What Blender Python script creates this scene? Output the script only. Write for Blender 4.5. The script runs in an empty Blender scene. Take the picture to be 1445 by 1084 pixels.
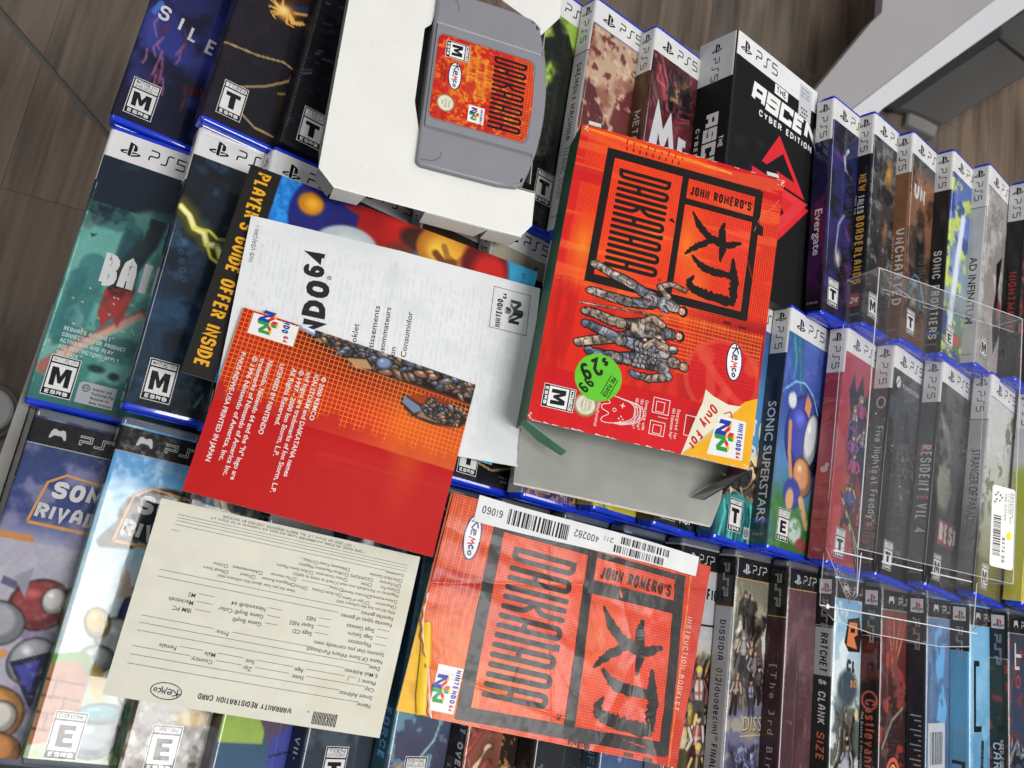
import bpy, math, random
import numpy as np
from mathutils import Matrix, Vector
from mathutils.geometry import tessellate_polygon

K = 0.001                      # everything below is written in millimetres
sc = bpy.context.scene
COL = sc.collection

# ------------------------------------------------------------------ camera
cam = bpy.data.cameras.new('camera')
cam.sensor_fit = 'HORIZONTAL'
cam.sensor_width = 36.0
cam.lens = 36.0 * 1287.1 / 1445.0
cam.clip_start = 0.02
cam.clip_end = 60
co = bpy.data.objects.new('camera', cam)
COL.objects.link(co)
R = np.array([[0.9159441, 0.1674555, 0.3646985], [0.2405364, -0.9565289, -0.1649083], [0.3212298, 0.2387701, -0.9164062]])
CP = np.array([79.39, -238.49, 513.25])
M = np.eye(4)
M[:3, 0] = R[0]; M[:3, 1] = -R[1]; M[:3, 2] = -R[2]; M[:3, 3] = CP * K
co.matrix_world = Matrix(M.tolist())
cam.dof.use_dof = True
cam.dof.focus_distance = 0.55
cam.dof.aperture_fstop = 18.0
sc.camera = co

# ------------------------------------------------------------------ world, lamps, exposure
w = bpy.data.worlds.new('World'); sc.world = w; w.use_nodes = True
bg = w.node_tree.nodes['Background']
wn, wl = w.node_tree.nodes, w.node_tree.links
wtc = wn.new('ShaderNodeTexCoord'); wsp = wn.new('ShaderNodeSeparateXYZ'); wmr = wn.new('ShaderNodeMapRange'); wcr = wn.new('ShaderNodeMix'); wcr.data_type = 'RGBA'
wl.new(wtc.outputs['Generated'], wsp.inputs[0]); wl.new(wsp.outputs['Z'], wmr.inputs[0])
wmr.inputs[1].default_value = -0.05; wmr.inputs[2].default_value = 0.75
wl.new(wmr.outputs[0], wcr.inputs[0])
wcr.inputs[6].default_value = (0.24, 0.245, 0.25, 1)      # shop shelves and walls all round
wcr.inputs[7].default_value = (0.95, 0.97, 1.0, 1)       # pale ceiling overhead
wl.new(wcr.outputs[2], bg.inputs[0])
bg.inputs[1].default_value = 0.27

def area(name, loc, size, energy, color=(1, 0.98, 0.95), target=(300, -150, 0)):
    l = bpy.data.lights.new(name, 'AREA'); l.shape = 'RECTANGLE'; l.size = size[0] * K; l.size_y = size[1] * K
    l.energy = energy; l.color = color
    o = bpy.data.objects.new(name, l); COL.objects.link(o)
    o.location = [c * K for c in loc]
    d = Vector(target) - Vector(loc)
    o.rotation_euler = d.to_track_quat('-Z', 'Y').to_euler()
    return o
for (lx, ly, sx, sy, en) in ((930, -480, 1050, 780, 43), (2100, 1500, 1200, 420, 17), (1000, 3300, 1200, 420, 20), (-1500, 500, 1200, 420, 14), (2900, -100, 1200, 420, 15), (-1200, -1900, 1200, 420, 10)):  # first panel follows the glare; the others are added for fill and reflections
    area('ceiling_and_fill_light', (lx, ly, 2050), (sx, sy), en, target=(lx, ly, 0))
sc.view_settings.view_transform = 'Standard'
sc.view_settings.look = 'None'
sc.view_settings.exposure = -0.02
sc.view_settings.gamma = 1.0
sc.cycles.transparent_max_bounces = 32
sc.cycles.max_bounces = 8

# ------------------------------------------------------------------ small helpers
def lin(c):
    c = np.asarray(c, float)
    return np.where(c <= 0.04045, c / 12.92, ((c + 0.055) / 1.055) ** 2.4)

def hx(s):
    s = s.lstrip('#')
    if len(s) == 3: s = ''.join(a * 2 for a in s)
    return tuple(int(s[i:i + 2], 16) / 255 for i in (0, 2, 4))

def C(c):
    return hx(c) if isinstance(c, str) else tuple(c)

WHITE = 'dedede'; BLACK = '141414'; PAPER = 'd9d9d6'

def link(o, parent=None):
    COL.objects.link(o)
    if parent is not None: o.parent = parent
    return o

def thing(name, label, cat, loc=(0, 0, 0), mat=None, group=None):
    o = bpy.data.objects.new(name, None); o.empty_display_size = 0.01
    COL.objects.link(o)
    if mat is not None: o.matrix_world = mat
    else: o.location = [c * K for c in loc]
    o['label'] = label; o['category'] = cat
    if group: o['group'] = group
    return o

def frame(org, ux, uy):
    ux = Vector(ux).normalized(); uy = Vector(uy); uy = (uy - ux * uy.dot(ux)).normalized(); uz = ux.cross(uy)
    m = Matrix.Identity(4)
    for i in range(3):
        m[i][0] = ux[i]; m[i][1] = uy[i]; m[i][2] = uz[i]; m[i][3] = org[i] * K
    return m

def mesh_obj(name, verts, faces, mat, parent=None, smooth=False, cols=None, alpha=None, uv=None):
    me = bpy.data.meshes.new(name)
    v = np.asarray(verts, dtype=np.float32) * K
    me.from_pydata(v.tolist(), [], faces)
    if cols is not None:
        ca = me.color_attributes.new('Col', 'FLOAT_COLOR', 'POINT')
        a = np.ones((len(v), 4), np.float32); a[:, :3] = lin(cols)
        if alpha is not None: a[:, 3] = alpha
        ca.data.foreach_set('color', a.ravel())
    if smooth: me.polygons.foreach_set('use_smooth', [True] * len(me.polygons))
    me.materials.append(mat)
    me.update()
    o = bpy.data.objects.new(name, me)
    return link(o, parent)

def grid_obj(name, P, cols, mat, parent=None, alpha=None, smooth=True, keep=None):
    """P (n,m,3) millimetres, cols (n,m,3) sRGB"""
    n, m = P.shape[:2]
    me = bpy.data.meshes.new(name)
    idx = np.arange(n * m).reshape(n, m)
    q = np.stack([idx[:-1, :-1], idx[1:, :-1], idx[1:, 1:], idx[:-1, 1:]], -1).reshape(-1, 4)
    if keep is not None: q = q[(keep[:-1, :-1] & keep[1:, 1:] & keep[1:, :-1] & keep[:-1, 1:]).reshape(-1)]
    nf = len(q)
    me.vertices.add(n * m); me.vertices.foreach_set('co', (P.reshape(-1, 3) * K).astype(np.float32).ravel())
    me.loops.add(nf * 4); me.loops.foreach_set('vertex_index', q.ravel().astype(np.int32))
    me.polygons.add(nf); me.polygons.foreach_set('loop_start', (np.arange(nf) * 4).astype(np.int32))
    try: me.polygons.foreach_set('loop_total', np.full(nf, 4, np.int32))
    except Exception: pass
    me.polygons.foreach_set('use_smooth', np.full(nf, smooth))
    ca = me.color_attributes.new('Col', 'FLOAT_COLOR', 'POINT')
    a = np.ones((n * m, 4), np.float32); a[:, :3] = lin(np.clip(cols.reshape(-1, 3), 0, 1))
    if alpha is not None: a[:, 3] = alpha.ravel()
    ca.data.foreach_set('color', a.ravel())
    me.materials.append(mat)
    me.update(); me.validate()
    return link(bpy.data.objects.new(name, me), parent)

# ------------------------------------------------------------------ materials
def new_mat(name):
    m = bpy.data.materials.new(name); m.use_nodes = True
    nt = m.node_tree
    return m, nt, nt.nodes['Principled BSDF'], nt.nodes, nt.links

def bump_noise(nt, b, scale, strength, detail=4, coord='Object', dist=0.001, coat=False):
    N, L = nt.nodes, nt.links
    tc = N.new('ShaderNodeTexCoord'); no = N.new('ShaderNodeTexNoise'); bp = N.new('ShaderNodeBump')
    no.inputs['Scale'].default_value = scale; no.inputs['Detail'].default_value = detail
    bp.inputs['Strength'].default_value = strength; bp.inputs['Distance'].default_value = dist
    L.new(tc.outputs[coord], no.inputs['Vector']); L.new(no.outputs['Fac'], bp.inputs['Height'])
    if not coat: L.new(bp.outputs['Normal'], b.inputs['Normal'])
    L.new(bp.outputs['Normal'], b.inputs['Coat Normal'])
    return no, bp

def print_mat(name, rough=0.5, coat=0.0, coat_rough=0.05, bscale=600, bstr=0.15, spec=0.5, wear=0.05, film_bump=None, gridp=None, gridc=None, gridw=0.12):
    m, nt, b, N, L = new_mat(name)
    at = N.new('ShaderNodeAttribute'); at.attribute_name = 'Col'
    col = at.outputs['Color']
    tc = N.new('ShaderNodeTexCoord')
    if gridp:
        sep = N.new('ShaderNodeSeparateXYZ'); L.new(tc.outputs['Object'], sep.inputs[0])
        outs = []
        for k in (0, 1):
            mu = N.new('ShaderNodeMath'); mu.operation = 'MULTIPLY'; mu.inputs[1].default_value = 1 / (gridp * K)
            L.new(sep.outputs[k], mu.inputs[0])
            fr = N.new('ShaderNodeMath'); fr.operation = 'FRACT'; L.new(mu.outputs[0], fr.inputs[0])
            lt = N.new('ShaderNodeMath'); lt.operation = 'LESS_THAN'; lt.inputs[1].default_value = gridw
            L.new(fr.outputs[0], lt.inputs[0]); outs.append(lt.outputs[0])
        mx = N.new('ShaderNodeMath'); mx.operation = 'MAXIMUM'; L.new(outs[0], mx.inputs[0]); L.new(outs[1], mx.inputs[1])
        am = N.new('ShaderNodeMath'); am.operation = 'SUBTRACT'; am.inputs[0].default_value = 1.0; L.new(at.outputs['Alpha'], am.inputs[1])
        fa = N.new('ShaderNodeMath'); fa.operation = 'MULTIPLY'; L.new(mx.outputs[0], fa.inputs[0]); L.new(am.outputs[0], fa.inputs[1])
        mi = N.new('ShaderNodeMix'); mi.data_type = 'RGBA'
        L.new(fa.outputs[0], mi.inputs[0]); L.new(col, mi.inputs[6]); mi.inputs[7].default_value = (*lin(C(gridc)), 1)
        col = mi.outputs[2]
    if name.startswith('sleeve'):
        h0 = N.new('ShaderNodeHueSaturation'); h0.inputs['Saturation'].default_value = 0.92; h0.inputs['Value'].default_value = 0.84; L.new(col, h0.inputs['Color']); col = h0.outputs['Color']
    if wear:
        nz = N.new('ShaderNodeTexNoise'); nz.inputs['Scale'].default_value = 90; nz.inputs['Detail'].default_value = 6
        L.new(tc.outputs['Object'], nz.inputs['Vector'])
        mr = N.new('ShaderNodeMapRange'); mr.inputs[1].default_value = 0.3; mr.inputs[2].default_value = 0.7
        mr.inputs[3].default_value = 1 - wear; mr.inputs[4].default_value = 1 + wear
        L.new(nz.outputs['Fac'], mr.inputs[0])
        hs = N.new('ShaderNodeHueSaturation'); L.new(mr.outputs[0], hs.inputs['Value']); L.new(col, hs.inputs['Color'])
        col = hs.outputs['Color']
    L.new(col, b.inputs['Base Color'])
    b.inputs['Roughness'].default_value = rough
    b.inputs['Specular IOR Level'].default_value = spec
    b.inputs['Coat Weight'].default_value = coat
    b.inputs['Coat Roughness'].default_value = coat_rough
    no, bp = bump_noise(nt, b, bscale, bstr, coat=False, dist=0.0002)
    if film_bump:
        n2 = N.new('ShaderNodeTexNoise'); n2.inputs['Scale'].default_value = film_bump[0]; n2.inputs['Detail'].default_value = 2; n2.inputs['Distortion'].default_value = 1.5
        L.new(tc.outputs['Object'], n2.inputs['Vector'])
        b2 = N.new('ShaderNodeBump'); b2.inputs['Strength'].default_value = film_bump[1]; b2.inputs['Distance'].default_value = 0.002
        L.new(n2.outputs['Fac'], b2.inputs['Height']); L.new(b2.outputs['Normal'], b.inputs['Coat Normal'])
        sc2 = N.new('ShaderNodeTexNoise'); sc2.inputs['Scale'].default_value = 220; sc2.inputs['Detail'].default_value = 8
        L.new(tc.outputs['Object'], sc2.inputs['Vector'])
        m2 = N.new('ShaderNodeMapRange'); m2.inputs[1].default_value = 0.45; m2.inputs[2].default_value = 0.75; m2.inputs[3].default_value = coat_rough; m2.inputs[4].default_value = coat_rough + 0.16
        L.new(sc2.outputs['Fac'], m2.inputs[0]); L.new(m2.outputs[0], b.inputs['Coat Roughness'])
    return m

M_FILM = print_mat('sleeve_print_under_film', 0.6, 0.9, 0.06, film_bump=(16, 0.16), spec=0.08)
M_WRAP = print_mat('sleeve_print_under_wrinkled_wrap', 0.6, 0.75, 0.06, film_bump=(30, 0.35), spec=0.08)
M_CARDBOX = print_mat('matte_box_print', 0.6, 0.05, 0.3, spec=0.15)
M_GLOSS = print_mat('gloss_paper_print', 0.6, 0.1, 0.3, spec=0.2, bscale=250, bstr=0.25)
M_MATTE = print_mat('matte_paper', 0.75, 0.0, spec=0.3, bscale=900, bstr=0.12, wear=0.02)
M_BOX = print_mat('box_front_print', 0.6, 0.06, 0.3, spec=0.15, gridp=1.45, gridc='e8501e', gridw=0.18, wear=0.06)
M_MAN = print_mat('booklet_cover_print', 0.55, 0.3, 0.2, spec=0.2, bscale=120, bstr=0.4, gridp=1.6, gridc='dc6a2e', gridw=0.2, film_bump=(26, 0.42), wear=0.1)
M_RED = print_mat('leaflet_back_print', 0.6, 0.04, 0.35, spec=0.15, gridp=2.6, gridc='e87a1c', gridw=0.13, wear=0.03)
M_CART = print_mat('cartridge_label_print', 0.5, 0.08, 0.3, spec=0.2, gridp=1.7, gridc='e06a20', gridw=0.14)

def plain(name, color, rough=0.5, metal=0.0, coat=0.0, bscale=300, bstr=0.1, trans=0.0, var=0.0, vscale=20, spec=0.5):
    m, nt, b, N, L = new_mat(name)
    b.inputs['Base Color'].default_value = (*lin(C(color)), 1)
    b.inputs['Roughness'].default_value = rough; b.inputs['Metallic'].default_value = metal
    b.inputs['Coat Weight'].default_value = coat; b.inputs['Specular IOR Level'].default_value = spec
    if trans: b.inputs['Transmission Weight'].default_value = trans
    bump_noise(nt, b, bscale, bstr, dist=0.0003)
    if var:
        tc = N.new('ShaderNodeTexCoord'); no = N.new('ShaderNodeTexNoise'); no.inputs['Scale'].default_value = vscale; no.inputs['Detail'].default_value = 6
        L.new(tc.outputs['Object'], no.inputs['Vector'])
        mr = N.new('ShaderNodeMapRange'); mr.inputs[1].default_value = 0.3; mr.inputs[2].default_value = 0.7; mr.inputs[3].default_value = 1 - var; mr.inputs[4].default_value = 1 + var
        L.new(no.outputs['Fac'], mr.inputs[0])
        mx = N.new('ShaderNodeHueSaturation'); mx.inputs['Color'].default_value = (*lin(C(color)), 1); L.new(mr.outputs[0], mx.inputs['Value'])
        L.new(mx.outputs['Color'], b.inputs['Base Color'])
    return m

M_BLUE = plain('blue_case_plastic', '1236c4', 0.14, coat=0.7, bscale=60, bstr=0.12, var=0.12, vscale=30)
M_BLUE.node_tree.nodes['Principled BSDF'].inputs['Subsurface Weight'].default_value = 0.0
M_GREY = plain('clear_grey_case_plastic', '5a5f68', 0.18, coat=0.8, bscale=60, bstr=0.12, var=0.15, vscale=60)
M_KBOX = plain('black_slipcase_card', '101014', 0.5)
M_BOARD = plain('grey_cardboard', '92958f', 0.8, bscale=500, bstr=0.5, var=0.09, vscale=45, spec=0.25)
M_BOARDW = plain('white_cardboard', 'd8d8d4', 0.65, bscale=420, bstr=0.45, var=0.035, vscale=25, spec=0.35)
M_EDGE = plain('torn_board_edge', 'c9c4b8', 0.85, bscale=1200, bstr=0.5, var=0.1, vscale=300)
M_GREEN = plain('green_printed_flap', '4f8f6f', 0.6, bscale=600, bstr=0.2, var=0.08, vscale=200)
M_GREEND = plain('dark_green_box_side', '1f5a3c', 0.5, var=0.25, vscale=300)
M_CARTG = plain('grey_cartridge_plastic', '7c7d84', 0.4, bscale=1300, bstr=0.35, var=0.05, vscale=40)
M_METAL = plain('brushed_metal_rail', '8c8a86', 0.42, metal=0.7, bscale=200, bstr=0.3, var=0.15, vscale=60)
M_PANEL = plain('grey_painted_panel', 'a09d9f', 0.6, var=0.03, vscale=3)
M_PANELL = plain('light_panel_edge', 'd2d2d6', 0.5, var=0.03, vscale=3)
M_BEAM = plain('dark_grey_painted_steel', '4b4a48', 0.45, var=0.06, vscale=6)
M_BEAML = plain('mid_grey_foot_cap', '7d7b78', 0.5, var=0.06, vscale=9)
M_SHADE = plain('dark_tray_bottom', '26262a', 0.7)

def wood_mat(name, base, dark, seed):
    m, nt, b, N, L = new_mat(name)
    tc = N.new('ShaderNodeTexCoord'); mp = N.new('ShaderNodeMapping')
    mp.inputs['Scale'].default_value = (26, 2.0, 1); mp.inputs['Location'].default_value = (seed * 3.1, seed * 1.7, 0)
    L.new(tc.outputs['Object'], mp.inputs['Vector'])
    n1 = N.new('ShaderNodeTexNoise'); n1.inputs['Scale'].default_value = 1.0; n1.inputs['Detail'].default_value = 8; n1.inputs['Distortion'].default_value = 1.2
    L.new(mp.outputs[0], n1.inputs['Vector'])
    mp2 = N.new('ShaderNodeMapping'); mp2.inputs['Scale'].default_value = (120, 5, 1); L.new(tc.outputs['Object'], mp2.inputs['Vector'])
    n2 = N.new('ShaderNodeTexNoise'); n2.inputs['Scale'].default_value = 1.0; n2.inputs['Detail'].default_value = 4; L.new(mp2.outputs[0], n2.inputs['Vector'])
    wv = N.new('ShaderNodeTexWave'); wv.wave_type = 'RINGS'; wv.inputs['Scale'].default_value = 0.9; wv.inputs['Distortion'].default_value = 6; wv.inputs['Detail'].default_value = 3
    mp3 = N.new('ShaderNodeMapping'); mp3.inputs['Scale'].default_value = (9, 1.2, 1); mp3.inputs['Location'].default_value = (seed, -seed * 2, 0); L.new(tc.outputs['Object'], mp3.inputs['Vector']); L.new(mp3.outputs[0], wv.inputs['Vector'])
    a1 = N.new('ShaderNodeMath'); a1.operation = 'MULTIPLY_ADD'; a1.inputs[1].default_value = 0.45; L.new(n2.outputs['Fac'], a1.inputs[0]); L.new(n1.outputs['Fac'], a1.inputs[2])
    a2 = N.new('ShaderNodeMath'); a2.operation = 'MULTIPLY_ADD'; a2.inputs[1].default_value = 0.16; L.new(wv.outputs['Fac'], a2.inputs[0]); L.new(a1.outputs[0], a2.inputs[2])
    cr = N.new('ShaderNodeValToRGB'); cr.color_ramp.elements[0].position = 0.55; cr.color_ramp.elements[1].position = 0.98
    cr.color_ramp.elements[0].color = (*lin(C(dark)), 1); cr.color_ramp.elements[1].color = (*lin(C(base)), 1)
    L.new(a2.outputs[0], cr.inputs[0]); L.new(cr.outputs[0], b.inputs['Base Color'])
    b.inputs['Roughness'].default_value = 0.6
    return m
M_WOODS = [wood_mat('wood_look_plank_%s' % n, a, d, i * 2.3 + 1) for i, (n, a, d) in enumerate([('brown', '6f5f51', '3f342b'), ('warm_brown', '756252', '42362c'), ('grey_brown', '6b5e51', '3b322b')])]
M_GROUT = plain('grey_grout', '55524f', 0.8)

def film_mat(name, haze=0.05, tint='ffffff', gl=0.06):
    m = bpy.data.materials.new(name); m.use_nodes = True
    nt = m.node_tree; N, L = nt.nodes, nt.links
    N.remove(N['Principled BSDF']); out = N['Material Output']
    tr = N.new('ShaderNodeBsdfTransparent'); tr.inputs[0].default_value = (*lin(C(tint)), 1)
    g = N.new('ShaderNodeBsdfGlossy'); g.inputs['Roughness'].default_value = gl
    d = N.new('ShaderNodeBsdfDiffuse'); d.inputs[0].default_value = (0.8, 0.8, 0.82, 1)
    tc = N.new('ShaderNodeTexCoord'); no = N.new('ShaderNodeTexNoise'); no.inputs['Scale'].default_value = 14; no.inputs['Detail'].default_value = 3; no.inputs['Distortion'].default_value = 1
    L.new(tc.outputs['Object'], no.inputs['Vector'])
    bp = N.new('ShaderNodeBump'); bp.inputs['Strength'].default_value = 0.12; bp.inputs['Distance'].default_value = 0.003
    L.new(no.outputs['Fac'], bp.inputs['Height']); L.new(bp.outputs[0], g.inputs['Normal'])
    fr = N.new('ShaderNodeLayerWeight'); fr.inputs[0].default_value = 0.5
    L.new(bp.outputs[0], fr.inputs['Normal'])
    pw = N.new('ShaderNodeMath'); pw.operation = 'POWER'; pw.inputs[1].default_value = 4.0; L.new(fr.outputs['Facing'], pw.inputs[0])
    mr = N.new('ShaderNodeMath'); mr.operation = 'MULTIPLY_ADD'; mr.inputs[1].default_value = 0.9; mr.inputs[2].default_value = 0.05; L.new(pw.outputs[0], mr.inputs[0])
    m1 = N.new('ShaderNodeMixShader'); m1.inputs[0].default_value = haze
    # scuffs
    n2 = N.new('ShaderNodeTexNoise'); n2.inputs['Scale'].default_value = 420; n2.inputs['Detail'].default_value = 5; n2.inputs['Roughness'].default_value = 0.8
    n3 = N.new('ShaderNodeTexNoise'); n3.inputs['Scale'].default_value = 16; n3.inputs['Detail'].default_value = 2
    L.new(tc.outputs['Object'], n2.inputs['Vector']); L.new(tc.outputs['Object'], n3.inputs['Vector'])
    r2 = N.new('ShaderNodeMapRange'); r2.inputs[1].default_value = 0.6; r2.inputs[2].default_value = 0.72; r2.inputs[3].default_value = 0; r2.inputs[4].default_value = 0.75; L.new(n2.outputs['Fac'], r2.inputs[0])
    r3 = N.new('ShaderNodeMapRange'); r3.inputs[1].default_value = 0.5; r3.inputs[2].default_value = 0.72; L.new(n3.outputs['Fac'], r3.inputs[0])
    mm = N.new('ShaderNodeMath'); mm.operation = 'MULTIPLY'; L.new(r2.outputs[0], mm.inputs[0]); L.new(r3.outputs[0], mm.inputs[1])
    ad = N.new('ShaderNodeMath'); ad.operation = 'ADD'; ad.inputs[1].default_value = haze; L.new(mm.outputs[0], ad.inputs[0]); L.new(ad.outputs[0], m1.inputs[0])
    L.new(tr.outputs[0], m1.inputs[1]); L.new(d.outputs[0], m1.inputs[2])
    m2 = N.new('ShaderNodeMixShader'); L.new(mr.outputs[0], m2.inputs[0]); L.new(m1.outputs[0], m2.inputs[1]); L.new(g.outputs[0], m2.inputs[2])
    L.new(m2.outputs[0], out.inputs[0])
    return m
M_CLEAR = film_mat('clear_box_film', 0.022)
M_CREASE = film_mat('clear_film_crease', 0.6, gl=0.3)  # edge creases coloured pale for the highlights along the folds
M_HAZY = film_mat('hazy_side_film', 0.09)

# ------------------------------------------------------------------ stroke lettering
G = {
'A': "0,0 0,9r 9,9r 9,0|0,3.6 9,3.6", 'B': "0,0 0,9 8.4,9r 8.4,4.8r 0,4.8|0,4.8 9,4.8r 9,0r 0,0", 'C': "9,6.2 9,9r 0,9r 0,0r 9,0r 9,2.8",
'D': "0,0 0,9 9,9r 9,0r z", 'E': "9,9 0,9 0,0 9,0|0,4.7 8,4.7", 'F': "9,9 0,9 0,0|0,4.6 8,4.6", 'G': "9,6.6 9,9r 0,9r 0,0r 9,0r 9,4.3 5,4.3",
'H': "0,0 0,9|9,0 9,9|0,4.6 9,4.6", 'I': "0,0 0,9", 'J': "9,9 9,0r 0,0r 0,2.4", 'K': "0,0 0,9|9,9 0.6,4|3,5.4 9,0", 'L': "0,9 0,0 9,0",
'M': "0,0 0,9 4.5,2 9,9 9,0", 'N': "0,0 0,9 9,0 9,9", 'O': "4.5,9 9,9r 9,0r 0,0r 0,9r z", 'P': "0,0 0,9 9,9r 9,4.2r 0,4.2",
'Q': "4.5,9 9,9r 9,0r 0,0r 0,9r z|5.5,2.5 9.4,-0.8", 'R': "0,0 0,9 9,9r 9,4.4r 0,4.4|5,4.4 9,0", 'S': "9,6.6 9,9r 0,9r 0,4.7r 9,4.7r 9,0r 0,0r 0,2.4",
'T': "0,9 9,9|4.5,9 4.5,0", 'U': "0,9 0,0r 9,0r 9,9", 'V': "0,9 4.5,0 9,9", 'W': "0,9 2.4,0 4.5,7.6 6.6,0 9,9", 'X': "0,0 9,9|0,9 9,0",
'Y': "0,9 4.5,4.2 9,9|4.5,4.2 4.5,0", 'Z': "0,9 9,9 0,0 9,0",
'a': "0.6,6.2 8.6,6.4r 8.6,0|8.6,3.7 0,3.7r 0,0r 8.6,0.2", 'b': "0,9 0,0|0,6.4 8.6,6.4r 8.6,0r 0,0", 'c': "8.4,4.6 8.4,6.4r 0,6.4r 0,0r 8.4,0r 8.4,1.8",
'd': "8.6,9 8.6,0|8.6,6.4 0,6.4r 0,0r 8.6,0", 'e': "0,3.2 8.6,3.2 8.6,6.4r 0,6.4r 0,0r 8.4,0r 8.4,1.4", 'f': "2,0 2,9r 8,9|-1,6.2 7,6.2",
'g': "8.6,6.4 8.6,-2.6r 0.4,-2.6|8.6,6.4 0,6.4r 0,0.2r 8.6,0.2", 'h': "0,9 0,0|0,6.2 8.6,6.4r 8.6,0", 'i': "0,0 0,6.4|0,8.2 0,9.2", 'j': "0,6.4 0,-2.4|0,8.2 0,9.2",
'k': "0,9 0,0|8,6.4 0.6,2.8|3,4 8.4,0", 'l': "0,0 0,9", 'm': "0,6.4 0,0|0,6.4 4.7,6.4r 4.7,0|4.7,6.4 9.4,6.4r 9.4,0", 'n': "0,6.4 0,0|0,6.3 8.6,6.4r 8.6,0",
'o': "4.4,6.4 8.8,6.4r 8.8,0r 0,0r 0,6.4r z", 'p': "0,6.4 0,-2.6|0,6.4 8.6,6.4r 8.6,0r 0,0", 'q': "8.6,6.4 8.6,-2.6|8.6,6.4 0,6.4r 0,0r 8.6,0", 'r': "0,6.4 0,0|0,5.8 6,6.4r 6.4,5.4",
's': "8,5 8,6.4r 0,6.4r 0,3.3r 8,3.3r 8,0r 0,0r 0,1.4", 't': "3,8.8 3,0r 8.5,0|-1.5,6.3 8.5,6.3", 'u': "0,6.4 0,0r 8.6,0r|8.6,6.4 8.6,0", 'v': "0,6.4 4.2,0 8.4,6.4",
'w': "0,6.4 2.2,0 4.5,5.6 6.8,0 9,6.4", 'x': "0,6.4 8.4,0|0,0 8.4,6.4", 'y': "0,6.4 4.2,0|8.4,6.4 3.2,-2.6 0.6,-2.6", 'z': "0,6.4 8,6.4 0,0 8,0",
'0': "4.5,9 8.4,9r 8.4,0r 0,0r 0,9r z", '1': "0.4,6.8 3.4,9 3.4,0", '2': "0,6.8 0,9r 8.4,9r 8.4,4.8 0,0 8.6,0", '3': "0,9 8.4,9r 8.4,4.8r 2.6,4.8|3,4.8 8.4,4.8r 8.4,0r 0,0r 0,1.8",
'4': "6.4,0 6.4,9 0,2.8 9,2.8", '5': "8.2,9 0.6,9 0.6,5.2 8.4,5.4r 8.4,0r 0,0r 0,1.8", '6': "8,7.6 8,9r 0,9r 0,0r 8.4,0r 8.4,5.2r 0.6,5.2", '7': "0,9 8.4,9 3,0",
'8': "4.2,9 8,9r 8,4.8r 0.4,4.8r 0.4,9r z|4.2,4.8 8.6,4.8r 8.6,0r 0,0r 0,4.6r", '9': "8.4,4 0.2,4r 0.2,9r 8.4,9r 8.4,0r 0.4,0r 0.4,1.6",
'.': "0,0 0,0.9", ',': "0.8,0.9 0,-1.4", '-': "0,4 9,4", "'": "0,9.4 0,6", '"': "0,9 0,6.6|3,9 3,6.6", ':': "0,0 0,1.1|0,5 0,6.1", ';': "0.6,1 0,-1.2|0.6,5 0.6,6.1",
'(': "3.4,9.6 0,9.6r 0,-1.6r 3.4,-1.6", ')': "0,9.6 3.4,9.6r 3.4,-1.6r 0,-1.6", '[': "3,9.6 0,9.6 0,-1.4 3,-1.4", ']': "0,9.6 3,9.6 3,-1.4 0,-1.4", '!': "0,2.8 0,9|0,0 0,1",
'&': "8.6,0 1.4,6.6 1.4,9r 6.6,9r 6.6,6.6 0,3.4r 0,0r 6.6,0r 8.6,4", '/': "0,-1 5,10", '+': "0,4.4 8,4.4|4,0.8 4,8", '$': "8.6,6.6 8.6,8.4r 0,8.4r 0,4.7r 8.6,4.7r 8.6,0.6r 0,0.6r 0,2.4|4.3,-1 4.3,10",
'?': "0,6.6 0,9r 7.6,9r 7.6,5.4 3.8,4 3.8,2.6|3.8,0 3.8,1", '*': "0,5 5,8|0,8 5,5|2.5,4.4 2.5,8.8", '_': "0,0 9,0", '=': "0,3 7,3|0,6 7,6",
}
GW = {'I': 0.0, 'i': 0.0, 'l': 0.0, 'j': 0.0, '.': 0.02, ',': 0.1, "'": 0.0, ':': 0.0, ';': .08, '!': 0.0, '(': .42, ')': .42, '[': .36, ']': .36, 'M': 1.25, 'W': 1.45, 'm': 1.4, 'w': 1.25,
      '1': 0.5, 'f': .7, 't': .74, 'r': .6, '-': .5, '/': .55, '*': .5, '"': .34, 's': .82, 'c': .86, 'z': .85, 'a': .88, 'e': .9, 'v': .9, 'y': .9, 'x': .9, 'k': .9, 'E': .88, 'F': .84, 'L': .82, 'J': .8, 'T': .95}
_parsed = {}
def glyph(ch):
    if ch not in _parsed:
        out = []
        for st in G[ch].split('|'):
            pts = []; closed = False
            for t in st.split():
                if t == 'z': closed = True; continue
                r = t.endswith('r'); a, b_ = t.rstrip('r').split(',')
                pts.append((float(a), float(b_), r))
            out.append((pts, closed))
        _parsed[ch] = out
    return _parsed[ch]

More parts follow.
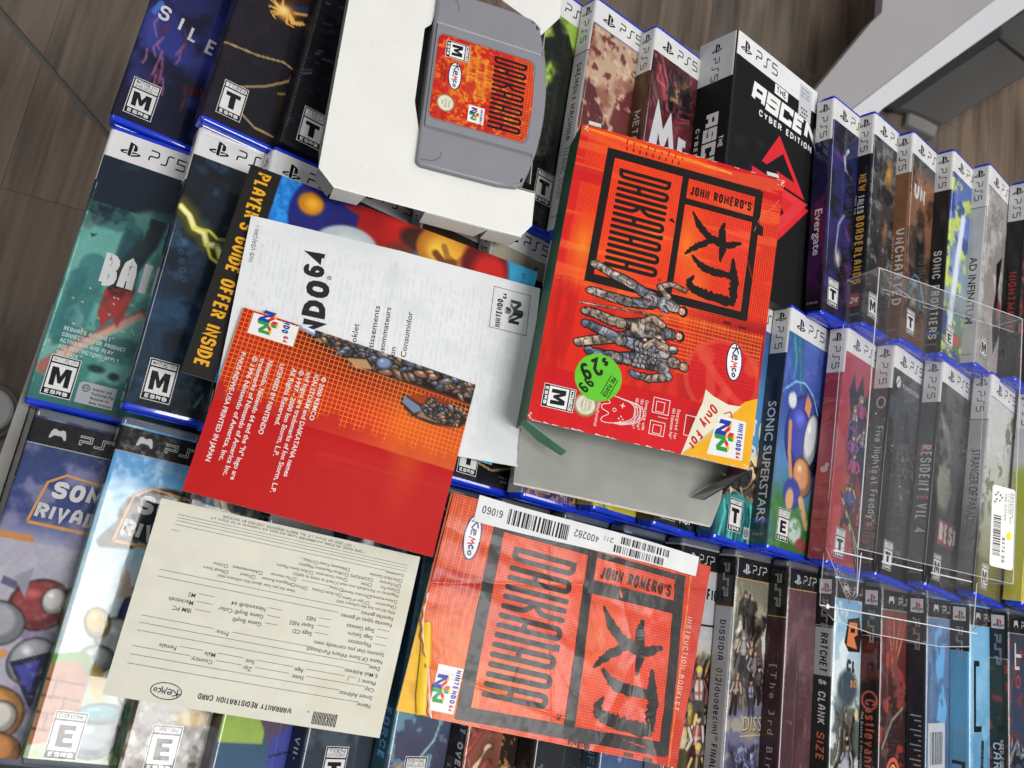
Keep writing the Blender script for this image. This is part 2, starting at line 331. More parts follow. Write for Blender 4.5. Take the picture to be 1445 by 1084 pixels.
def fillet(pts, closed, rr=0.5, n=4, rmax=None):
    out = []; m = len(pts)
    for i, (x, y, r) in enumerate(pts):
        if not r or (not closed and i in (0, m - 1)): out.append((x, y)); continue
        px, py, _ = pts[i - 1]; qx, qy, _ = pts[(i + 1) % m]
        l1 = math.hypot(px - x, py - y); l2 = math.hypot(qx - x, qy - y)
        lim = rmax or 1e9
        t1 = min(l1 * (rr if pts[i - 1][2] else 0.9), lim) / max(l1, 1e-9); t2 = min(l2 * (rr if pts[(i + 1) % m][2] else 0.9), lim) / max(l2, 1e-9)
        ax, ay = x + (px - x) * t1, y + (py - y) * t1; bx, by = x + (qx - x) * t2, y + (qy - y) * t2
        for k in range(n + 1):
            t = k / n; out.append(((1 - t) ** 2 * ax + 2 * t * (1 - t) * x + t * t * bx, (1 - t) ** 2 * ay + 2 * t * (1 - t) * y + t * t * by))
    o2 = [out[0]]
    for p in out[1:]:
        if math.hypot(p[0] - o2[-1][0], p[1] - o2[-1][1]) > 1e-5: o2.append(p)
    return o2

def strip(pts, wd, closed=False, caps=False):
    n = len(pts)
    if closed and math.hypot(pts[0][0] - pts[-1][0], pts[0][1] - pts[-1][1]) < 1e-5: pts = pts[:-1]; n -= 1
    L_, R_ = [], []
    for i in range(n):
        p = pts[i]
        a = pts[i - 1] if (i > 0 or closed) else None
        b = pts[(i + 1) % n] if (i < n - 1 or closed) else None
        d1 = d2 = None
        if a is not None:
            l = math.hypot(p[0] - a[0], p[1] - a[1]) or 1; d1 = ((p[0] - a[0]) / l, (p[1] - a[1]) / l)
        if b is not None:
            l = math.hypot(b[0] - p[0], b[1] - p[1]) or 1; d2 = ((b[0] - p[0]) / l, (b[1] - p[1]) / l)
        if d1 is None: d1 = d2
        if d2 is None: d2 = d1
        nx, ny = -(d1[1] + d2[1]), d1[0] + d2[0]
        l = math.hypot(nx, ny)
        if l < 1e-6: nx, ny, l = -d1[1], d1[0], 1
        nx /= l; ny /= l
        c = max(0.45, nx * -d1[1] + ny * d1[0])
        s = wd / 2 / c
        L_.append((p[0] + nx * s, p[1] + ny * s)); R_.append((p[0] - nx * s, p[1] - ny * s))
    V = L_ + R_; F = []
    for i in range(n - 1 + (1 if closed else 0)):
        j = (i + 1) % n
        F.append((i, n + i, n + j, j))
    if caps and not closed:
        for (ci, sgn) in ((0, -1), (n - 1, 1)):
            p = pts[ci]; q = pts[1] if ci == 0 else pts[n - 2]
            ang = math.atan2(p[1] - q[1], p[0] - q[0])
            base = len(V); ring = []
            for k in range(1, 5):
                a_ = ang + math.pi / 2 - k * math.pi / 5
                V.append((p[0] + wd / 2 * math.cos(a_), p[1] + wd / 2 * math.sin(a_))); ring.append(base + k - 1)
            lft, rgt = (ci, n + ci)
            if sgn == 1: F.append(tuple([lft] + [rgt][:0] + [rgt] + ring[::-1]))
            else: F.append(tuple([rgt, lft] + ring[::-1]))
    return V, F

_bt = {}
class Print:
    """flat printed shapes laid on a surface; fmap(x, y, h) -> point in mm"""
    def __init__(s, fmap): s.f = fmap; s.V = []; s.F = []; s.Cc = []; s.cl = None
    def add(s, V, F, col, layer):
        b = len(s.V); h = 0.06 + 0.035 * layer
        if s.cl:
            x0, x1, y0, y1 = s.cl
            V = [(min(max(p[0], x0), x1), min(max(p[1], y0), y1)) for p in V]
        for (x, y) in V: s.V.append(s.f(x, y, h))
        s.F += [tuple(b + i for i in f) for f in F]; s.Cc += [C(col)] * len(V)
    def poly(s, pts, col, layer=0):
        t = tessellate_polygon([[Vector((p[0], p[1], 0)) for p in pts]])
        fs = []
        for f in t:
            a, b_, c = [pts[i] for i in f]
            cr = (b_[0] - a[0]) * (c[1] - a[1]) - (b_[1] - a[1]) * (c[0] - a[0])
            fs.append(tuple(f) if cr > 0 else tuple(f)[::-1])
        s.add(pts, fs, col, layer)
    def rect(s, x0, y0, x1, y1, col, layer=0, dx=None, dy=None):
        if dx is None: return s.poly([(x0, y0), (x1, y0), (x1, y1), (x0, y1)], col, layer)
        n = max(1, int(math.ceil((x1 - x0) / dx))); xs = [x0 + (x1 - x0) * i / n for i in range(n + 1)]
        m_ = 1 if not dy else max(1, int(math.ceil((y1 - y0) / dy)))
        V = [(x, y0 + (y1 - y0) * j / m_) for j in range(m_ + 1) for x in xs]
        s.add(V, [(j * (n + 1) + i, j * (n + 1) + i + 1, (j + 1) * (n + 1) + i + 1, (j + 1) * (n + 1) + i) for j in range(m_) for i in range(n)], col, layer)
    def ell(s, cx, cy, rx, ry, col, layer=0, rot=0, n=28):
        c, sn = math.cos(rot), math.sin(rot); P = []
        for i in range(n):
            a = 2 * math.pi * i / n; x, y = rx * math.cos(a), ry * math.sin(a); P.append((cx + x * c - y * sn, cy + x * sn + y * c))
        s.add([(cx, cy)] + P, [(0, 1 + i, 1 + (i + 1) % n) for i in range(n)], col, layer)
    def ring(s, cx, cy, rx, ry, wd, col, layer=0, rot=0, n=30):
        c, sn = math.cos(rot), math.sin(rot); P = []
        for i in range(n):
            a = 2 * math.pi * i / n; x, y = rx * math.cos(a), ry * math.sin(a); P.append((cx + x * c - y * sn, cy + x * sn + y * c))
        V, F = strip(P, wd, True); s.add(V, F, col, layer)
    def line(s, pts, wd, col, layer=0, closed=False, caps=False, sub=None):
        if sub:
            q = []
            m = len(pts)
            for i in range(m - 1 + (1 if closed else 0)):
                a, b_ = pts[i], pts[(i + 1) % m]; k = max(1, int(math.hypot(b_[0] - a[0], b_[1] - a[1]) / sub))
                q += [(a[0] + (b_[0] - a[0]) * j / k, a[1] + (b_[1] - a[1]) * j / k) for j in range(k)]
            if not closed: q.append(pts[-1])
            pts = q
        V, F = strip(list(pts), wd, closed, caps); s.add(V, F, col, layer)
    def twidth(s, t, h, wt, wd, sp):
        x = 0
        for ch in t:
            if ch == ' ': x += h * wd * 0.62 + sp * h; continue
            if ch in '\u00ae\u00a9\u2122': x += h * .5; continue
            x += h * wd * GW.get(ch, 1.0) * (1 - 0) + h * wt * (1 if GW.get(ch, 1) < .2 else 0) + sp * h
        return x - sp * h
    def text(s, t, x, y, h, col=BLACK, wt=0.15, wd=0.6, rot=0, sp=0.14, al='l', layer=1, sl=0.0, fit=None, sq=False):
        W = s.twidth(t, h, wt, wd, sp)
        kx = 1.0
        if fit: kx = fit / W; W = fit
        off = {'l': 0, 'c': -W / 2, 'r': -W}[al]
        c, sn = math.cos(math.radians(rot)), math.sin(math.radians(rot))
        tw = wt * h
        def put(px, py):
            px = px * kx + off; px += sl * py
            return (x + px * c - py * sn, y + px * sn + py * c)
        cx = 0.0
        for ch in t:
            if ch == ' ': cx += h * wd * 0.62 + sp * h; continue
            if ch in '\u00ae\u00a9':
                P = [put(cx + h * .2 + .2 * h * math.cos(a * math.pi / 5), h * .78 + .2 * h * math.sin(a * math.pi / 5)) for a in range(10)]
                V, F = strip(P, h * .07, True); s.add(V, F, col, layer); s.add(*strip([put(cx + h * .14, h * .78), put(cx + h * .28, h * .78)], h * .12), col, layer); cx += h * .5; continue
            if ch == '\u2122':
                for seg in ([(0, 9), (4, 9)], [(2, 9), (2, 5)], [(5, 5), (5, 9), (7, 6.5), (9, 9), (9, 5)]):
                    s.add(*strip([put(cx + a * h * .055, b_ * h * .11) for a, b_ in seg], h * .07), col, layer)
                cx += h * .5; continue
            gw = GW.get(ch, 1.0); full = h * wd * gw
            narrow = gw < .2
            W0 = tw if narrow else full
            x0 = cx + tw / 2; xs = (max(0.0, full - tw) if not narrow else h * wd) / 9.0
            for k, (pts, closed) in enumerate(glyph(ch)):
                q = [(x0 + (a) * (xs if not narrow else h * .09), tw / 2 + b_ * (h - tw) / 9.0, r) for a, b_, r in pts]
                q = fillet([(a, b_, r and not sq) for a, b_, r in q], closed, 0.5, 3)
                q = [put(a, b_) for a, b_ in q]
                V, F = strip(q, tw * (1 if kx > .95 else .35 + .65 * kx), closed)
                s.add(V, F, col, layer + 0.18 * k)
            cx += full + (tw if narrow else 0) + sp * h
        return W
    def btext(s, t, x, y, h, col=BLACK, rot=0, fit=None, layer=1, al='l', off=0.0, sl=0.0):
        """humanist sans lettering from the built-in font; h is the cap height"""
        key = (t, off, sl)
        if key not in _bt:
            cu = bpy.data.curves.new('t', 'FONT'); cu.body = t; cu.size = 1; cu.offset = off; cu.shear = sl; cu.resolution_u = 2
            o = bpy.data.objects.new('t', cu); COL.objects.link(o); dg = bpy.context.evaluated_depsgraph_get(); me = o.evaluated_get(dg).to_mesh()
            _bt[key] = ([(v.co.x, v.co.y) for v in me.vertices], [tuple(p.vertices) for p in me.polygons])
            o.evaluated_get(dg).to_mesh_clear(); bpy.data.objects.remove(o); bpy.data.curves.remove(cu)
        V, F = _bt[key]
        if not V: return
        x0 = min(v[0] for v in V); x1 = max(v[0] for v in V); k = h / 0.69; kx = k if not fit else fit / (x1 - x0)
        W = (x1 - x0) * kx; o_ = {'l': 0, 'c': -W / 2, 'r': -W}[al]
        c, sn = math.cos(math.radians(rot)), math.sin(math.radians(rot)); Q = []
        for a, b_ in V:
            a = (a - x0) * kx + o_; b_ = b_ * k; Q.append((x + a * c - b_ * sn, y + a * sn + b_ * c))
        a, b_, c_ = (V[q] for q in F[0][:3]); cr = (b_[0] - a[0]) * (c_[1] - a[1]) - (b_[1] - a[1]) * (c_[0] - a[0])
        s.add(Q, F if cr > 0 else [f[::-1] for f in F], col, layer)
    def build(s, name, mat, parent, label=None):
        if not s.V: return None
        o = mesh_obj(name, s.V, s.F, mat, parent, cols=np.array(s.Cc))
        if label: o['label'] = label
        return o

# logos ---------------------------------------------------------------
PSP1 = [(8.985, 2.596), (8.985, 20.144), (12.9, 21.405), (12.9, 6.688), (13.1, 5.95), (13.69, 5.697), (14.3, 6.2), (14.45, 7.2), (14.45, 13.08), (16.2, 13.5), (17.8, 13.0), (18.6, 11.7), (18.81, 9.93), (18.5, 7.6), (17.4, 5.7), (15.9, 4.65), (14.38, 4.1), (11.5, 3.2), (8.985, 2.596)]
PSR = [(13.641, 18.842), (19.937, 16.567), (20.45, 16.1), (20.183, 15.749), (19.0, 15.6), (17.826, 15.872), (13.62, 17.37), (13.62, 14.99), (16.77, 14.29), (19.6, 14.3), (22.2, 14.95), (23.9, 15.9), (23.78, 17.02), (22.16, 18.06), (13.61, 21.16)]
PSL = [(1.808, 18.6), (0.3, 17.7), (0.456, 16.28), (2.615, 15.228), (8.231, 13.215), (8.231, 15.528), (4.205, 17.0), (3.75, 17.5), (3.966, 17.826), (5.2, 17.95), (6.309, 17.706), (8.247, 17.0), (8.247, 19.074), (5.9, 19.3), (3.6, 19.05)]
def ps_logo(P, x, y, h, col=BLACK, rot=0, layer=1, cols=None, mir=1):
    """x,y lower-left corner; h height"""
    k = h / 18.8; c, sn = math.cos(math.radians(rot)), math.sin(math.radians(rot))
    def q(p):
        a, b_ = p[0] * k, (21.4 - p[1]) * k
        return (x + a * c - b_ * sn, y + a * sn + b_ * c)
    cc = cols or (col, col, col)
    for poly_, cl in zip((PSP1[:-1], PSR, PSL), cc): P.poly([q(p) for p in poly_], cl, layer)

def ps5_text(P, x, y, h, col=BLACK, rot=0, layer=1, last='5'):
    c, sn = math.cos(math.radians(rot)), math.sin(math.radians(rot))
    def q(a, b_): return (x + (a * c - b_ * sn) * h, y + (a * sn + b_ * c) * h)
    gl = {'P': [[(0.0, 0), (0.0, .45, 'r'), (.75, .45, 'r'), (.75, 1, 'r'), (0, 1)]],
          'S': [[(0, 0), (.48, 0, 'r'), (.48, 1, 'r'), (1.0, 1)]],
          '5': [[(.8, 1), (.05, 1), (.05, .56), (.8, .56, 'r'), (.8, 0, 'r'), (0, 0)]]}
    xo = 0
    for ch in ('P', 'S', last):
        for st in gl[ch]:
            pts = fillet([(a[0], a[1], len(a) > 2) for a in st], False, .5, 3, rmax=.2)
            P.line([q(xo + a, b_) for a, b_ in pts], h * .135, col, layer)
        xo += {'P': 1.05, 'S': 1.3, '5': 1.05}[ch]

def psp_text(P, x, y, h, col='c8c8c8', rot=0, layer=1):
    """outlined letters"""
    c, sn = math.cos(math.radians(rot)), math.sin(math.radians(rot))
    def q(a, b_): return (x + (a * c - b_ * sn) * h, y + (a * sn + b_ * c) * h)
    t = .22
    out = [[(0, 0), (t, 0), (t, .32), (1.25, .32), (1.25, 1), (0, 1), (0, 1 - t * .8), (1.03, 1 - t * .8), (1.03, .32 + t * .8), (0, .32 + t * .8)],
           [(1.55, 0), (2.5, 0), (2.5, 1 - t * .8), (3.35, 1 - t * .8), (3.35, 1), (2.28, 1), (2.28, t * .8), (1.55, t * .8)]]
    out.append([(a + 3.65, b_) for a, b_ in out[0]])
    for o in out: P.line([q(*p) for p in o], h * .07, col, layer, closed=True)

def pad_icon(P, x, y, h, col='b8b8b8', layer=1):
    pts = [(0, 0), (.12, .62), (.3, .95), (.6, .95), (.68, .84), (1.0, .84), (1.08, .95), (1.38, .95), (1.56, .62), (1.68, 0), (1.5, -.06), (1.2, .3), (.48, .3), (.18, -.06)]
    P.poly([(x + a * h, y + b_ * h) for a, b_ in pts], col, layer)

def esrb(P, x, y, w, letter, head, rot=0, layer=1, two=None, h=None):
    """x,y lower-left; w width; upright unless rot"""
    h = h or w * 1.5
    c, sn = math.cos(math.radians(rot)), math.sin(math.radians(rot))
    def q(a, b_): return (x + a * c - b_ * sn, y + a * sn + b_ * c)
    def rc(a0, b0, a1, b1, col, ly): P.poly([q(a0, b0), q(a1, b0), q(a1, b1), q(a0, b1)], col, ly)
    def tx(t, a, b_, hh, col, fit, wt=.17, wd=.6, sl=0, ly=3, sp=.12): P.text(t, *q(a, b_), hh, col, wt, wd, rot=rot, fit=fit, sl=sl, layer=ly, sp=sp)
    rc(-w * .025, -w * .025, w * 1.025, h + w * .025, WHITE, layer)
    rc(0, 0, w, h, BLACK, layer + 1)
    hh = h * (.14 if not two else .24)
    rc(w * .05, h - hh - w * .03, w * .95, h - w * .05, WHITE, layer + 2)
    rc(w * .05, h * .165, w * .95, h - hh - w * .09, WHITE, layer + 2)
    def bx(t, a, b_, hh, fit): P.btext(t, *q(a, b_), hh, BLACK, rot=rot, fit=fit, layer=3, off=.018)
    if two:
        bx(head, w * .1, h - hh * .47 - w * .03, hh * .34, w * .78); bx(two, w * .1, h - hh * .9 - w * .03, hh * .34, w * .8)
    elif False:
        tx(head, w * .1, h - hh * .47 - w * .03, hh * .34, BLACK, w * .8, .2); tx(two, w * .1, h - hh * .9 - w * .03, hh * .34, BLACK, w * .8, .2)
    else: bx(head, w * .1, h - hh * .82 - w * .03, hh * .62, w * .8)
    tx('ESRB', w * .1, h * .035, h * .1, WHITE, w * .8, .26, .95)
    mh = h - hh - w * .09 - h * .165
    LH = mh * .74; y0 = h * .165 + mh * .13
    if letter == 'M':
        a0, a1 = w * .16, w * .84; W_ = a1 - a0
        pts = [(0, 0), (0, 1), (.32, 1), (.5, .55), (.68, 1), (1, 1), (1, 0), (.74, 0), (.74, .62), (.58, .16), (.42, .16), (.26, .62), (.26, 0)]
    elif letter == 'T':
        a0, a1 = w * .2, w * .82; W_ = a1 - a0
        pts = [(.3, 0), (.3, .74), (0, .74), (0, 1), (1, 1), (1, .74), (.7, .74), (.7, 0)]
    else:
        a0, a1 = w * .24, w * .78; W_ = a1 - a0
        pts = [(0, 0), (0, 1), (1, 1), (1, .78), (.4, .78), (.4, .62), (.9, .62), (.9, .4), (.4, .4), (.4, .22), (1, .22), (1, 0)]
    P.poly([q(a0 + a * W_ + b_ * w * -.03, y0 + b_ * LH) for a, b_ in pts], BLACK, layer + 3)

def globe(P, x, y, r, col, layer=3):
    P.ring(x, y, r, r, r * .18, col, layer); P.ring(x, y, r * .45, r, r * .14, col, layer + .3); P.line([(x - r, y), (x + r, y)], r * .14, col, layer + .6)

def kemco(P, cx, cy, rx, ry, rot=0, layer=1, lc='1b2c6e', fill=WHITE, mcol='c01818', wt=.06):
    c, sn = math.cos(math.radians(rot)), math.sin(math.radians(rot))
    r_ = math.radians(rot)
    if fill: P.ell(cx, cy, rx, ry, fill, layer, rot=r_)
    P.ring(cx, cy, rx, ry, ry * wt * 2.4, lc, layer + 1, rot=r_)
    def q(a, b_): return (cx + a * rx * c - b_ * ry * sn, cy + a * rx * sn + b_ * ry * c)
    S = [([(-.78, .55), (-.72, -.45)], lc), ([(-.95, .1), (-.45, .5)], lc), ([(-.74, .2), (-.4, -.3)], lc),
         ([(-.34, .05), (-.12, .1), (-.14, .32), (-.34, .3), (-.38, -.1), (-.26, -.28), (-.1, -.2)], lc),
         ([(-.02, -.45), (.06, .35), (.14, -.05), (.24, .3), (.3, -.5)], mcol),
         ([(.52, .2), (.42, .28), (.34, .05), (.4, -.22), (.54, -.15)], lc),
         ([(.68, .2), (.8, .08), (.78, -.15), (.66, -.2), (.6, -.02), (.68, .2)], lc)]
    for pts, cl in S: P.line([q(*p) for p in pts], ry * wt * 2.6, cl, layer + 2)

def n64_logo(P, x, y, w, h, rot=0, layer=1, mono=None, part='full'):
    """3-D N: x,y centre"""
    c, sn = math.cos(math.radians(rot)), math.sin(math.radians(rot))
    def q(a, b_): return (x + a * w * c - b_ * h * sn, y + a * w * sn + b_ * h * c)
    gr, bl, rd, yl = mono or ('1f8a3c', '1c2f8f', 'c8202a', 'f2b21c')
    A = lambda x_, s_: (x_, s_ - .45 * (x_ + .5)); B = lambda x_, s_: (x_, s_ - .45 * (.5 - x_))
    fs = [(rd, [(-.14, .5), (0, .44), (.0, .16), (-.14, .24)]), (gr, [(0, .44), (.14, .5), (.14, .24), (0, .16)]), (yl, [(-.14, .5), (0, .56), (.14, .5), (0, .44)]),
          (rd, [A(-.36, .28), (-.22, .28), (0, .0), A(-.14, .12)]), (rd, [B(.36, .28), (.22, .28), (0, .0), B(.14, .12)]),
          (bl, [A(-.5, .28), A(-.5, -.3), A(-.36, -.3), A(-.36, .04), A(-.14, -.3), A(0, -.3), A(0, .28), A(-.14, .28), A(-.14, -.06), A(-.36, .28)]),
          (gr, [B(0, .28), B(0, -.3), B(.14, -.3), B(.14, .04), B(.36, -.3), B(.5, -.3), B(.5, .28), B(.36, .28), B(.36, -.06), B(.14, .28)]),
          (yl, [(-.5, .28), (-.36, .217), (-.22, .28), (-.36, .345)]), (yl, [(.5, .28), (.36, .217), (.22, .28), (.36, .345)]), (yl, [(-.14, .118), (0, .055), (.14, .118), (0, .18)])]
    for k, (cl, pts) in enumerate(fs): P.poly([q(*p) for p in pts], cl, layer + .12 * k)

def daikatana(P, x, y, L_, H_, t, col=BLACK, layer=1, rot=0):
    """stretched rounded lettering, x along the word, y letter height"""
    c, sn = math.cos(math.radians(rot)), math.sin(math.radians(rot))
    un = (L_ - t) / 15.0
    def q(a, b_): return (x + a * c - b_ * sn, y + a * sn + b_ * c)
    def ln(pts, closed=False, k=0, caps=True):
        P.line([q(a, b_) for a, b_ in pts], t, col, layer + .15 * k, closed=closed, caps=caps and not closed, sub=5)
    def fl(pts, closed=False): return fillet(pts, closed, .5, 4, rmax=un * .62)
    xo = t / 2
    for ch in 'DAIKATANA':
        x0 = xo; x1 = xo + un; T_ = H_ - t / 2; B = t / 2
        if ch == 'D': ln(fl([(x0, B, 0), (x0, T_, 0), (x1, T_, 1), (x1, B, 1)], True), True)
        elif ch == 'A': ln(fl([(x0, B, 0), (x0, T_, 1), (x1, T_, 1), (x1, B, 0)])); ln([(x0, H_ * .42), (x1, H_ * .42)], k=1, caps=False)
        elif ch == 'N': ln(fl([(x0, B, 0), (x0, T_, 1), (x1, T_, 1), (x1, B, 0)]))
        elif ch == 'I': ln([(x0, B), (x0, T_)])
        elif ch == 'T': ln([(x0 - un * .42, T_), (x0 + un * .3, T_)], k=1, caps=False); ln([(x0, B), (x0, T_)])
        elif ch == 'K': ln([(x0, B), (x0, T_)]); ln(fl([(x1, T_, 0), (x1, H_ * .62, 1), (x0, H_ * .5, 0)]), k=1); ln(fl([(x0, H_ * .5, 0), (x1, H_ * .38, 1), (x1, B, 0)]), k=2)
        xo += un * (1 if ch in 'IT' else 2)

def barcode(P, x, y, L_, h, n, rot=0, layer=1, seed=1, col=BLACK):
    rnd = random.Random(seed); c, sn = math.cos(math.radians(rot)), math.sin(math.radians(rot)); a = 0
    def q(u, v): return (x + u * c - v * sn, y + u * sn + v * c)
    ws = [rnd.choice((1, 1, 2, 3)) for _ in range(n * 2)]; k = L_ / sum(ws)
    for i in range(0, n * 2, 2):
        w_ = ws[i] * k; P.poly([q(a, 0), q(a + w_, 0), q(a + w_, h), q(a, h)], col, layer); a += w_ + ws[i + 1] * k

def barstrip(P, pts, col, layer=1): P.poly(pts, col, layer)

KAN1 = None
# ------------------------------------------------------------------ painter for printed artwork (flat ink colour on a mesh)
def vnoise(x, y, seed):
    rs = np.random.RandomState(seed); N_ = 64; t = rs.rand(N_, N_)
    xi = np.floor(x).astype(int); yi = np.floor(y).astype(int); fx = x - xi; fy = y - yi
    fx = fx * fx * (3 - 2 * fx); fy = fy * fy * (3 - 2 * fy)
    g = lambda a, b_: t[a % N_, b_ % N_]
    return (g(xi, yi) * (1 - fx) + g(xi + 1, yi) * fx) * (1 - fy) + (g(xi, yi + 1) * (1 - fx) + g(xi + 1, yi + 1) * fx) * fy

class Canvas:
    def __init__(s, xs, ys):
        s.X, s.Y = np.meshgrid(xs, ys, indexing='ij'); s.C = np.zeros(s.X.shape + (3,)); s.A = np.ones(s.X.shape); s.m = None
    def fbm(s, sc, seed=0, o=4, an=1.0):
        r = 0; a = .5; t = 0
        for k in range(o): r = r + a * vnoise(s.X / sc * 2 ** k + 17, s.Y / sc / an * 2 ** k + 31, seed + k); t += a; a *= .55
        return r / t
    def mix(s, w, c):
        if s.m is not None: w = w * s.m
        w = np.clip(w, 0, 1)[..., None]; s.C = s.C * (1 - w) + np.array(C(c)) * w
    def box(s, x0, x1, y0, y1): s.m = ((s.X >= x0) & (s.X <= x1) & (s.Y >= y0) & (s.Y <= y1)).astype(float); return s
    def all(s): s.m = None; return s
    def fill(s, c): s.mix(np.ones_like(s.X), c)
    def grad(s, stops, ax='y', ang=None):
        v = s.Y if ax == 'y' else s.X
        if ang is not None: v = s.X * math.cos(math.radians(ang)) + s.Y * math.sin(math.radians(ang))
        ps = [p for p, _ in stops]; cs = np.array([C(c) for _, c in stops])
        o = np.stack([np.interp(v, ps, cs[:, k]) for k in range(3)], -1)
        w = (np.ones_like(s.X) if s.m is None else s.m)[..., None]; s.C = s.C * (1 - w) + o * w
    def blob(s, cx, cy, rx, ry, c, soft=.3, rot=0, a=1.0):
        t = math.radians(rot); dx, dy = s.X - cx, s.Y - cy
        u = (dx * math.cos(t) + dy * math.sin(t)) / rx; v = (-dx * math.sin(t) + dy * math.cos(t)) / ry
        d = np.sqrt(u * u + v * v); s.mix(a * np.clip((1 - d) / max(soft, 1e-3), 0, 1), c)
    def line(s, pts, wd, c, soft=.5, a=1.0, taper=0):
        best = np.full(s.X.shape, 1e9)
        n = len(pts) - 1
        for i in range(n):
            (x0, y0), (x1, y1) = pts[i], pts[i + 1]; dx, dy = x1 - x0, y1 - y0; l2 = dx * dx + dy * dy + 1e-9
            t = np.clip(((s.X - x0) * dx + (s.Y - y0) * dy) / l2, 0, 1)
            d = np.hypot(s.X - x0 - t * dx, s.Y - y0 - t * dy)
            w_ = wd / 2 * (1 - taper * (i + t) / n)
            best = np.minimum(best, d / np.maximum(w_, .05))
        s.mix(a * np.clip((1 + soft - best) / max(soft, .05), 0, 1), c)
    def poly(s, pts, c, soft=.5, a=1.0):
        ins = np.zeros(s.X.shape, bool); best = np.full(s.X.shape, 1e9); n = len(pts)
        for i in range(n):
            (x0, y0), (x1, y1) = pts[i], pts[(i + 1) % n]; dx, dy = x1 - x0, y1 - y0; l2 = dx * dx + dy * dy + 1e-9
            t = np.clip(((s.X - x0) * dx + (s.Y - y0) * dy) / l2, 0, 1)
            best = np.minimum(best, np.hypot(s.X - x0 - t * dx, s.Y - y0 - t * dy))
            if y0 != y1:
                cnd = ((s.Y > min(y0, y1)) & (s.Y <= max(y0, y1))); xi = x0 + (s.Y - y0) * dx / (dy if dy else 1e-9); ins ^= cnd & (s.X < xi)
        sd = np.where(ins, best, -best); s.mix(a * np.clip(sd / max(soft, .05) + .5, 0, 1), c)
    def noise(s, c, sc=8, thr=.55, soft=.1, seed=0, a=1.0, o=4, an=1.0):
        s.mix(a * np.clip((s.fbm(sc, seed, o, an) - thr) / soft, 0, 1), c)
    def lum(s, amp=.15, sc=6, seed=5, an=1.0):
        w = 1 + amp * 2 * (s.fbm(sc, seed, 4, an) - .5)
        if s.m is not None: w = 1 + (w - 1) * s.m
        s.C = np.clip(s.C * w[..., None], 0, 1)
    def warp(s, sc, seed, amt=1.2):
        wx = s.fbm(sc * 2.4, seed + 50, 2) - .5; wy = s.fbm(sc * 2.4, seed + 70, 2) - .5
        X0, Y0 = s.X, s.Y; s.X = X0 + wx * sc * 3.4 * amt; s.Y = Y0 * .62 + wy * sc * 3.4 * amt
        r = s.fbm(sc, seed, 2); r2 = s.fbm(sc * .8, seed + 9, 2); s.X, s.Y = X0, Y0
        return r, r2
    def clutter(s, x0, x1, y0, y1, cols, n=40, size=4, seed=1, a=.95, long=2.5):
        """busy illustrated detail: warped patches of a palette with dark contour lines and highlights"""
        edge = np.minimum(np.minimum(s.X - x0, x1 - s.X) / 3.0, np.minimum(s.Y - y0, y1 - s.Y) / 6.0) + (s.fbm(7, seed + 3) - .5) * 3
        m = np.clip(edge + .4, 0, 1) * np.clip(.5 + n / 60.0, 0, 1)
        r, r2 = s.warp(size * 2.1, seed)
        v = np.clip((r - .25) / .5, 0, .999) * len(cols); idx = v.astype(int); fr = v - idx
        pal = np.array([C(q) for q in cols]); rnd = np.random.RandomState(seed); rnd.shuffle(pal)
        c = pal[np.clip(idx, 0, len(cols) - 1)]
        sh = (.62 + .75 * np.clip((r2 - .3) / .45, 0, 1))[..., None]
        c = np.clip(c * sh, 0, 1)
        ln = np.clip(1 - np.minimum(fr, 1 - fr) / .13, 0, 1) * .6 + np.clip(1 - np.abs(r2 - .5) / .022, 0, 1) * .4
        c = c * (1 - np.clip(ln, 0, .8)[..., None])
        hi = np.clip((s.warp(size * 1.0, seed + 31)[0] - .7) * 6, 0, .6)[..., None]
        c = c * (1 - hi) + np.clip(c * 1.6 + .18, 0, 1) * hi
        if s.m is not None: m = m * s.m
        m = (np.clip(m, 0, 1) * a)[..., None]; s.C = s.C * (1 - m) + c * m
    def toon(s, cx, cy, rx, ry, c, rot=0, lw=.9):
        """crisp printed cartoon-style shape: outline, fill, shade and highlight"""
        c = C(c); dk = tuple(q * .28 for q in c)
        s.blob(cx, cy, rx + lw, ry + lw, dk, 1.2 / (min(rx, ry) + lw), rot); s.blob(cx, cy, rx, ry, tuple(q * .72 for q in c), 1.0 / min(rx, ry), rot)
        s.blob(cx - rx * .12, cy - ry * .12, rx * .84, ry * .84, c, .22, rot); s.blob(cx - rx * .34, cy - ry * .38, rx * .34, ry * .26, tuple(min(1, q * 1.3 + .12) for q in c), .8, rot, .8)
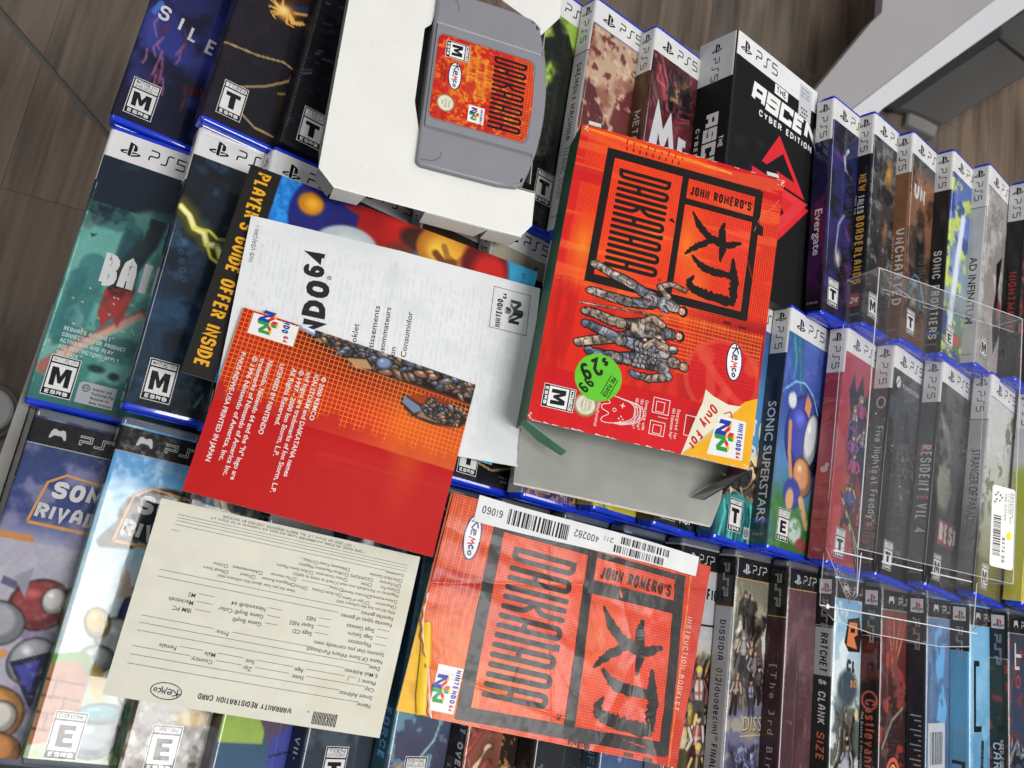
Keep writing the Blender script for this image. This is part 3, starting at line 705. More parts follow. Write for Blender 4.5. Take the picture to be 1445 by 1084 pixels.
    def crowd(s, x0, x1, y0, y1, n, h, cols, seed=1, skin=('c8a088', 'b88a70', 'd4b49c'), hair=('2a2220', '5a4030', '8a8078', '1c1c22')):
        """a printed group of plain, generic standing figures"""
        r = random.Random(seed); fs = sorted([(r.uniform(y0, y1), r.uniform(x0, x1)) for _ in range(n)])
        m0 = s.m
        for fy, fx in fs:
            k = h * r.uniform(.8, 1.15); a = r.uniform(-.15, .15); c = C(r.choice(cols)); c2 = C(r.choice(cols)); P_ = lambda u, v: (fx + (u + v * a) * k, fy + v * k)
            bx = (np.abs(s.X - fx) < k * .6) & (s.Y > fy - k * .3) & (s.Y < fy + k * 1.25)
            s.m = bx.astype(float) if m0 is None else bx * m0
            dk = tuple(q * .35 for q in c)
            s.line([P_(-.08, .5), P_(-.12, 1.1)], k * .15, dk, .5); s.line([P_(.08, .5), P_(.13, 1.1)], k * .15, dk, .5)
            s.poly([P_(-.2, .14), P_(.2, .14), P_(.15, .58), P_(-.15, .58)], dk, .8); s.poly([P_(-.17, .15), P_(.15, .15), P_(.11, .54), P_(-.12, .54)], c, .9)
            s.line([P_(0, .16), P_(.02, .5)], k * .05, c2, .8, .8); s.line([P_(-.14, .42), P_(.14, .4)], k * .05, c2, .8, .7)
            for sg in (-1, 1):
                e = (sg * r.uniform(.22, .36), r.uniform(.3, .42)); hnd = (sg * r.uniform(.1, .4), r.uniform(.42, .62)); s.line([P_(sg * .18, .18), P_(*e), P_(*hnd)], k * .11, dk, .6); s.line([P_(sg * .18, .18), P_(*e), P_(*hnd)], k * .06, c2, .6)
            s.blob(*P_(0, .0), k * .13, k * .15, '1a1412', .3); s.blob(*P_(0, .01), k * .105, k * .13, r.choice(skin), .4); s.blob(*P_(-.01, -.06), k * .13, k * .09, r.choice(hair), .4)
            if r.random() < .5: s.line([P_(-.1, -.04), P_(-.12, .12)], k * .07, r.choice(hair), .7)
        s.m = m0
    def plate(s, m, sc=1.8, seed=3, tint=('8a7a6c', '5a6478', 'a89484', '2c2a2c')):
        """armour-like relief drawn inside mask m"""
        r, r2 = s.warp(sc, seed, .8)
        pal = np.array([C(q) for q in tint]); v = np.clip((r - .28) / .44, 0, .999) * len(pal); idx = v.astype(int); fr = v - idx
        c = pal[idx] * (.6 + .8 * np.clip((r2 - .3) / .4, 0, 1))[..., None]
        ln = np.clip(1 - np.minimum(fr, 1 - fr) / .14, 0, 1) * .8
        c = np.clip(c * (1 - ln[..., None]), 0, 1); w = (m * .5)[..., None]; s.C = s.C * (1 - w) + c * w

# ------------------------------------------------------------------ game cases
RC = 2.4; QC = math.pi * RC / 4
def wrap(x, y, h):
    """x<0 runs down the spine, x>0 across the cover, y up; h off the surface"""
    if x > QC: return (x - QC + RC, y, h)
    if x < -QC: return (-h, y, x + QC - RC)
    a = (x + QC) / (2 * QC) * math.pi / 2
    return (RC - (RC + h) * math.cos(a), y, -RC + (RC + h) * math.sin(a))
def wrap_grid(xs, ys):
    P = np.zeros((len(xs), len(ys), 3))
    for i, x in enumerate(xs):
        p = wrap(x, 0, 0); P[i, :, 0] = p[0]; P[i, :, 2] = p[2]; P[i, :, 1] = -ys
    return P

def shell_mesh(W, T, top, bot, inset=0.35, r=2.6, seam=True):
    """rounded box shell, local axes of the case"""
    n = 5; prof = []
    x0, x1, z0, z1 = inset * .9, W, -T + .2, -inset
    for (cx, cz, a0) in ((x1 - r, z1 - r, 0), (x0 + r, z1 - r, 90), (x0 + r, z0 + r, 180), (x1 - r, z0 + r, 270)):
        for k in range(n + 1):
            a = math.radians(a0 + 90 * k / n); prof.append((cx + r * math.cos(a), cz + r * math.sin(a), cx, cz))
    ycs = [(top, 1.7), (top - .35, .75), (top - 1.3, .12), (top - 2.2, 0), (bot + 2.2, 0), (bot + 1.3, .12), (bot + .35, .75), (bot, 1.7)]
    V = []; F = []; m = len(prof)
    cxm, czm = (x0 + x1) / 2, (z0 + z1) / 2
    for y, ins in ycs:
        for (x, z, cx, cz) in prof:
            dx, dz = x - cx, z - cz; l = math.hypot(dx, dz)
            V.append((x - dx / l * ins, y, z - dz / l * ins))
    for k in range(len(ycs) - 1):
        for i in range(m):
            j = (i + 1) % m; F.append((k * m + i, k * m + j, (k + 1) * m + j, (k + 1) * m + i))
    F.append(tuple(range(m))[::-1]); b = (len(ycs) - 1) * m; F.append(tuple(b + i for i in range(m)))
    return V, F
_shell_cache = {}
def shell(kind, W, T, top, bot, mat, parent):
    key = (kind, W, T, top, bot)
    if key not in _shell_cache:
        V, F = shell_mesh(W, T, top, bot); o = mesh_obj('case_shell', V, F, mat, parent, smooth=True); _shell_cache[key] = o.data
        return o
    return link(bpy.data.objects.new('case_shell', _shell_cache[key]), parent)
_ridge = {}
def ridges(kind, W, T, yb, mat, parent):
    """the seam lip that runs round the closed end of the case"""
    if (kind, W) not in _ridge:
        V = []; F = []
        for z in (-T * .42, -T * .58):
            b = len(V)
            for (x, dz) in ((4, .35), (W - 4, .35), (W - 4, -.35), (4, -.35)):
                V.append((x, yb - .55, z + dz)); 
            for (x, dz) in ((4, .6), (W - 4, .6), (W - 4, -.6), (4, -.6)):
                V.append((x, yb + .3, z + dz))
            F += [(b, b + 1, b + 2, b + 3), (b, b + 4, b + 5, b + 1), (b + 3, b + 2, b + 6, b + 7)]
        o = mesh_obj('shell_seam', V, F, mat, parent); _ridge[(kind, W)] = o.data; return o
    return link(bpy.data.objects.new('shell_seam', _ridge[(kind, W)]), parent)

XD = 1.0
def make_case(kind, x, y, z, th, label, group, cover, deco, spine=None, hw=WHITE, spine_head=None, hl=None, W=None, T=14.2, H=None, mat=None, shellmat=None, name='game_case', res=0.75, vis=62, psz=1.0, header=True, logo_col=None, mode='ps'):
    if kind == 'ps5': W = W or 134; H = H or 166.5
    else: W = W or 104; H = H or 172
    top = 3.2 if kind == 'ps5' else 4.2; bot = -H - (3.4 if kind == 'ps5' else 3.5)
    if isinstance(th, tuple): th, rz = th
    else: rz = 0 if kind == 'ps5' else max(-3.6, min(1.0, 1.4 - x / 112.0))
    t = math.radians(th); r = math.radians(rz)
    m = frame((x, y, z), (math.cos(t) * math.cos(r), -math.sin(r) * math.cos(t), -math.sin(t)), (math.sin(r), math.cos(r), 0))
    root = thing(name, label, 'game case' if name == 'game_case' else 'game box', mat=m, group=group)
    smat = shellmat or (M_BLUE if kind == 'ps5' else M_GREY)
    if name == 'game_case':
        shell(kind, W, T, top, bot, smat, root); ridges(kind, W, T, bot, smat, root)
    xs = np.concatenate([np.arange(-T + .4, -QC, res), np.linspace(-QC, QC, 7), np.arange(QC + res, vis, res), [vis + 6, W - 1]])
    ys = np.linspace(0, H, int(H / res) + 1)
    cv = Canvas(xs, ys)
    cv.fill('202020'); cover(cv)
    cv.all(); cv.lum(.05, 1.6, 91)
    if spine: cv.box(-99, -.2, 0, 999); spine(cv); cv.all()
    mt = mat or M_FILM
    grid_obj('printed_sleeve', wrap_grid(xs, ys), cv.C, mt, root)
    if name != 'game_case':
        V = [(.3, 0, -.3), (W, 0, -.3), (W, 0, -T), (.3, 0, -T), (.3, -H, -.3), (W, -H, -.3), (W, -H, -T), (.3, -H, -T)]
        mesh_obj('box_body', V, [(0, 1, 2, 3), (7, 6, 5, 4), (1, 5, 6, 2), (0, 3, 7, 4), (3, 2, 6, 7), (0, 4, 5, 1)], M_KBOX, root)
    if header:
        P = Print(wrap)
        if kind == 'ps5':
            P.rect(0, -17, vis - .5, 0, hw, 0, dx=.8)
            P.rect(-T + .5, -(spine_head or 33), 0, 0, hw, 0, dx=.8)
            if hl: P.rect(0, -17.6, vis - .5, -17, hl, 1, dx=.8); P.rect(-T + .5, -(spine_head or 33) - .6, 0, -(spine_head or 33), hl, 1, dx=.8)
            P.build('header_band', mt, root)
            P = Print(wrap); c_ = logo_col or '101014'
            ps_logo(P, 7.5, -13.3, 9.2, c_); ps5_text(P, 24, -11.5, 6.6, c_)
            ps_logo(P, -T / 2 - 4.6, -9.6, 6.9, c_); ps5_text(P, -T / 2 - 2.7, -13.5, 5.2, c_, rot=-90)
            P.build('platform_logo', mt, root)
        else:
            gold = mode == 'ps'
            P.rect(0, -14.5, vis - .5, -1.2, '17171a', 0, dx=.8); P.rect(-T + .5, -34, 0, -1.2, '17171a', 0, dx=.8)
            P.rect(0, -15.1, vis - .5, -14.5, 'b98a3a' if gold else '9a9a9a', 1, dx=.8); P.rect(-T + .5, -34.6, 0, -34, 'b98a3a' if gold else '9a9a9a', 1, dx=.8)
            P.build('header_band', mt, root); P = Print(wrap)
            if gold:
                ps_logo(P, 7, -11.5, 7, 'b8b8b8', layer=2); ps5_text(P, 19, -10.3, 5.2, 'b8b8b8', layer=2, last='P'); psp_text(P, -T / 2 - 2.2, -6, 4.4, 'b8b8b8', rot=-90, layer=2)
            else:
                pad_icon(P, 9.5, -10, 5.2, 'b4b4b4', 2); psp_text(P, 25, -10.4, 5.0, 'b8b8b8', layer=2)
                P.rect(-T / 2 - 4.6, -12.5, -T / 2 + 4.6, -2.6, WHITE, 2)
                ps_logo(P, -T / 2 - 3.7, -11.6, 6.4, layer=3, cols=('c0202c', '20607c', '2a3a8c')); psp_text(P, -T / 2 - 2.2, -17, 4.4, 'b8b8b8', rot=-90, layer=2)
            P.build('platform_logo', mt, root)
    for nm, fn in deco:
        P = Print(wrap); fn(P, T); P.build(nm, mt, root)
    return root

def D(fn, name='title_lettering'): return (name, fn)
def rate(letter, head, s=8.5, v=162, w=13.5, two=None): return ('rating_label', lambda P, T: esrb(P, s, -v, w, letter, head, two=two))
def spb(t, v, h=5.5, col=WHITE, fit=None, off=0.0, sl=0.0): return ('spine_lettering', lambda P, T: P.btext(t, -T / 2 - h / 2, -v, h, col, rot=-90, fit=fit, off=off, sl=sl))
def spt(t, v, h=5.5, col=WHITE, wt=.17, wd=.55, fit=None, off=0, sl=0, sp=.14): return ('spine_lettering', lambda P, T: P.text(t, -T / 2 - h / 2 + off, -v, h, col, wt, wd, rot=-90, fit=fit, sl=sl, sp=sp))
def code(t, col='9a9a9a', v=161): return ('stock_number', lambda P, T: P.text(t, -T + 2, -v, 1.7, col, .16, .6, fit=8.5))

G1 = 'game cases in the back row'; G2 = 'game cases in the middle row'; G3 = 'slim game cases in the front row'
Z1 = 23.0; Z3 = -7.5

# ---- back row
def c(cv):
    cv.grad([(0, '10143c'), (70, '141a5c'), (115, '1b2a86'), (128, '10143c'), (166, '0d0f2c')])
    cv.noise('0a0c26', 14, .5, .2, 3, .8); cv.poly([(0, 118), (62, 132), (62, 170), (0, 170)], '0e1130', 3)
    cv.noise('2a3aa8', 20, .58, .15, 9, .5)
    rnd = random.Random(4)
    for i in range(16):
        a, b_ = rnd.uniform(3, 46), rnd.uniform(92, 136); cv.line([(a, b_), (a + rnd.uniform(-3, 3), b_ + 6), (a + rnd.uniform(-4, 4), b_ + rnd.uniform(8, 17))], .9, 'a05a90' if i % 3 else '7a2030', .8, .75)
    cv.blob(38, 132, 8, 6, '4a1220', .9); cv.line([(6, 86), (4, 93)], 2.5, '2a5ac0', 1)
make_case('ps5', 1.8, 170.8, -42, (10, 1.8), 'blue-edged case with dark blue cover reading SILE, leftmost in the back row', G1, c,
    [D(lambda P, T: [P.text(ch, xx, -99 + dy, 10, 'cfd0d6', .17, .66, rot=-4) for ch, xx, dy in (('S', 6, 3), ('I', 19, 1), ('L', 26, -2), ('E', 37.5, -5))]), rate('M', 'MATURE 17+', 5.5, 162, 15.5, two='JEUNES ADULTES 17+')])
def c(cv):
    cv.fill('14101a'); cv.noise('241a2c', 20, .5, .3, 4, .7); cv.blob(30, 70, 30, 26, '3a2010', 1, a=.8)
    cv.line([(60, 72), (40, 73), (30, 78)], 4, '1e2c50', 1); cv.blob(29, 80, 12, 9, 'b05a08', 1, a=.8); cv.blob(28, 81, 8, 6.5, 'e89a20', .6); cv.blob(27, 80, 4.5, 4, 'ffe27a', .6)
    rnd = random.Random(7)
    for i in range(12):
        a = rnd.uniform(0, 6.28); cv.line([(28 + 4 * math.cos(a), 80 + 3 * math.sin(a)), (28 + 9 * math.cos(a + .3), 80 + 8 * math.sin(a + .2)), (29 + 12 * math.cos(a), 78 + 11 * math.sin(a))], .9, 'ffc23a', .8, .9, .5)
    cv.line([(34, 78), (44, 74), (58, 76)], 1.2, 'e8a020', .8); cv.line([(36, 84), (46, 80), (58, 84)], .9, 'ffc840', .8)
    cv.line([(0, 118), (20, 116), (36, 112), (44, 114), (42, 122), (30, 132), (16, 140), (14, 152), (30, 160), (60, 161)], .9, 'b89a58', .6, .9)
    cv.blob(44, 138, 8, 12, '241c10', .5); cv.line([(38, 133), (44, 130), (50, 133)], .9, '8a7030', .6)
    cv.line([(44, 47), (52, 43), (60, 46)], 1.6, 'b01818', .5); cv.line([(46, 52), (54, 46), (58, 56), (62, 46)], 1.6, 'b01818', .5)
make_case('ps5', 51, 171.5, -6, (14, 1.5), 'black-covered case with a glowing yellow fist and gold thread in the back row', G1, c, [rate('T', 'TEEN', 7, 161, 14)])
def c(cv):
    cv.fill('121218'); cv.noise('2a2c38', 9, .55, .2, 2, .6, an=.3)
    rnd = random.Random(11)
    for i in range(90):
        a, b_ = rnd.uniform(0, 60), rnd.uniform(20, 130); l = rnd.uniform(2, 7); cv.line([(a, b_), (a + l, b_ - l * rnd.uniform(.1, .8))], .7, rnd.choice(['4a4e5c', '6a6e7c', '343844']), .7, .7)
    for i in range(60):
        cv.line([(-1 + .2 * (i % 2), i * 2.4 + 10), (1.2, i * 2.4 + 11)], .8, '5a5a5a', .6, .7)
make_case('ps5', 95, 167, -4, (17, 1), 'black card slipcase with T rating beside the white cartridge tray', G1, c,
    [rate('T', 'TEEN', 9, 158, 15, two='ADOLESCENTS')], name='game_slipcase', mat=M_CARDBOX, header=False, H=164)
def c(cv):
    cv.grad([(0, '8ab02a'), (60, '9cc42c'), (110, '5a7a1c'), (166, '1c2410')]); cv.noise('2e3c14', 18, .52, .12, 5, .9); cv.noise('b8dc3a', 26, .6, .1, 8, .6)
    cv.poly([(10, 40), (30, 26), (44, 50), (38, 96), (24, 120), (12, 96), (20, 70)], '141a10', 1.5); cv.line([(16, 20), (30, 44), (52, 60)], 5, '161c12', 1); cv.line([(30, 100), (42, 150)], 9, '10140c', 3)
    cv.blob(20, 60, 6, 14, 'a8d030', .6, 20); cv.noise('0c0e0a', 12, .5, .2, 12, .7); cv.box(0, 60, 120, 170).fill('12160e'); cv.noise('26301a', 9, .5, .2, 3)
make_case('ps5', 226, 166, 12, (18, -0.3), 'case with a lime green and black cover between the white tray and a white spine', G1, c, [rate('T', 'TEEN', 24, 150, 14), ('online_notice', lambda P, T: [P.rect(18, -164, 34, -154, '3a3a3a', 1), globe(P, 22, -157, 1.8, WHITE)])])
def c(cv):
    cv.grad([(0, 'b09078'), (50, 'c0a083'), (90, 'b8937a'), (166, '4a1c1c')]); cv.noise('8a4a3c', 16, .55, .14, 3, .8)
    cv.poly([(0, 60), (10, 62), (16, 74), (26, 84), (24, 100), (14, 110), (0, 116)], '5a2428', 2); cv.poly([(30, 60), (60, 30), (62, 166), (26, 166), (30, 120), (38, 100), (26, 80)], '6a2c2a', 2.5)
    cv.noise('6a2426', 6, .58, .08, 7, .9); cv.noise('d8b898', 7, .64, .08, 21, .8); cv.box(0, 70, 118, 170).fill('4a1a20')
make_case('ps5', 266.3, 165, 15, (18, -0.8), 'case with a rust-brown cover and white spine lettered DAEMON X MACHINA', G1, c,
    [('spine_lettering', lambda P, T: [P.text('DAEMON', -9.6, -46, 4.6, '18181c', .15, .5, rot=-90, fit=23), P.text('X', -9.6, -71, 4.6, 'a81c28', .16, .55, rot=-90), P.text('MACHINA', -9.6, -76.5, 4.6, '18181c', .15, .5, rot=-90, fit=27), P.text('TITANIC SCION', -9.6, -108, 4.6, '18181c', .09, .45, rot=-90, fit=37)]),
     ('publisher_mark', lambda P, T: P.text('marvelous', -12, -158, 1.8, 'a8402c', .2, .6, fit=9))],
    spine=lambda cv: cv.fill('c9c9ca'), spine_head=38, hl='2a3c8c')
def c(cv):
    cv.fill('5a1820'); cv.noise('2a0c14', 10, .5, .15, 2, .9); cv.clutter(2, 44, 18, 60, ['7a2830', '3a2228', '5a3a34', '20202a', '8a2c34'], 50, 6, 3); cv.clutter(22, 40, 26, 44, ['c89048', '2a2a34', '806050'], 18, 5, 9)
    cv.box(0, 70, 60, 170).fill('501520'); cv.noise('7a2430', 9, .5, .2, 5)
make_case('ps5', 313, 163, 15, (18.5, -1), 'case with a dark red monster cover and thin brown spine reading METAL', G1, c,
    [D(lambda P, T: [P.poly([(6, -84), (10, -50), (18, -70), (24, -54), (34, -92), (28, -92), (24, -72), (19, -88), (14, -74), (13, -92), (7, -94)], 'c8c8cc', 1), P.text('ETAL', 34, -92, 24, 'c8c8cc', .22, .5)]),
     spt('METAL', 62, 5.6, 'd8d4d0', .15, .7, fit=30)], spine=lambda cv: (cv.grad([(0, '4a3420'), (70, '54301c'), (166, '2a2016')]),))
def c(cv):
    cv.fill('0f0f12'); cv.box(-40, 99, 0, 17.5).fill('d2d2d4'); cv.box(-40, -.2, 0, 35).fill('c4c4c6'); cv.box(-40, -.2, 35, 999).fill('101013'); cv.box(6, 40, 70, 100).noise('17171f', 9, .5, .1, 3)
def asc(P, T):
    P.rect(0, -18, 99, 0, 'd4d4d6', 0, dx=1.2); P.rect(-T + .5, -35, 0, 0, 'c8c8ca', 0, dx=1.2)
make_case('ps5', 368, 175.5, 30, (18.5, -1.6), 'large black card game box with red emblem and CYBER EDITION print', 'boxed editions', c,
    [('header_band', asc), ('platform_logo', lambda P, T: [ps_logo(P, 4, -13.5, 10, '101014', layer=1), ps5_text(P, 22, -12.5, 8, '101014'), ps_logo(P, -T / 2 - 5, -12, 7.4, '101014'), ps5_text(P, -T / 2 - 3, -16, 5.8, '101014', rot=-90)]),
     D(lambda P, T: [P.text('ASCENT', 20, -44, 15, 'dcdcdc', .27, .95, fit=96, sl=.14, sp=.07, sq=True), P.rect(46, -26.5, 62, -18.8, 'dcdcdc', 1), P.text('THE', 48, -25, 5, '101014', .18, .75, layer=2, fit=12), P.text('CYBER EDITION', 30, -52, 5, 'dcdcdc', .2, .6, fit=66)]),
     ('emblem', lambda P, T: [P.poly([(56, -56), (92, -92), (60, -92), (56, -84), (78, -84), (62, -68), (44, -84), (38, -84)], 'c8242c', 1), P.poly([(28, -92), (52, -92), (52, -98), (40, -98), (66, -124), (74, -116), (50, -98), (98, -98), (64, -134), (28, -98)], 'c8242c', 1.5), P.poly([(62, -94), (96, -94), (64, -128), (48, -112), (54, -106), (64, -116), (80, -100), (62, -100)], 'd03038', 2)]),
     ('spine_lettering', lambda P, T: [P.text('ASCENT', -T / 2 - 5, -60, 12, 'd4d4d4', .27, .8, rot=-90, fit=66, sp=.08, sq=True), P.text('THE', -T / 2 + 9, -80, 4, 'd4d4d4', .2, .7, rot=-90), P.text('CYBER EDITION', -T / 2 - 12, -68, 3.4, 'd4d4d4', .2, .6, rot=-90, fit=56)]),
     ('price_sticker', lambda P, T: [P.rect(76, -30, 92, -3, 'b9bbc0', 2), [P.text(s_, 77.5, -7 - 3.2 * i, 1.9, '55565c', .15, .6, fit=11, layer=3) for i, s_ in enumerate(('The Ascent', 'Cyber Edit', 'NEW PS5'))], [P.rect(78 + (i * 5) % 9, -29 + (i * 3) % 9, 80 + (i * 5) % 9, -27.5 + (i * 3) % 9, '2a2a2a', 3) for i in range(9)]])],
    name='edition_box', mat=M_CARDBOX, W=97, T=33, H=180, header=False, vis=94, res=1.3)
def c(cv):
    cv.grad([(0, '161a3c'), (60, '141c58'), (166, '1a1030')]); cv.noise('281c70', 20, .5, .2, 2, .7); cv.line([(22, 34), (17, 40), (19, 50), (27, 54)], 2, 'c8d0e8', .7, .9)
    cv.line([(24, 82), (14, 96), (12, 118), (20, 134)], 1.4, '9aa4c8', .8, .8); cv.blob(15, 122, 6, 9, 'd8c8b0', .8, a=.8); cv.noise('6a2c80', 14, .62, .1, 6, .6); cv.noise('10101c', 12, .55, .1, 9, .8)
make_case('ps5', 465.4, 167, 15, (19, -2.2), 'case with a dark blue and violet spine lettered Evergate', G1, c, [spb('Evergate', 88, 5.6, 'd8d8dc', fit=36, off=.012), rate('T', 'TEEN', 5, 160, 13, two='ADOLESCENTS'), code('2106468')],
    spine=lambda cv: (cv.grad([(0, '101438'), (90, '1a1450'), (140, '4a1450'), (166, '0e0c14')]), cv.noise('0c0c1c', 14, .5, .2, 5, .6)))
def c(cv):
    cv.grad([(0, '505054'), (60, '3c3a3c'), (166, '241c1c')]); cv.noise('808084', 8, .56, .1, 3, .7); cv.blob(24, 40, 8, 16, 'd08a1c', .8, a=.8); cv.blob(22, 90, 5, 14, 'a0601c', .9, a=.7); cv.noise('1a1a1e', 12, .5, .1, 8, .8)
make_case('ps5', 503.7, 168.5, 15, (19.5, -1.4), 'case with a yellow-lettered dark navy spine reading NEW TALES FROM THE BORDERLANDS', G1, c,
    [('spine_lettering', lambda P, T: [P.text('NEW', -9.6, -49, 6, 'd8901c', .22, .6, rot=-90, fit=14), P.text('TALES', -9.6, -66, 5.2, 'd0d0d0', .2, .55, rot=-90, fit=15), P.text('FROM THE', -12.6, -66, 2, 'd0d0d0', .2, .6, rot=-90, fit=15), P.text('BORDERLANDS', -10, -83, 6.6, 'd8a01c', .2, .5, rot=-90, fit=54), P.text('DELUXE EDITION', -13, -104, 1.8, 'b8b8b8', .2, .7, rot=-90, fit=32)]),
     ('publisher_mark', lambda P, T: [P.rect(-12, -154, -3.5, -144, 'a8242c', 1), P.text('2K', -11, -151.5, 4.6, WHITE, .2, .62, sl=.2, layer=2)]), rate('M', 'MATURE', 5, 160, 12), code('2108319')], spine=lambda cv: cv.fill('14161f'), mat=M_WRAP)
def c(cv):
    cv.grad([(0, '303438'), (20, '3c4246'), (34, '8a5a3c'), (166, '5a3c2c')]); cv.blob(18, 92, 12, 28, '1c1a1c', .5); cv.blob(18, 78, 6, 8, '8a6a54', .6); cv.clutter(4, 30, 106, 140, ['3a6a78', '1a1c20', '8aa4a8', '6a4a38'], 26, 6, 4); cv.noise('201814', 16, .56, .1, 3, .6)
make_case('ps5', 541.6, 166, 15, (20, -0.6), 'case with a tan-brown spine and cover lettered UNCHARTED', G1, c,
    [('spine_lettering', lambda P, T: [P.text('UNCHARTED', -9, -79, 7.4, 'dcdcdc', .19, .55, rot=-90, fit=62), P.text('LEGACY OF THIEVES COLLECTION', -12.4, -84, 2.4, 'cfcfcf', .16, .55, rot=-90, fit=58)]), D(lambda P, T: P.text('UN', 5, -52, 13, 'c8c8c8', .2, .6)), rate('T', 'TEEN', 5, 160, 12), code('3005709')],
    spine=lambda cv: (cv.grad([(0, '8a5c3e'), (80, '90603e'), (166, '6e4a34')]), cv.lum(.1)))
def c(cv):
    cv.grad([(0, '2a4a9a'), (50, '4a6ac0'), (110, '88a0b8'), (166, '3a6a3a')]); cv.noise('c8d84a', 12, .52, .1, 3, .9); cv.noise('1a3a8a', 14, .55, .1, 8, .9); cv.line([(10, 140), (16, 90), (22, 50)], 5, 'd8e0f0', 1.2); cv.blob(22, 150, 9, 6, 'b03a2c', .5)
make_case('ps5', 582.5, 165, 15, (20.5, 0.5), 'case with black spine reading SONIC FRONTIERS and a blue-yellow cover', G1, c, [spt('SONIC FRONTIERS', 84, 6.2, 'dcdcdc', .17, .52, fit=72), ('publisher_mark', lambda P, T: P.text('SEGA', -12, -153, 3, '3a6ac8', .24, .8, fit=10)), rate('E', 'EVERYONE', 5, 160, 12, two='ET 10+'), code('2107306')], spine=lambda cv: cv.fill('232326'))
def c(cv):
    cv.grad([(0, '9a9694'), (80, '8c8684'), (166, 'a09a98')]); cv.noise('b8b2b0', 14, .55, .12, 3); cv.poly([(24, 76), (34, 66), (30, 96), (38, 130), (28, 150), (22, 120), (26, 100)], '14100f', 1.2); cv.blob(33, 112, 5, 12, '7a1c20', .6)
make_case('ps5', 620.4, 166, 15, (21, 1.8), 'case with a white spine reading AD INFINITUM and a pale grey cover', G1, c, [spb('AD INFINITUM', 79, 5.6, '18181a', fit=56, off=.01), D(lambda P, T: [P.text('AD INF', 5, -36, 8, '6a6664', .06, .6), P.text('INITUM', 9, -46, 8, '6a6664', .06, .6)]), rate('M', 'MATURE', 5, 160, 12), code('2106467', '6a6a6a')], spine=lambda cv: cv.fill('c8cacd'), spine_head=36, hl='2a3c8c')
def c(cv): cv.grad([(0, '3c3c40'), (80, '1c1a1c'), (166, '201a18')]); cv.noise('8a2020', 14, .6, .1, 3)
make_case('ps5', 662, 165, 15, (21, 2), 'case with a black spine and red lettering, rightmost in the back row', G1, c, [spt('NIGHTMARE', 78, 6, 'b01c1c', .17, .6, fit=50)], spine=lambda cv: cv.fill('1c1c1f'))

# ---- middle row
def c(cv):
    cv.grad([(17, '1a2c40'), (40, '1c4a52'), (60, '3a8a84'), (110, '58a89c'), (140, '3a8880'), (166, '2c6a66')])
    cv.poly([(0, 17), (60, 17), (60, 34), (30, 44), (0, 66)], '15202f', 3); cv.poly([(0, 66), (34, 42), (34, 80), (0, 110)], '7ab8ac', 6, .5)
    cv.noise('24404a', 18, .55, .12, 6, .5); cv.box(0, 60, 46, 166)
    for x_, y0, y1, w_ in ((27, 30, 88, 15), (8, 84, 120, 16), (24, 74, 116, 10), (2, 92, 130, 9)): cv.line([(x_ + 5, y0), (x_ + 3, y1)], w_ * .8, '2c6a70', .3, .75)
    cv.line([(32, 24), (30, 80)], 15, '1d4650', .2, .8)
    for k in range(26): cv.line([(25, 24 + 2.1 * k), (38, 24 + 2.1 * k)], .8, '143640', .4, .6)
    cv.noise('90c8bc', 20, .6, .1, 12, .5)
    cv.line([(4, 148), (20, 128), (46, 102)], 5, 'a84a44', 1, .85, .4); cv.line([(10, 140), (44, 106)], 3, 'd8b8a0', 1, .7)
    cv.line([(40, 48), (38, 62), (32, 80), (30, 104)], 7, '1a2a30', .6, .95); cv.blob(38, 48, 4.5, 6, '18262c', .4); cv.line([(34, 64), (28, 80), (26, 96)], 5, '24343a', .6)
    cv.poly([(22, 96), (38, 90), (36, 108), (34, 116), (30, 110), (26, 118), (22, 110)], 'a02420', 1.2); cv.clutter(22, 38, 84, 100, ['2a1c1c', '4a2a24', '1c2a30'], 4, 4, 8)
    cv.poly([(15, 52), (26, 50), (20, 53.4), (17, 57)], '1c3a40', .6); cv.poly([(6, 66), (10, 65), (7.6, 68)], '1c3a40', .5)
    cv.noise('2c6a60', 10, .56, .1, 31, .6); cv.blob(30, 142, 6, 3, '1a3a3c', .5); cv.blob(40, 144, 4, 3, '1a3a3c', .5)
    rnd = random.Random(3)
    for i in range(26): cv.blob(rnd.uniform(2, 44), rnd.uniform(96, 140), .8, .6, 'e8c8a0', .6)
def bt(P, T):
    P.text('BATT', 17.5, -94, 20, 'cfd0d0', .2, .44, sp=.05)
make_case('ps5', -1.2, -3.6, -45, (4, 0.8), 'blue-edged case with a teal war scene cover reading BAT, leftmost in the middle row', G2, c,
    [D(bt), ('notice_lettering', lambda P, T: [P.text(s_, 8, -125 - 3.6 * i, 2.5, 'b8d0cc', .17, .6, fit=f_) for i, (s_, f_) in enumerate((('REQUIRES INTERNET', 25), ('CONNECTION FOR PRODUCT', 34), ('ACTIVATION AND PLAY.', 29), ('AGE RESTRICTIONS APPLY.', 33), ('SEE BACK.', 12)))]),
     rate('M', 'MATURE 17+', 6.5, 162.5, 15), ('online_notice', lambda P, T: [P.poly([(24, -163), (44, -163), (44, -150.5), (26, -150.5), (24, -152)], 'a9adb2', 1), globe(P, 28, -154, 1.9, '202020'), [P.text(s_, 31.5, -154.5 - 2.6 * i, 1.8, '202024', .18, .6, layer=2, fit=f_) for i, (s_, f_) in enumerate((('Internet and', 10), ('PlayStation Plus', 12), ('Required for', 10), ('Online Multiplayer', 12)))]])], mat=M_WRAP)
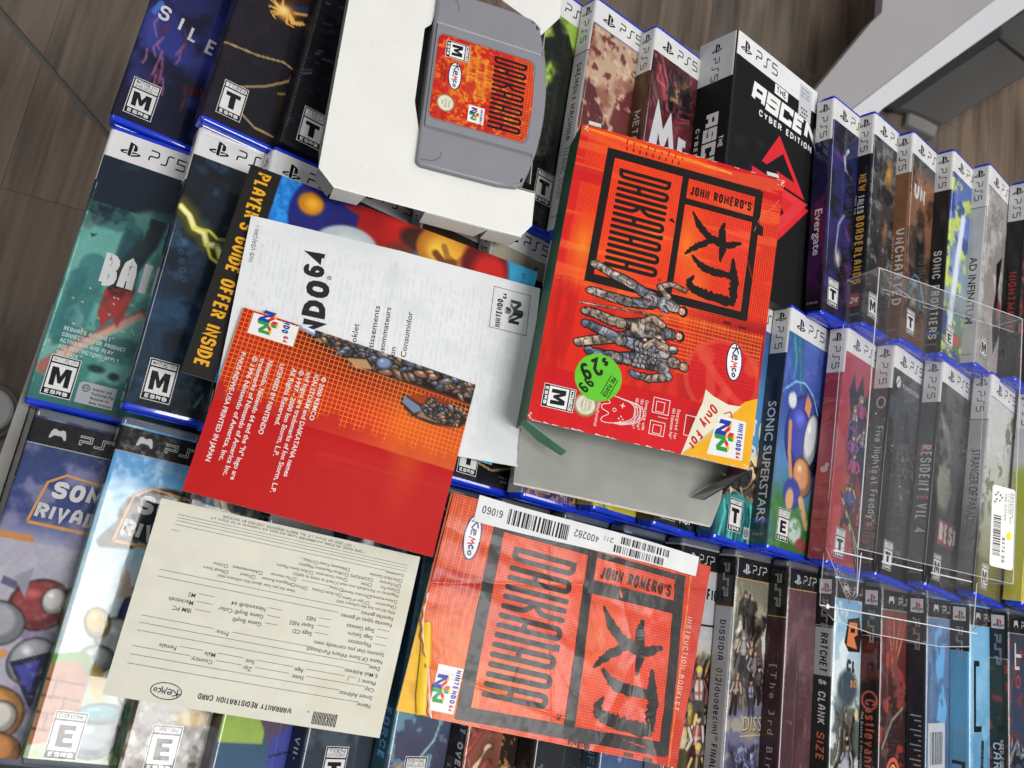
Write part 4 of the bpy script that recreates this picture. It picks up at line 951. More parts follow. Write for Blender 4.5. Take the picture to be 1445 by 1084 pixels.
def c(cv):
    cv.grad([(0, '15181f'), (60, '17202c'), (110, '16324c'), (150, '1a3444'), (166, '101c28')]); cv.noise('20405c', 16, .52, .16, 5, .6); cv.noise('0e131b', 14, .5, .2, 15, .6)
    BL = [(1, 50), (7, 54), (11, 60), (17, 61), (20, 67), (26, 66), (29, 72), (36, 70), (46, 76)]; cv.line(BL, 7, '6a6410', 1.4, .7, .3); cv.line(BL, 2.4, 'f4ec58', .9); cv.line(BL, 1.0, 'fffbd0', .6); cv.line([(11, 60), (20, 59), (25, 62), (34, 60)], 1.2, 'e8e040', .9); cv.line([(20, 67), (24, 74), (32, 77), (35, 83)], 1.2, 'e8e040', .9)
    cv.blob(38, 80, 10, 12, '2038a0', 1, a=.8); cv.blob(8, 70, 4, 4, '30608a', .8); 
    for k in range(6): cv.ring = None; cv.blob(4 + k * 1.8, 66 + 5 * k, 2.2, 2.2, '2c5678', .7); cv.blob(4 + k * 1.8, 66 + 5 * k, 1.1, 1.1, '10202e', .5)
    cv.poly([(14, 104), (20, 102), (26, 106), (24, 112), (18, 108)], '0c1218', 1); cv.poly([(30, 160), (34, 140), (42, 134), (48, 170)], '0c161e', 2); cv.noise('2a5070', 9, .6, .1, 40, .5)
    cv.line([(36, 160), (44, 140)], .8, '4a6a78', .8); cv.line([(0, 110), (46, 108)], 6, '1c5080', 2, .4)
make_case('ps5', 47.5, 1.2, -15, (9, 0), 'case with a dark stormy cover and a yellow lightning bolt in the middle row', G2, c, [rate('M', 'MATURE 17+', 7.5, 162, 15)])
def c(cv):
    cv.fill('101820'); cv.noise('24465c', 16, .52, .2, 6, .7); cv.box(0, 70, 110, 170).fill('0e1a26'); cv.noise('1c3a50', 10, .5, .2, 6); cv.line([(2, 150), (8, 128), (12, 124)], 1, '80a0a8', .8); cv.blob(8, 126, 4, 5, '34444a', .7)
make_case('ps5', 90, -2, -6, (14, 0), 'case with a near-black blue cover mostly under the white leaflet and poster', G2, c, [])
for (x_, lab, col_, extra) in ((136, 'case under the leaflets whose white header shows below the tray notch', '303038', None), (184, 'case under the leaflets showing a header corner beside the tray flap', '3a2a20', None)):
    make_case('ps5', x_, -1.5, 0 if x_ < 150 else 3, 18, lab, G2, (lambda cc: (lambda cv: (cv.fill(cc), cv.noise('181818', 14, .5, .2, 6, .8))))(col_), [])
def c(cv):
    cv.fill('14121a'); cv.box(0, 70, 17, 30).fill('a8a08c'); cv.box(0, 70, 30, 170).fill('15131a'); cv.noise('241c28', 14, .5, .2, 4, .8); cv.all(); cv.line([(16, 154), (30, 157), (46, 152)], .8, 'b89a58', .6)
make_case('ps5', 229, -2, 5, (19.5, 0), 'case with a black cover and tan band, its PS5 header showing right of the leaflet', G2, c, [rate('T', 'TEEN', 4.5, 163, 14), ('small_print', lambda P, T: [P.text('JP', 34, -25, 4, '3a3a3a', .15, .6), P.text('"Rated for Teen', 36, -160, 1.2, '8a8a8a', .16, .6), P.text('by ESRB"', 38, -162.5, 1.2, '8a8a8a', .16, .6)])], spine_head=36)
def c(cv):
    cv.grad([(0, '2a2a3a'), (120, '5a4a80'), (166, '6a4a90')]); cv.clutter(0, 50, 120, 166, ['6a4aa0', 'c8a040', '3a2a5a', '9a80c8', 'e0c060'], 60, 6, 5)
make_case('ps5', 275, -3, 8, (20, 0), 'case with a pale spine and purple-gold cover under the lower left of the red box', G2, c, [rate('T', 'TEEN', 6, 163, 14), ('spine_lettering', lambda P, T: P.text('Ni no Kuni', -8.5, -132, 4.6, '18181a', .11, .5, rot=0, fit=12)), code('2109036', '5a5a5a')], spine=lambda cv: (cv.grad([(0, 'c4c6ca'), (60, '2c2830'), (120, '302c38'), (124, 'b8babf'), (166, 'b8babf')]), cv.box(-99, -.2, 40, 122), cv.clutter(-14, 0, 40, 122, ['5a6a9a', '2a2a3a', '9a8a90', '1a1a22'], 40, 6, 3)), hl='2a3c8c')
def c(cv): cv.fill('d8c81c'); cv.noise('e8dc40', 12, .5, .15, 3); cv.noise('4a90a0', 12, .66, .06, 9)
make_case('ps5', 321.8, -1.2, 8, (20.5, 0), 'case with a bright yellow cover and spine below the red box', G2, c, [rate('E', 'EVERYONE', 6, 163, 13), code('2110457', '6a5c10')], spine=lambda cv: cv.fill('c4b41c'))
def c(cv): cv.fill('23262c'); cv.clutter(0, 50, 130, 166, ['2a3444', '14161a', '4a5a6a', '1a2430'], 40, 5, 2)
make_case('ps5', 364.5, -2.6, 8, (21, 0), 'case with a charcoal cover and muddy brown spine below the open red box', G2, c, [rate('M', 'MATURE', 7, 163, 13), ('lower_title', lambda P, T: P.text('VISI', 24, -163, 6, 'c8c8c8', .2, .6, sl=.1)), code('2110554', '9a8a60')], spine=lambda cv: (cv.fill('3c3420'),))
def c(cv):
    cv.grad([(0, '1a3a70'), (60, '2a7ab8'), (100, '3a94c0'), (125, '4a6a6a'), (166, '105a60')]); cv.poly([(24, 40), (30, 52), (26, 70), (18, 72), (22, 58)], '16181c', 1)
    cv.clutter(0, 44, 100, 140, ['8a6a4a', '2a2420', 'c8a478', '4a3a2c', '1c1c1c'], 40, 6, 8); cv.blob(22, 152, 22, 18, '1c8a8c', .2); 
    rnd = random.Random(2)
    for i in range(26): a = rnd.uniform(4, 38); cv.line([(a, 140 + rnd.uniform(0, 8)), (a + 2, 150), (a + rnd.uniform(-3, 3), 166)], 1.4, rnd.choice(['38c0b8', '0c5a60', '64d8cc', '0e4a54']), .7)
make_case('ps5', 409.6, -2.4, 8, (21, 0), 'case with a teal and bronze cover and T rating just right of the open box', G2, c, [rate('T', 'TEEN', 13, 161, 14), D(lambda P, T: [P.text('TOR', 27, -95, 13, 'dcdcdc', .2, .62), P.text('PRO', 28, -113, 13, 'dcdcdc', .2, .62)]), ('online_notice', lambda P, T: [P.rect(31, -164, 44, -156, 'a8acb0', 1), globe(P, 34, -160, 2.2, '202020')]), code('2109821')], spine=lambda cv: cv.grad([(0, '14141c'), (150, '0f4a6c'), (166, '0f5a7c')]))
def c(cv):
    cv.grad([(0, '3a5ab0'), (40, '2c50ac'), (70, '2848a0'), (110, '3c80b0'), (132, '3a7a3c'), (166, '2c6428')])
    cv.noise('5a7ad0', 20, .55, .2, 3, .6); 
    for k in range(5): cv.line([(2 + 4 * k, 17), (9 + 3 * k, 30 + 3 * k), (6 + 5 * k, 46 + 3 * k)], 3.4, '2a9aa8' if k % 2 else '1c6a88', .8, .9, .7)
    cv.toon(32, 86, 26, 30, '2c3aa8', 0, .6); cv.poly([(28, 48), (39, 60), (37, 76), (25, 68)], '222c80', .6); cv.poly([(30, 53), (37, 61), (35, 71), (28, 66)], 'd08858', .7); cv.toon(40, 86, 9, 20, 'd4dadf', 8); cv.toon(33, 114, 12, 14, 'd08c5c', -30); cv.toon(48, 104, 5, 4, '26222a')
    cv.line([(12, 80), (14, 100), (20, 120)], 3.4, 'c88a60', .5); cv.blob(22, 128, 12, 12, '24369c', .2); cv.blob(20, 132, 6, 9, 'd0a070', .3); cv.blob(12, 64, 6, 7, 'd8e0dc', .3); cv.line([(34, 130), (44, 146)], 5, 'd0a070', .5)
    cv.blob(30, 152, 10, 10, 'b8c8c4', .3, 30); cv.blob(40, 160, 9, 5, '9a2c3c', .3); cv.box(0, 99, 136, 170).noise('4a8a3a', 4, .55, .08, 8, .7); cv.all(); cv.line([(0, 60), (14, 50), (26, 48), (38, 54), (46, 66)], 1, '7ac0e8', .8); cv.box(0, 99, 17, 60).noise('24408c', 9, .55, .12, 12, .5)
make_case('ps5', 451.6, -1.6, 8, (21, 0.2), 'case with slate spine reading SONIC SUPERSTARS and a blue cartoon cover', G2, c, [spb('SONIC SUPERSTARS', 68, 6.2, 'dcdcdc', fit=84, off=.014), ('publisher_mark', lambda P, T: P.text('SEGA', -12.4, -153, 3.6, '2a5ac8', .24, .8, fit=11)), rate('E', 'EVERYONE', 8.5, 161, 14, two='ENFANTS et ADULTES'), code('2108437')], spine=lambda cv: cv.grad([(0, '22304a'), (100, '202a3a'), (166, '24504c')]))
def c(cv):
    cv.fill('a82430'); cv.grad([(0, 'b03040'), (60, 'a02030'), (166, '98202c')]); cv.poly([(8, 44), (14, 30), (18, 44), (26, 28), (30, 46), (40, 34), (44, 60), (30, 70), (14, 64)], '2a1a20', 1.4)
    cv.clutter(14, 46, 56, 140, ['1a1a20', '9a2a34', '3a2028', '6a1c28'], 40, 7, 6); cv.crowd(16, 44, 40, 130, 11, 24, ['c02838', '26242c', '8a4a90', 'c8a060', 'd8d0cc', '3a4a90'], 4)
    for k in range(7): cv.line([(10 + 3 * k, 118 + 4 * k), (40, 150 + 3 * k)], 1.6, 'b8a880' if k % 2 else '1a1a1a', .5)
    cv.poly([(2, 128), (12, 128), (12, 162), (2, 162)], 'b83a4a', .5, .6)
make_case('ps5', 501.7, -3, 8, (21, 0.8), 'case with a red spine and red action cover behind the clear box left side', G2, c, [rate('T', 'TEEN', 8, 162, 13, two='ADOLESCENTS'), ('figure_mark', lambda P, T: [P.ell(-8, -104, 3, 2.2, 'c8b8a8', 1), P.ell(-6, -101, 1.6, 1.6, 'c8b8a8', 1.5)]), code('2010291', 'c88a8a')], spine=lambda cv: cv.grad([(0, 'b02430'), (166, 'a02c38')]), mat=M_WRAP)
def c(cv):
    cv.grad([(0, '4a5058'), (50, '3a4048'), (90, '22262c'), (166, '1a1a1e')]); cv.blob(30, 96, 7, 26, '4a3440', .7, a=.8); cv.clutter(24, 44, 74, 110, ['5a4a5a', '2a2a30', '8a8090', '3a2028'], 30, 5, 4); cv.noise('101013', 12, .55, .1, 9, .6)
make_case('ps5', 545.4, -4, 8, (21, 1.4), 'case with a black spine reading Five Nights at Freddy\'s inside the clear box view', G2, c, [('spine_lettering', lambda P, T: [P.text("Five Nights", -9.2, -62, 5.4, 'd0d0d0', .14, .55, rot=-90, fit=35), P.text("at Freddy's", -9.2, -99, 5.4, 'd0d0d0', .14, .55, rot=-90, fit=36), P.text('HELP', -6, -127, 4, 'a03040', .2, .6, rot=-90, fit=16), P.text('WANTED 2', -11.5, -127, 5, 'a03040', .16, .6, rot=-90, fit=26), P.ring(-7, -44, 3, 4, 1.2, 'b8b8b8', 1)]), D(lambda P, T: [P.ell(8, -26, 3.6, 4.4, 'c8c8c8', 1), P.line([(5, -29), (11, -22)], .8, '3a4048', 2), P.text('PLAYSTATION VR2', 15, -29, 3.6, 'b0b4b8', .16, .6, sl=0), P.text('Five', 22, -150, 5, '6a6a70', .12, .6)]), rate('T', 'TEEN', 8, 162, 13, two='ADOLESCENTS'), code('2011475')], spine=lambda cv: cv.fill('232428'))
def c(cv):
    cv.grad([(0, '505458'), (60, '3a3e40'), (100, '26282a'), (166, '1c1c1e')]); cv.poly([(2, 40), (18, 52), (30, 96), (22, 112), (8, 108), (0, 80)], '9a9c8c', 5, .8); cv.blob(12, 66, 12, 18, '56585a', .6); cv.noise('1a1c1e', 14, .52, .12, 4, .7)
make_case('ps5', 591.7, -3.5, 8, (21, 2), 'case reading RESIDENT EVIL 4 on a dark spine inside the clear box view', G2, c, [('spine_lettering', lambda P, T: [P.rect(-11.6, -71, -2.6, -65.4, 'a01c24', 1), P.text('R', -11, -66.4, 7.4, 'd4d4d4', .15, .45, rot=-90, layer=2), P.text('ESIDENT', -11, -71.5, 8, 'd4d4d4', .13, .4, rot=-90, fit=30), P.text('E', -11, -104.5, 8, 'c8242c', .15, .45, rot=-90), P.text('VIL 4', -11, -110, 8, 'd4d4d4', .13, .4, rot=-90, fit=22)]), D(lambda P, T: [P.rect(12, -136, 40, -118, 'a01c24', 1), P.text('RESI', 14, -134, 14, 'd4d4d4', .2, .45, layer=2)]), rate('M', 'MATURE', 9, 162, 12), code('2906624')], spine=lambda cv: cv.grad([(0, '2a3034'), (60, '3c4446'), (120, '1e2022'), (166, '18181a')]))
def c(cv):
    cv.grad([(0, 'c8cac6'), (90, 'b8bab4'), (166, '5a5c2c')]); cv.noise('5a6448', 7, .56, .08, 4, .8); cv.box(0, 30, 17, 60).fill('c4c6c4'); cv.box(0, 60, 140, 170).fill('64622c')
make_case('ps5', 640.7, -2.3, 8, (21, 2.9), 'case with a silver spine reading STRANGER OF PARADISE behind the price sticker', G2, c, [spb('STRANGER OF PARADISE', 60, 6.4, '24242a', fit=62, off=.012), rate('M', 'MATURE', 7, 162, 12), code('2107043')], spine=lambda cv: cv.grad([(0, 'b8babe'), (100, 'b0b2b6'), (126, '3a3a3c'), (166, '202022')]), hl='2a3c8c', spine_head=36)
def c(cv): cv.grad([(0, '9ab020'), (166, 'c8b820')])
make_case('ps5', 688, -2, 8, (21, 3), 'case with a white header and lime yellow cover, rightmost in the middle row', G2, c, [], spine=lambda cv: cv.grad([(0, 'c8cad0'), (60, 'c8cad0'), (70, 'a8b828'), (166, 'c8bc20')]))

# ---- front row (slim cases)
def swirl_logo(cv, x, y, k=1):
    cv.blob(x + 24 * k, y + 12 * k, 27 * k, 19 * k, '9a9a98', .08, -6); cv.blob(x + 24 * k, y + 12 * k, 26 * k, 18 * k, '2a2a2c', .08, -6); cv.line([(x + 34 * k, y - 6 * k), (x + 46 * k, y - 8 * k)], 3, '2a2a2c', .6, 1, .8); cv.line([(x + 4 * k, y + 18 * k), (x - 5 * k, y + 32 * k), (x + 10 * k, y + 30 * k)], 5, '2a2a2c', .6)
def swl(P, x, y, k=1):
    P.line([(x + 2, y - 30 * k), (x + 4, y - 16 * k), (x + 6, y - 4 * k), (x + 14, y + 2), (x + 46, y - 1)], 1.3, 'c8862a', 1)
    P.line([(x + 2, y - 30 * k), (x + 46, y - 31 * k)], 1.6, 'c8862a', 1)
    P.text('SONIC', x + 9, y - 13 * k, 11 * k, 'c8c8c8', .26, .78, sl=.1, layer=3); P.text('RIVALS', x + 4, y - 27 * k, 10 * k, 'c0c0c0', .22, .7, sl=.1, layer=3)
def c(cv):
    cv.grad([(0, '26345c'), (30, '2c3c74'), (50, '2c3a72'), (70, 'b8b4c8'), (90, 'a8a4b8'), (172, '5a4a50')]); cv.noise('8a84a8', 14, .5, .15, 4, .7); cv.line([(0, 64), (16, 64)], 3, 'c07c38', .5)
    cv.box(0, 50, 66, 172).fill('a7a4b4'); cv.noise('6a6484', 16, .5, .2, 6, .7)
    cv.line([(0, 84), (46, 96)], 3, '3a3458', .6, .7); cv.toon(30, 96, 15, 13, '8a2c30', -15); cv.toon(36, 93, 6, 7, 'c8c4c0'); cv.toon(13, 108, 13, 11, '9a9ca4', 10); cv.poly([(2, 84), (10, 76), (8, 96)], 'a8aab4', .6); cv.poly([(14, 84), (22, 78), (22, 94)], '8a8c98', .6); cv.toon(4, 122, 7, 15, 'a8b4b8', 20)
    cv.toon(34, 124, 11, 12, '9a9ca2', 30); cv.poly([(24, 126), (42, 118), (40, 148)], '1a1c44', .5); cv.poly([(27, 128), (38, 123), (37, 140)], '34389a', .6)
    cv.toon(22, 152, 16, 14, 'c88434'); cv.toon(27, 153, 8, 8, 'd0ccc4'); cv.toon(10, 146, 8, 12, 'a8a8b0', 40); cv.line([(16, 138), (14, 128), (20, 122)], 3, 'c88434', .5); cv.toon(6, 164, 10, 9, 'b4b0ac', -20); cv.toon(30, 168, 12, 8, 'c07c34', 10)
    for k in range(5): cv.line([(2 + 3 * k, 158 + k), (9 + 3 * k, 152 + 2 * k)], .9, '3a3630', .6)
    swirl_logo(cv, 12, 32, .8)
make_case('psp', 5.5, -180, -32, 5, 'slim case with a navy and silver cover reading SONIC RIVALS, leftmost in the front row', G3, c, [D(lambda P, T: swl(P, 10, -30, .85))], mode='pad')
def c(cv):
    cv.grad([(0, '3a8ac8'), (40, '5aa8dc'), (70, 'a8ccdc'), (110, 'b8ccd4'), (140, 'a0b090'), (172, '9ab87c')]); cv.noise('d0e0e8', 20, .5, .2, 3, .6); cv.box(0, 60, 60, 172)
    cv.toon(40, 98, 15, 22, '38427c'); cv.poly([(22, 72), (30, 88), (22, 90)], 'c0a898', .6); cv.toon(28, 110, 12, 10, 'b4b8bc', 20); cv.toon(16, 104, 6, 8, 'c8a84c', -30); cv.toon(20, 122, 9, 7, 'aab0b2', -10)
    cv.poly([(0, 124), (14, 120), (20, 130), (18, 162), (0, 166)], 'a8643c', .8); cv.line([(0, 124), (14, 121), (20, 129)], 3.4, '5c943a', .6)
    for yy in (134, 142, 150, 158): cv.line([(0, yy), (18, yy + 1)], .9, '6a3a24', .6)
    for xx, yy in ((5, 138), (11, 146), (5, 154), (12, 162)): cv.line([(xx, yy - 4), (xx, yy + 4)], .9, '6a3a24', .6)
    cv.toon(30, 160, 13, 10, '8e9aa4', -12); cv.toon(30, 148, 12, 5, '4a94a4', -6); cv.line([(26, 138), (22, 128)], 5, 'c0a040', .5); cv.toon(42, 136, 6, 8, 'b8bcc0'); cv.all(); swirl_logo(cv, 12, 34, .9)
make_case('psp', 49.6, -176, -18, 9, 'slim glossy case with a sky blue cover and swirling black logo in the front row', G3, c, [D(lambda P, T: swl(P, 10, -33, .95)), rate('E', 'EVERYONE', 9, 171, 15)], mode='pad', spine=lambda cv: cv.grad([(0, '3a6a9a'), (100, '5a7a4a'), (172, '3a6a2c')]))
def c(cv):
    cv.fill('7a7670'); cv.noise('3a322c', 9, .5, .12, 3, .8); cv.noise('b0aca8', 8, .55, .1, 9, .9); cv.blob(30, 144, 12, 6, 'b8984a', .6); cv.blob(14, 112, 6, 7, '3a5a90', .6); cv.noise('5a3020', 10, .6, .1, 21, .7); cv.clutter(0, 46, 20, 110, ['4a5a6a', '8a8a80', '5a3a2a', 'b0a890'], 50, 7, 3)
make_case('psp', 93, -176, -8, 14, 'slim case with a mottled grey stone cover under the lower left of the card', G3, c, [rate('E', 'EVERYONE', 12, 171, 15)], mode='pad', spine=lambda cv: (cv.grad([(0, '1c1c1e'), (100, '4a6a30'), (172, '486a2c')]), cv.noise('2a3a1c', 6, .5, .1, 4)))
def c(cv):
    cv.fill('3a5a80'); cv.box(0, 60, 15, 60); cv.grad([(15, 'a8b8c0'), (60, '70605a')]); cv.poly([(18, 22), (34, 14), (50, 26), (44, 34), (24, 34)], 'c07038', 1); cv.all(); cv.box(0, 60, 90, 172).fill('3a5a78'); cv.poly([(0, 124), (24, 124), (26, 152), (0, 152)], '9ab84a', 1); cv.box(0, 60, 90, 172); cv.poly([(0, 118), (10, 118), (10, 124), (0, 124)], 'c89a40', .8); cv.poly([(14, 120), (46, 120), (48, 150), (34, 158), (22, 140)], '5c4c64', 1.4); cv.poly([(30, 150), (46, 136), (56, 146), (52, 170), (32, 168)], '36429c', 1)
    cv.line([(32, 158), (48, 154)], 1, '20285a', .5)
make_case('psp', 136, -177, Z3, 20, 'slim case with a lime and violet cartoon cover under the bottom edge of the card', G3, c, [], mode='pad', spine=lambda cv: (cv.fill('1c1614'), cv.noise('5a4a3a', 8, .55, .1, 4), cv.noise('a03020', 5, .66, .06, 8), cv.box(-99, 0, 146, 172), cv.fill('6a6a6e')))
def c(cv): cv.grad([(0, '3a3a4a'), (30, '4a3a54'), (90, '2a3440'), (172, '323c48')]); cv.clutter(4, 40, 16, 36, ['7ab040', '5a2a60', 'a0c040', '3a1a40'], 20, 4, 3); cv.noise('55606c', 16, .55, .15, 3, .7)
make_case('psp', 180.5, -177, Z3, 21, 'slim case with a smoky slate cover and navy spine ending in VII', G3, c, [('spine_lettering', lambda P, T: P.text('FINAL FANTASY VII-', -9.6, -78, 5.6, 'c8c8cc', .17, .6, rot=-90, fit=80)), rate('T', 'TEEN', 14, 170, 14, two='ADOLESCENTS')], mode='ps', spine=lambda cv: cv.fill('1a2038'))
def c(cv):
    cv.grad([(0, '24303a'), (60, '5a94a8'), (110, '4a7a8c'), (140, '4a4a66'), (172, '3a3c54')]); cv.poly([(10, 20), (40, 34), (36, 44), (14, 40)], '15181c', 1); cv.blob(28, 86, 13, 20, '15151c', .2, 20); cv.blob(20, 88, 5, 8, 'b87848', .5); cv.line([(6, 108), (18, 84), (30, 110)], .9, 'a8d0dc', .7); cv.line([(6, 168), (30, 140), (40, 100)], 1, '88c0c8', .7); cv.noise('7ab0c0', 9, .58, .08, 3, .7); cv.blob(8, 160, 6, 8, 'b88a60', .4)
make_case('psp', 226.5, -177, Z3, 21, 'slim case with a teal spine lettered FORCE 5 between the card and booklet', G3, c, [('spine_lettering', lambda P, T: P.text('FORCE 5', -10, -124, 6.5, '5a9ad8', .22, .62, rot=-90, fit=38, sl=.1)), rate('E', 'EVERYONE', 12, 172, 15, two='ENFANTS et ADULTES')], mode='ps', spine=lambda cv: cv.grad([(0, '1c2a34'), (100, '2a6a80'), (172, '184454')]))
def c(cv):
    cv.grad([(0, '8a4a3a'), (100, 'a86858'), (140, 'b08068'), (172, '90604c')]); cv.clutter(0, 44, 120, 172, ['d8b090', 'a83c30', 'e8d0b8', '6a3424', 'c87858'], 60, 7, 4, long=3); cv.box(27, 60, 120, 172); cv.fill('2c1c14'); cv.noise('c88a4a', 4, .55, .08, 3, .8); cv.blob(33, 160, 5, 12, 'e8b070', .3)
make_case('psp', 269.5, -177, Z3, 21, 'slim case with a black spine lettered OVER and a fiery red cover below the booklet', G3, c, [('spine_lettering', lambda P, T: P.text('MIDNIGHT OVER', -6.6, -100, 5.2, 'b8b8b8', .24, .72, rot=-90, fit=56, sl=.1)), ('small_print', lambda P, T: [P.rect(-14, -172, -8, -147, '3a3a3e', 1, )] + [P.text(s_, -13.4, -153 - 5 * i, 2.4, 'd0d0d0', .18, .5) for i, s_ in enumerate(('Incl', 'Spec', 'Care'))])], mode='ps', spine=lambda cv: cv.fill('1d1d22'), T=15.5)
def c(cv):
    cv.grad([(0, '203040'), (145, '2a2c30'), (156, '2a2c30'), (160, '3a7ab8'), (172, '1c4a80')]); cv.noise('8ac8e8', 14, .6, .1, 3, .7); cv.box(0, 50, 156, 172).noise('103058', 8, .5, .1, 5)
make_case('psp', 312, -177, Z3, 21, 'slim case with a blue sea cover reading CRIS below the booklet', G3, c, [D(lambda P, T: [P.btext('CRISIS', 3.5, -157, 10, 'b8c8d0', fit=46), P.text('MANA', 20, -171, 5, 'c0d0d8', .16, .7), P.rect(0, -162, 50, -161.4, '15202c', 1)])], mode='ps', spine=lambda cv: cv.fill('1d1f22'))
def c(cv): cv.grad([(0, '3a4a70'), (120, '3c5480'), (172, '506890')]); cv.noise('a0b8d8', 12, .55, .1, 3, .7); cv.line([(14, 166), (30, 158)], 2, 'd08a30', .7); cv.clutter(4, 26, 156, 172, ['3a4a6a', '8a7a5a', '202c44'], 14, 4, 2)
make_case('psp', 354, -177, Z3, 21, 'slim case with a pale blue misty cover and grey lettered spine below the booklet', G3, c, [('spine_lettering', lambda P, T: P.text('INFINITY', -9, -128, 5, 'a8b8cc', .08, .6, rot=-90, fit=40))], mode='ps', spine=lambda cv: cv.grad([(0, '202830'), (172, '3c5068')]))
def c(cv):
    cv.fill('9c9da2'); cv.box(0, 60, 15, 60).fill('b0b0b4'); cv.box(0, 60, 60, 172); cv.grad([(60, 'b8b8bc'), (90, 'b09030'), (120, '80302c'), (172, '783048')]); cv.clutter(4, 44, 70, 165, ['c8a840', '2a2224', 'b8a898', 'a04830', '9a9aa0', '402a2c'], 70, 8, 5); cv.crowd(8, 40, 80, 140, 4, 34, ['c8b060', '3a2a30', 'c8c0b8', '9a3a34'], 6, hair=('d8c050', '2a2022'))
make_case('psp', 397, -177, Z3, 21, 'slim case with a white, yellow and crimson cover just right of the booklet', G3, c, [D(lambda P, T: [P.text('FIGHT', 30, -34, 8, '18181a', .2, .6), P.line([(26, -50), (46, -50)], 1.4, '18181a', 1), P.line([(44, -68), (36, -84), (44, -96)], 2, '18181a', 1)])], mode='ps', spine=lambda cv: cv.fill('b0b0b4'))
def c(cv):
    cv.grad([(0, '6a6858'), (30, '7a7868'), (60, '4a4648'), (100, '6a6a88'), (172, '50506a')]); cv.noise('b0a888', 12, .56, .1, 3, .7); cv.clutter(4, 40, 34, 96, ['8a8070', '2c2826', '6a6054', '989088', '3a3434'], 30, 6, 5); cv.crowd(6, 36, 24, 84, 9, 22, ['8a8a98', '3c3836', 'b8a890', '6a5248', '9a94b0'], 5); cv.clutter(4, 40, 120, 172, ['6a6a90', '3a3a58', '8a8ab0', '26263a'], 40, 5, 8); cv.crowd(6, 36, 122, 160, 8, 17, ['7a7aa8', '34345a', 'a8a8c8', '4a4a70'], 9, skin=('9a9ac0', 'a8a4c0'), hair=('8a8aa8', '3a3a5a', 'b8b8d0')); cv.blob(28, 112, 12, 9, '8a8070', .6)
make_case('psp', 439.5, -177, Z3, 21, 'slim case with a pale grey spine reading DISSIDIA 012 duodecim FINAL FANTASY', G3, c,
    [('spine_lettering', lambda P, T: [P.text('DISSIDIA', -9.4, -43, 4.7, '18181c', .17, .55, rot=-90, fit=26), P.text('012[duodecim]\u2122', -9.4, -74, 4.7, '18181c', .15, .52, rot=-90, fit=44), P.text('FINAL FANTASY', -9.4, -121, 4.7, '18181c', .18, .56, rot=-90, fit=44)]), D(lambda P, T: [P.btext('DISSIDIA', 19, -112, 9, '2c2418', fit=46, off=.01), P.btext('DISSIDIA', 18.6, -111.6, 9, 'b8a878', fit=46, layer=2), P.line([(16, -115), (40, -114)], .8, 'b8a878', 1)])], spine=lambda cv: cv.fill('a4a4aa'))
def c(cv): cv.grad([(0, '5a3c44'), (60, '64444c'), (110, '5a3a42'), (172, '44282e')]); cv.noise('7a5a62', 10, .55, .15, 3, .6); cv.noise('3c2228', 26, .55, .1, 8, .6, an=4)
make_case('psp', 481.7, -177, Z3, 21, 'slim case with a plum-brown plain cover and spine reading The 3rd Birthday', G3, c, [('spine_lettering', lambda P, T: P.btext('[ T h e   3 r d   B i r t h d a y ]', -9.3, -66, 4.6, 'a89498', rot=-90, fit=100)), D(lambda P, T: P.text('[ The', 4, -103, 3, '8a7074', .1, .6))], spine=lambda cv: cv.grad([(0, '42262c'), (172, '34181e')]))
def c(cv):
    cv.grad([(0, '4a90c8'), (40, 'a0c4d8'), (70, 'b8ccd0'), (90, '5a6a6a'), (130, '5c5c4c'), (172, '3c4448')]); cv.noise('e0ecf0', 12, .52, .1, 3, .8); cv.blob(20, 74, 16, 14, '3a4c58', .3); cv.clutter(6, 34, 90, 150, ['6a6860', '34342c', '8a8878', '4a4a3a', '5a6a70'], 30, 7, 5); cv.crowd(12, 30, 96, 140, 3, 26, ['9a9aa4', '6a6250', '4a5a68'], 3); cv.blob(20, 130, 8, 12, 'a8a8b4', .3); cv.blob(34, 92, 3, 5, 'd8c890', .3); cv.blob(30, 150, 4, 6, 'c8c830', .4)
def rc(P, T):
    P.poly([(14, -44), (18, -28), (34, -26), (38, -38), (36, -50), (20, -50)], '24201c', 1); P.poly([(17, -46), (20, -30), (31, -30), (32, -38), (27, -40), (32, -48)], 'd87028', 2); P.poly([(22, -34), (28, -34), (28, -37), (22, -37)], '24201c', 3); P.text('CL', 18, -64, 9, '3a3c3c', .3, .7, layer=1); P.text('SIZE', 24, -74, 5, 'c88a40', .2, .5, layer=3)
make_case('psp', 521.5, -177, Z3, 21, 'slim case with an orange letter logo on a sky cover reading RATCHET & CLANK', G3, c, [('spine_lettering', lambda P, T: [P.rect(-13.6, -67.5, 0, -35.5, 'a8acb0', .5, dx=1), P.text('RATCHET', -9.6, -39, 5.8, '1c1c20', .17, .55, rot=-90, fit=26, layer=2, sl=.1), P.text('& CLANK', -9.6, -70, 5.8, 'd0d0d4', .17, .55, rot=-90, fit=29, layer=2, sl=.1), P.text('SIZE', -9.6, -104, 5.8, 'c8642c', .17, .55, rot=-90, fit=18, layer=2, sl=.1)]), D(rc)], mode='pad', spine=lambda cv: (cv.grad([(0, '1c2024'), (58, '2a3034'), (172, '15181a')])))
def c(cv):
    cv.fill('241a1a'); cv.grad([(0, '6a5c50'), (40, '6a2420'), (80, '3a2020'), (172, '281c1c')]); 
    for k in range(14): cv.line([(18, 60), (8 + 2.2 * k, 16 + (k % 4) * 6)], 1, 'b88a58' if k % 2 else '8a2c24', .6, .8)
    cv.noise('a02c24', 10, .56, .1, 5, .8); cv.line([(4, 108), (18, 90), (34, 82)], 1.6, '8a8478', .6); cv.blob(20, 126, 13, 13, '3a1412', .2); cv.noise('60504a', 8, .6, .1, 9, .7)
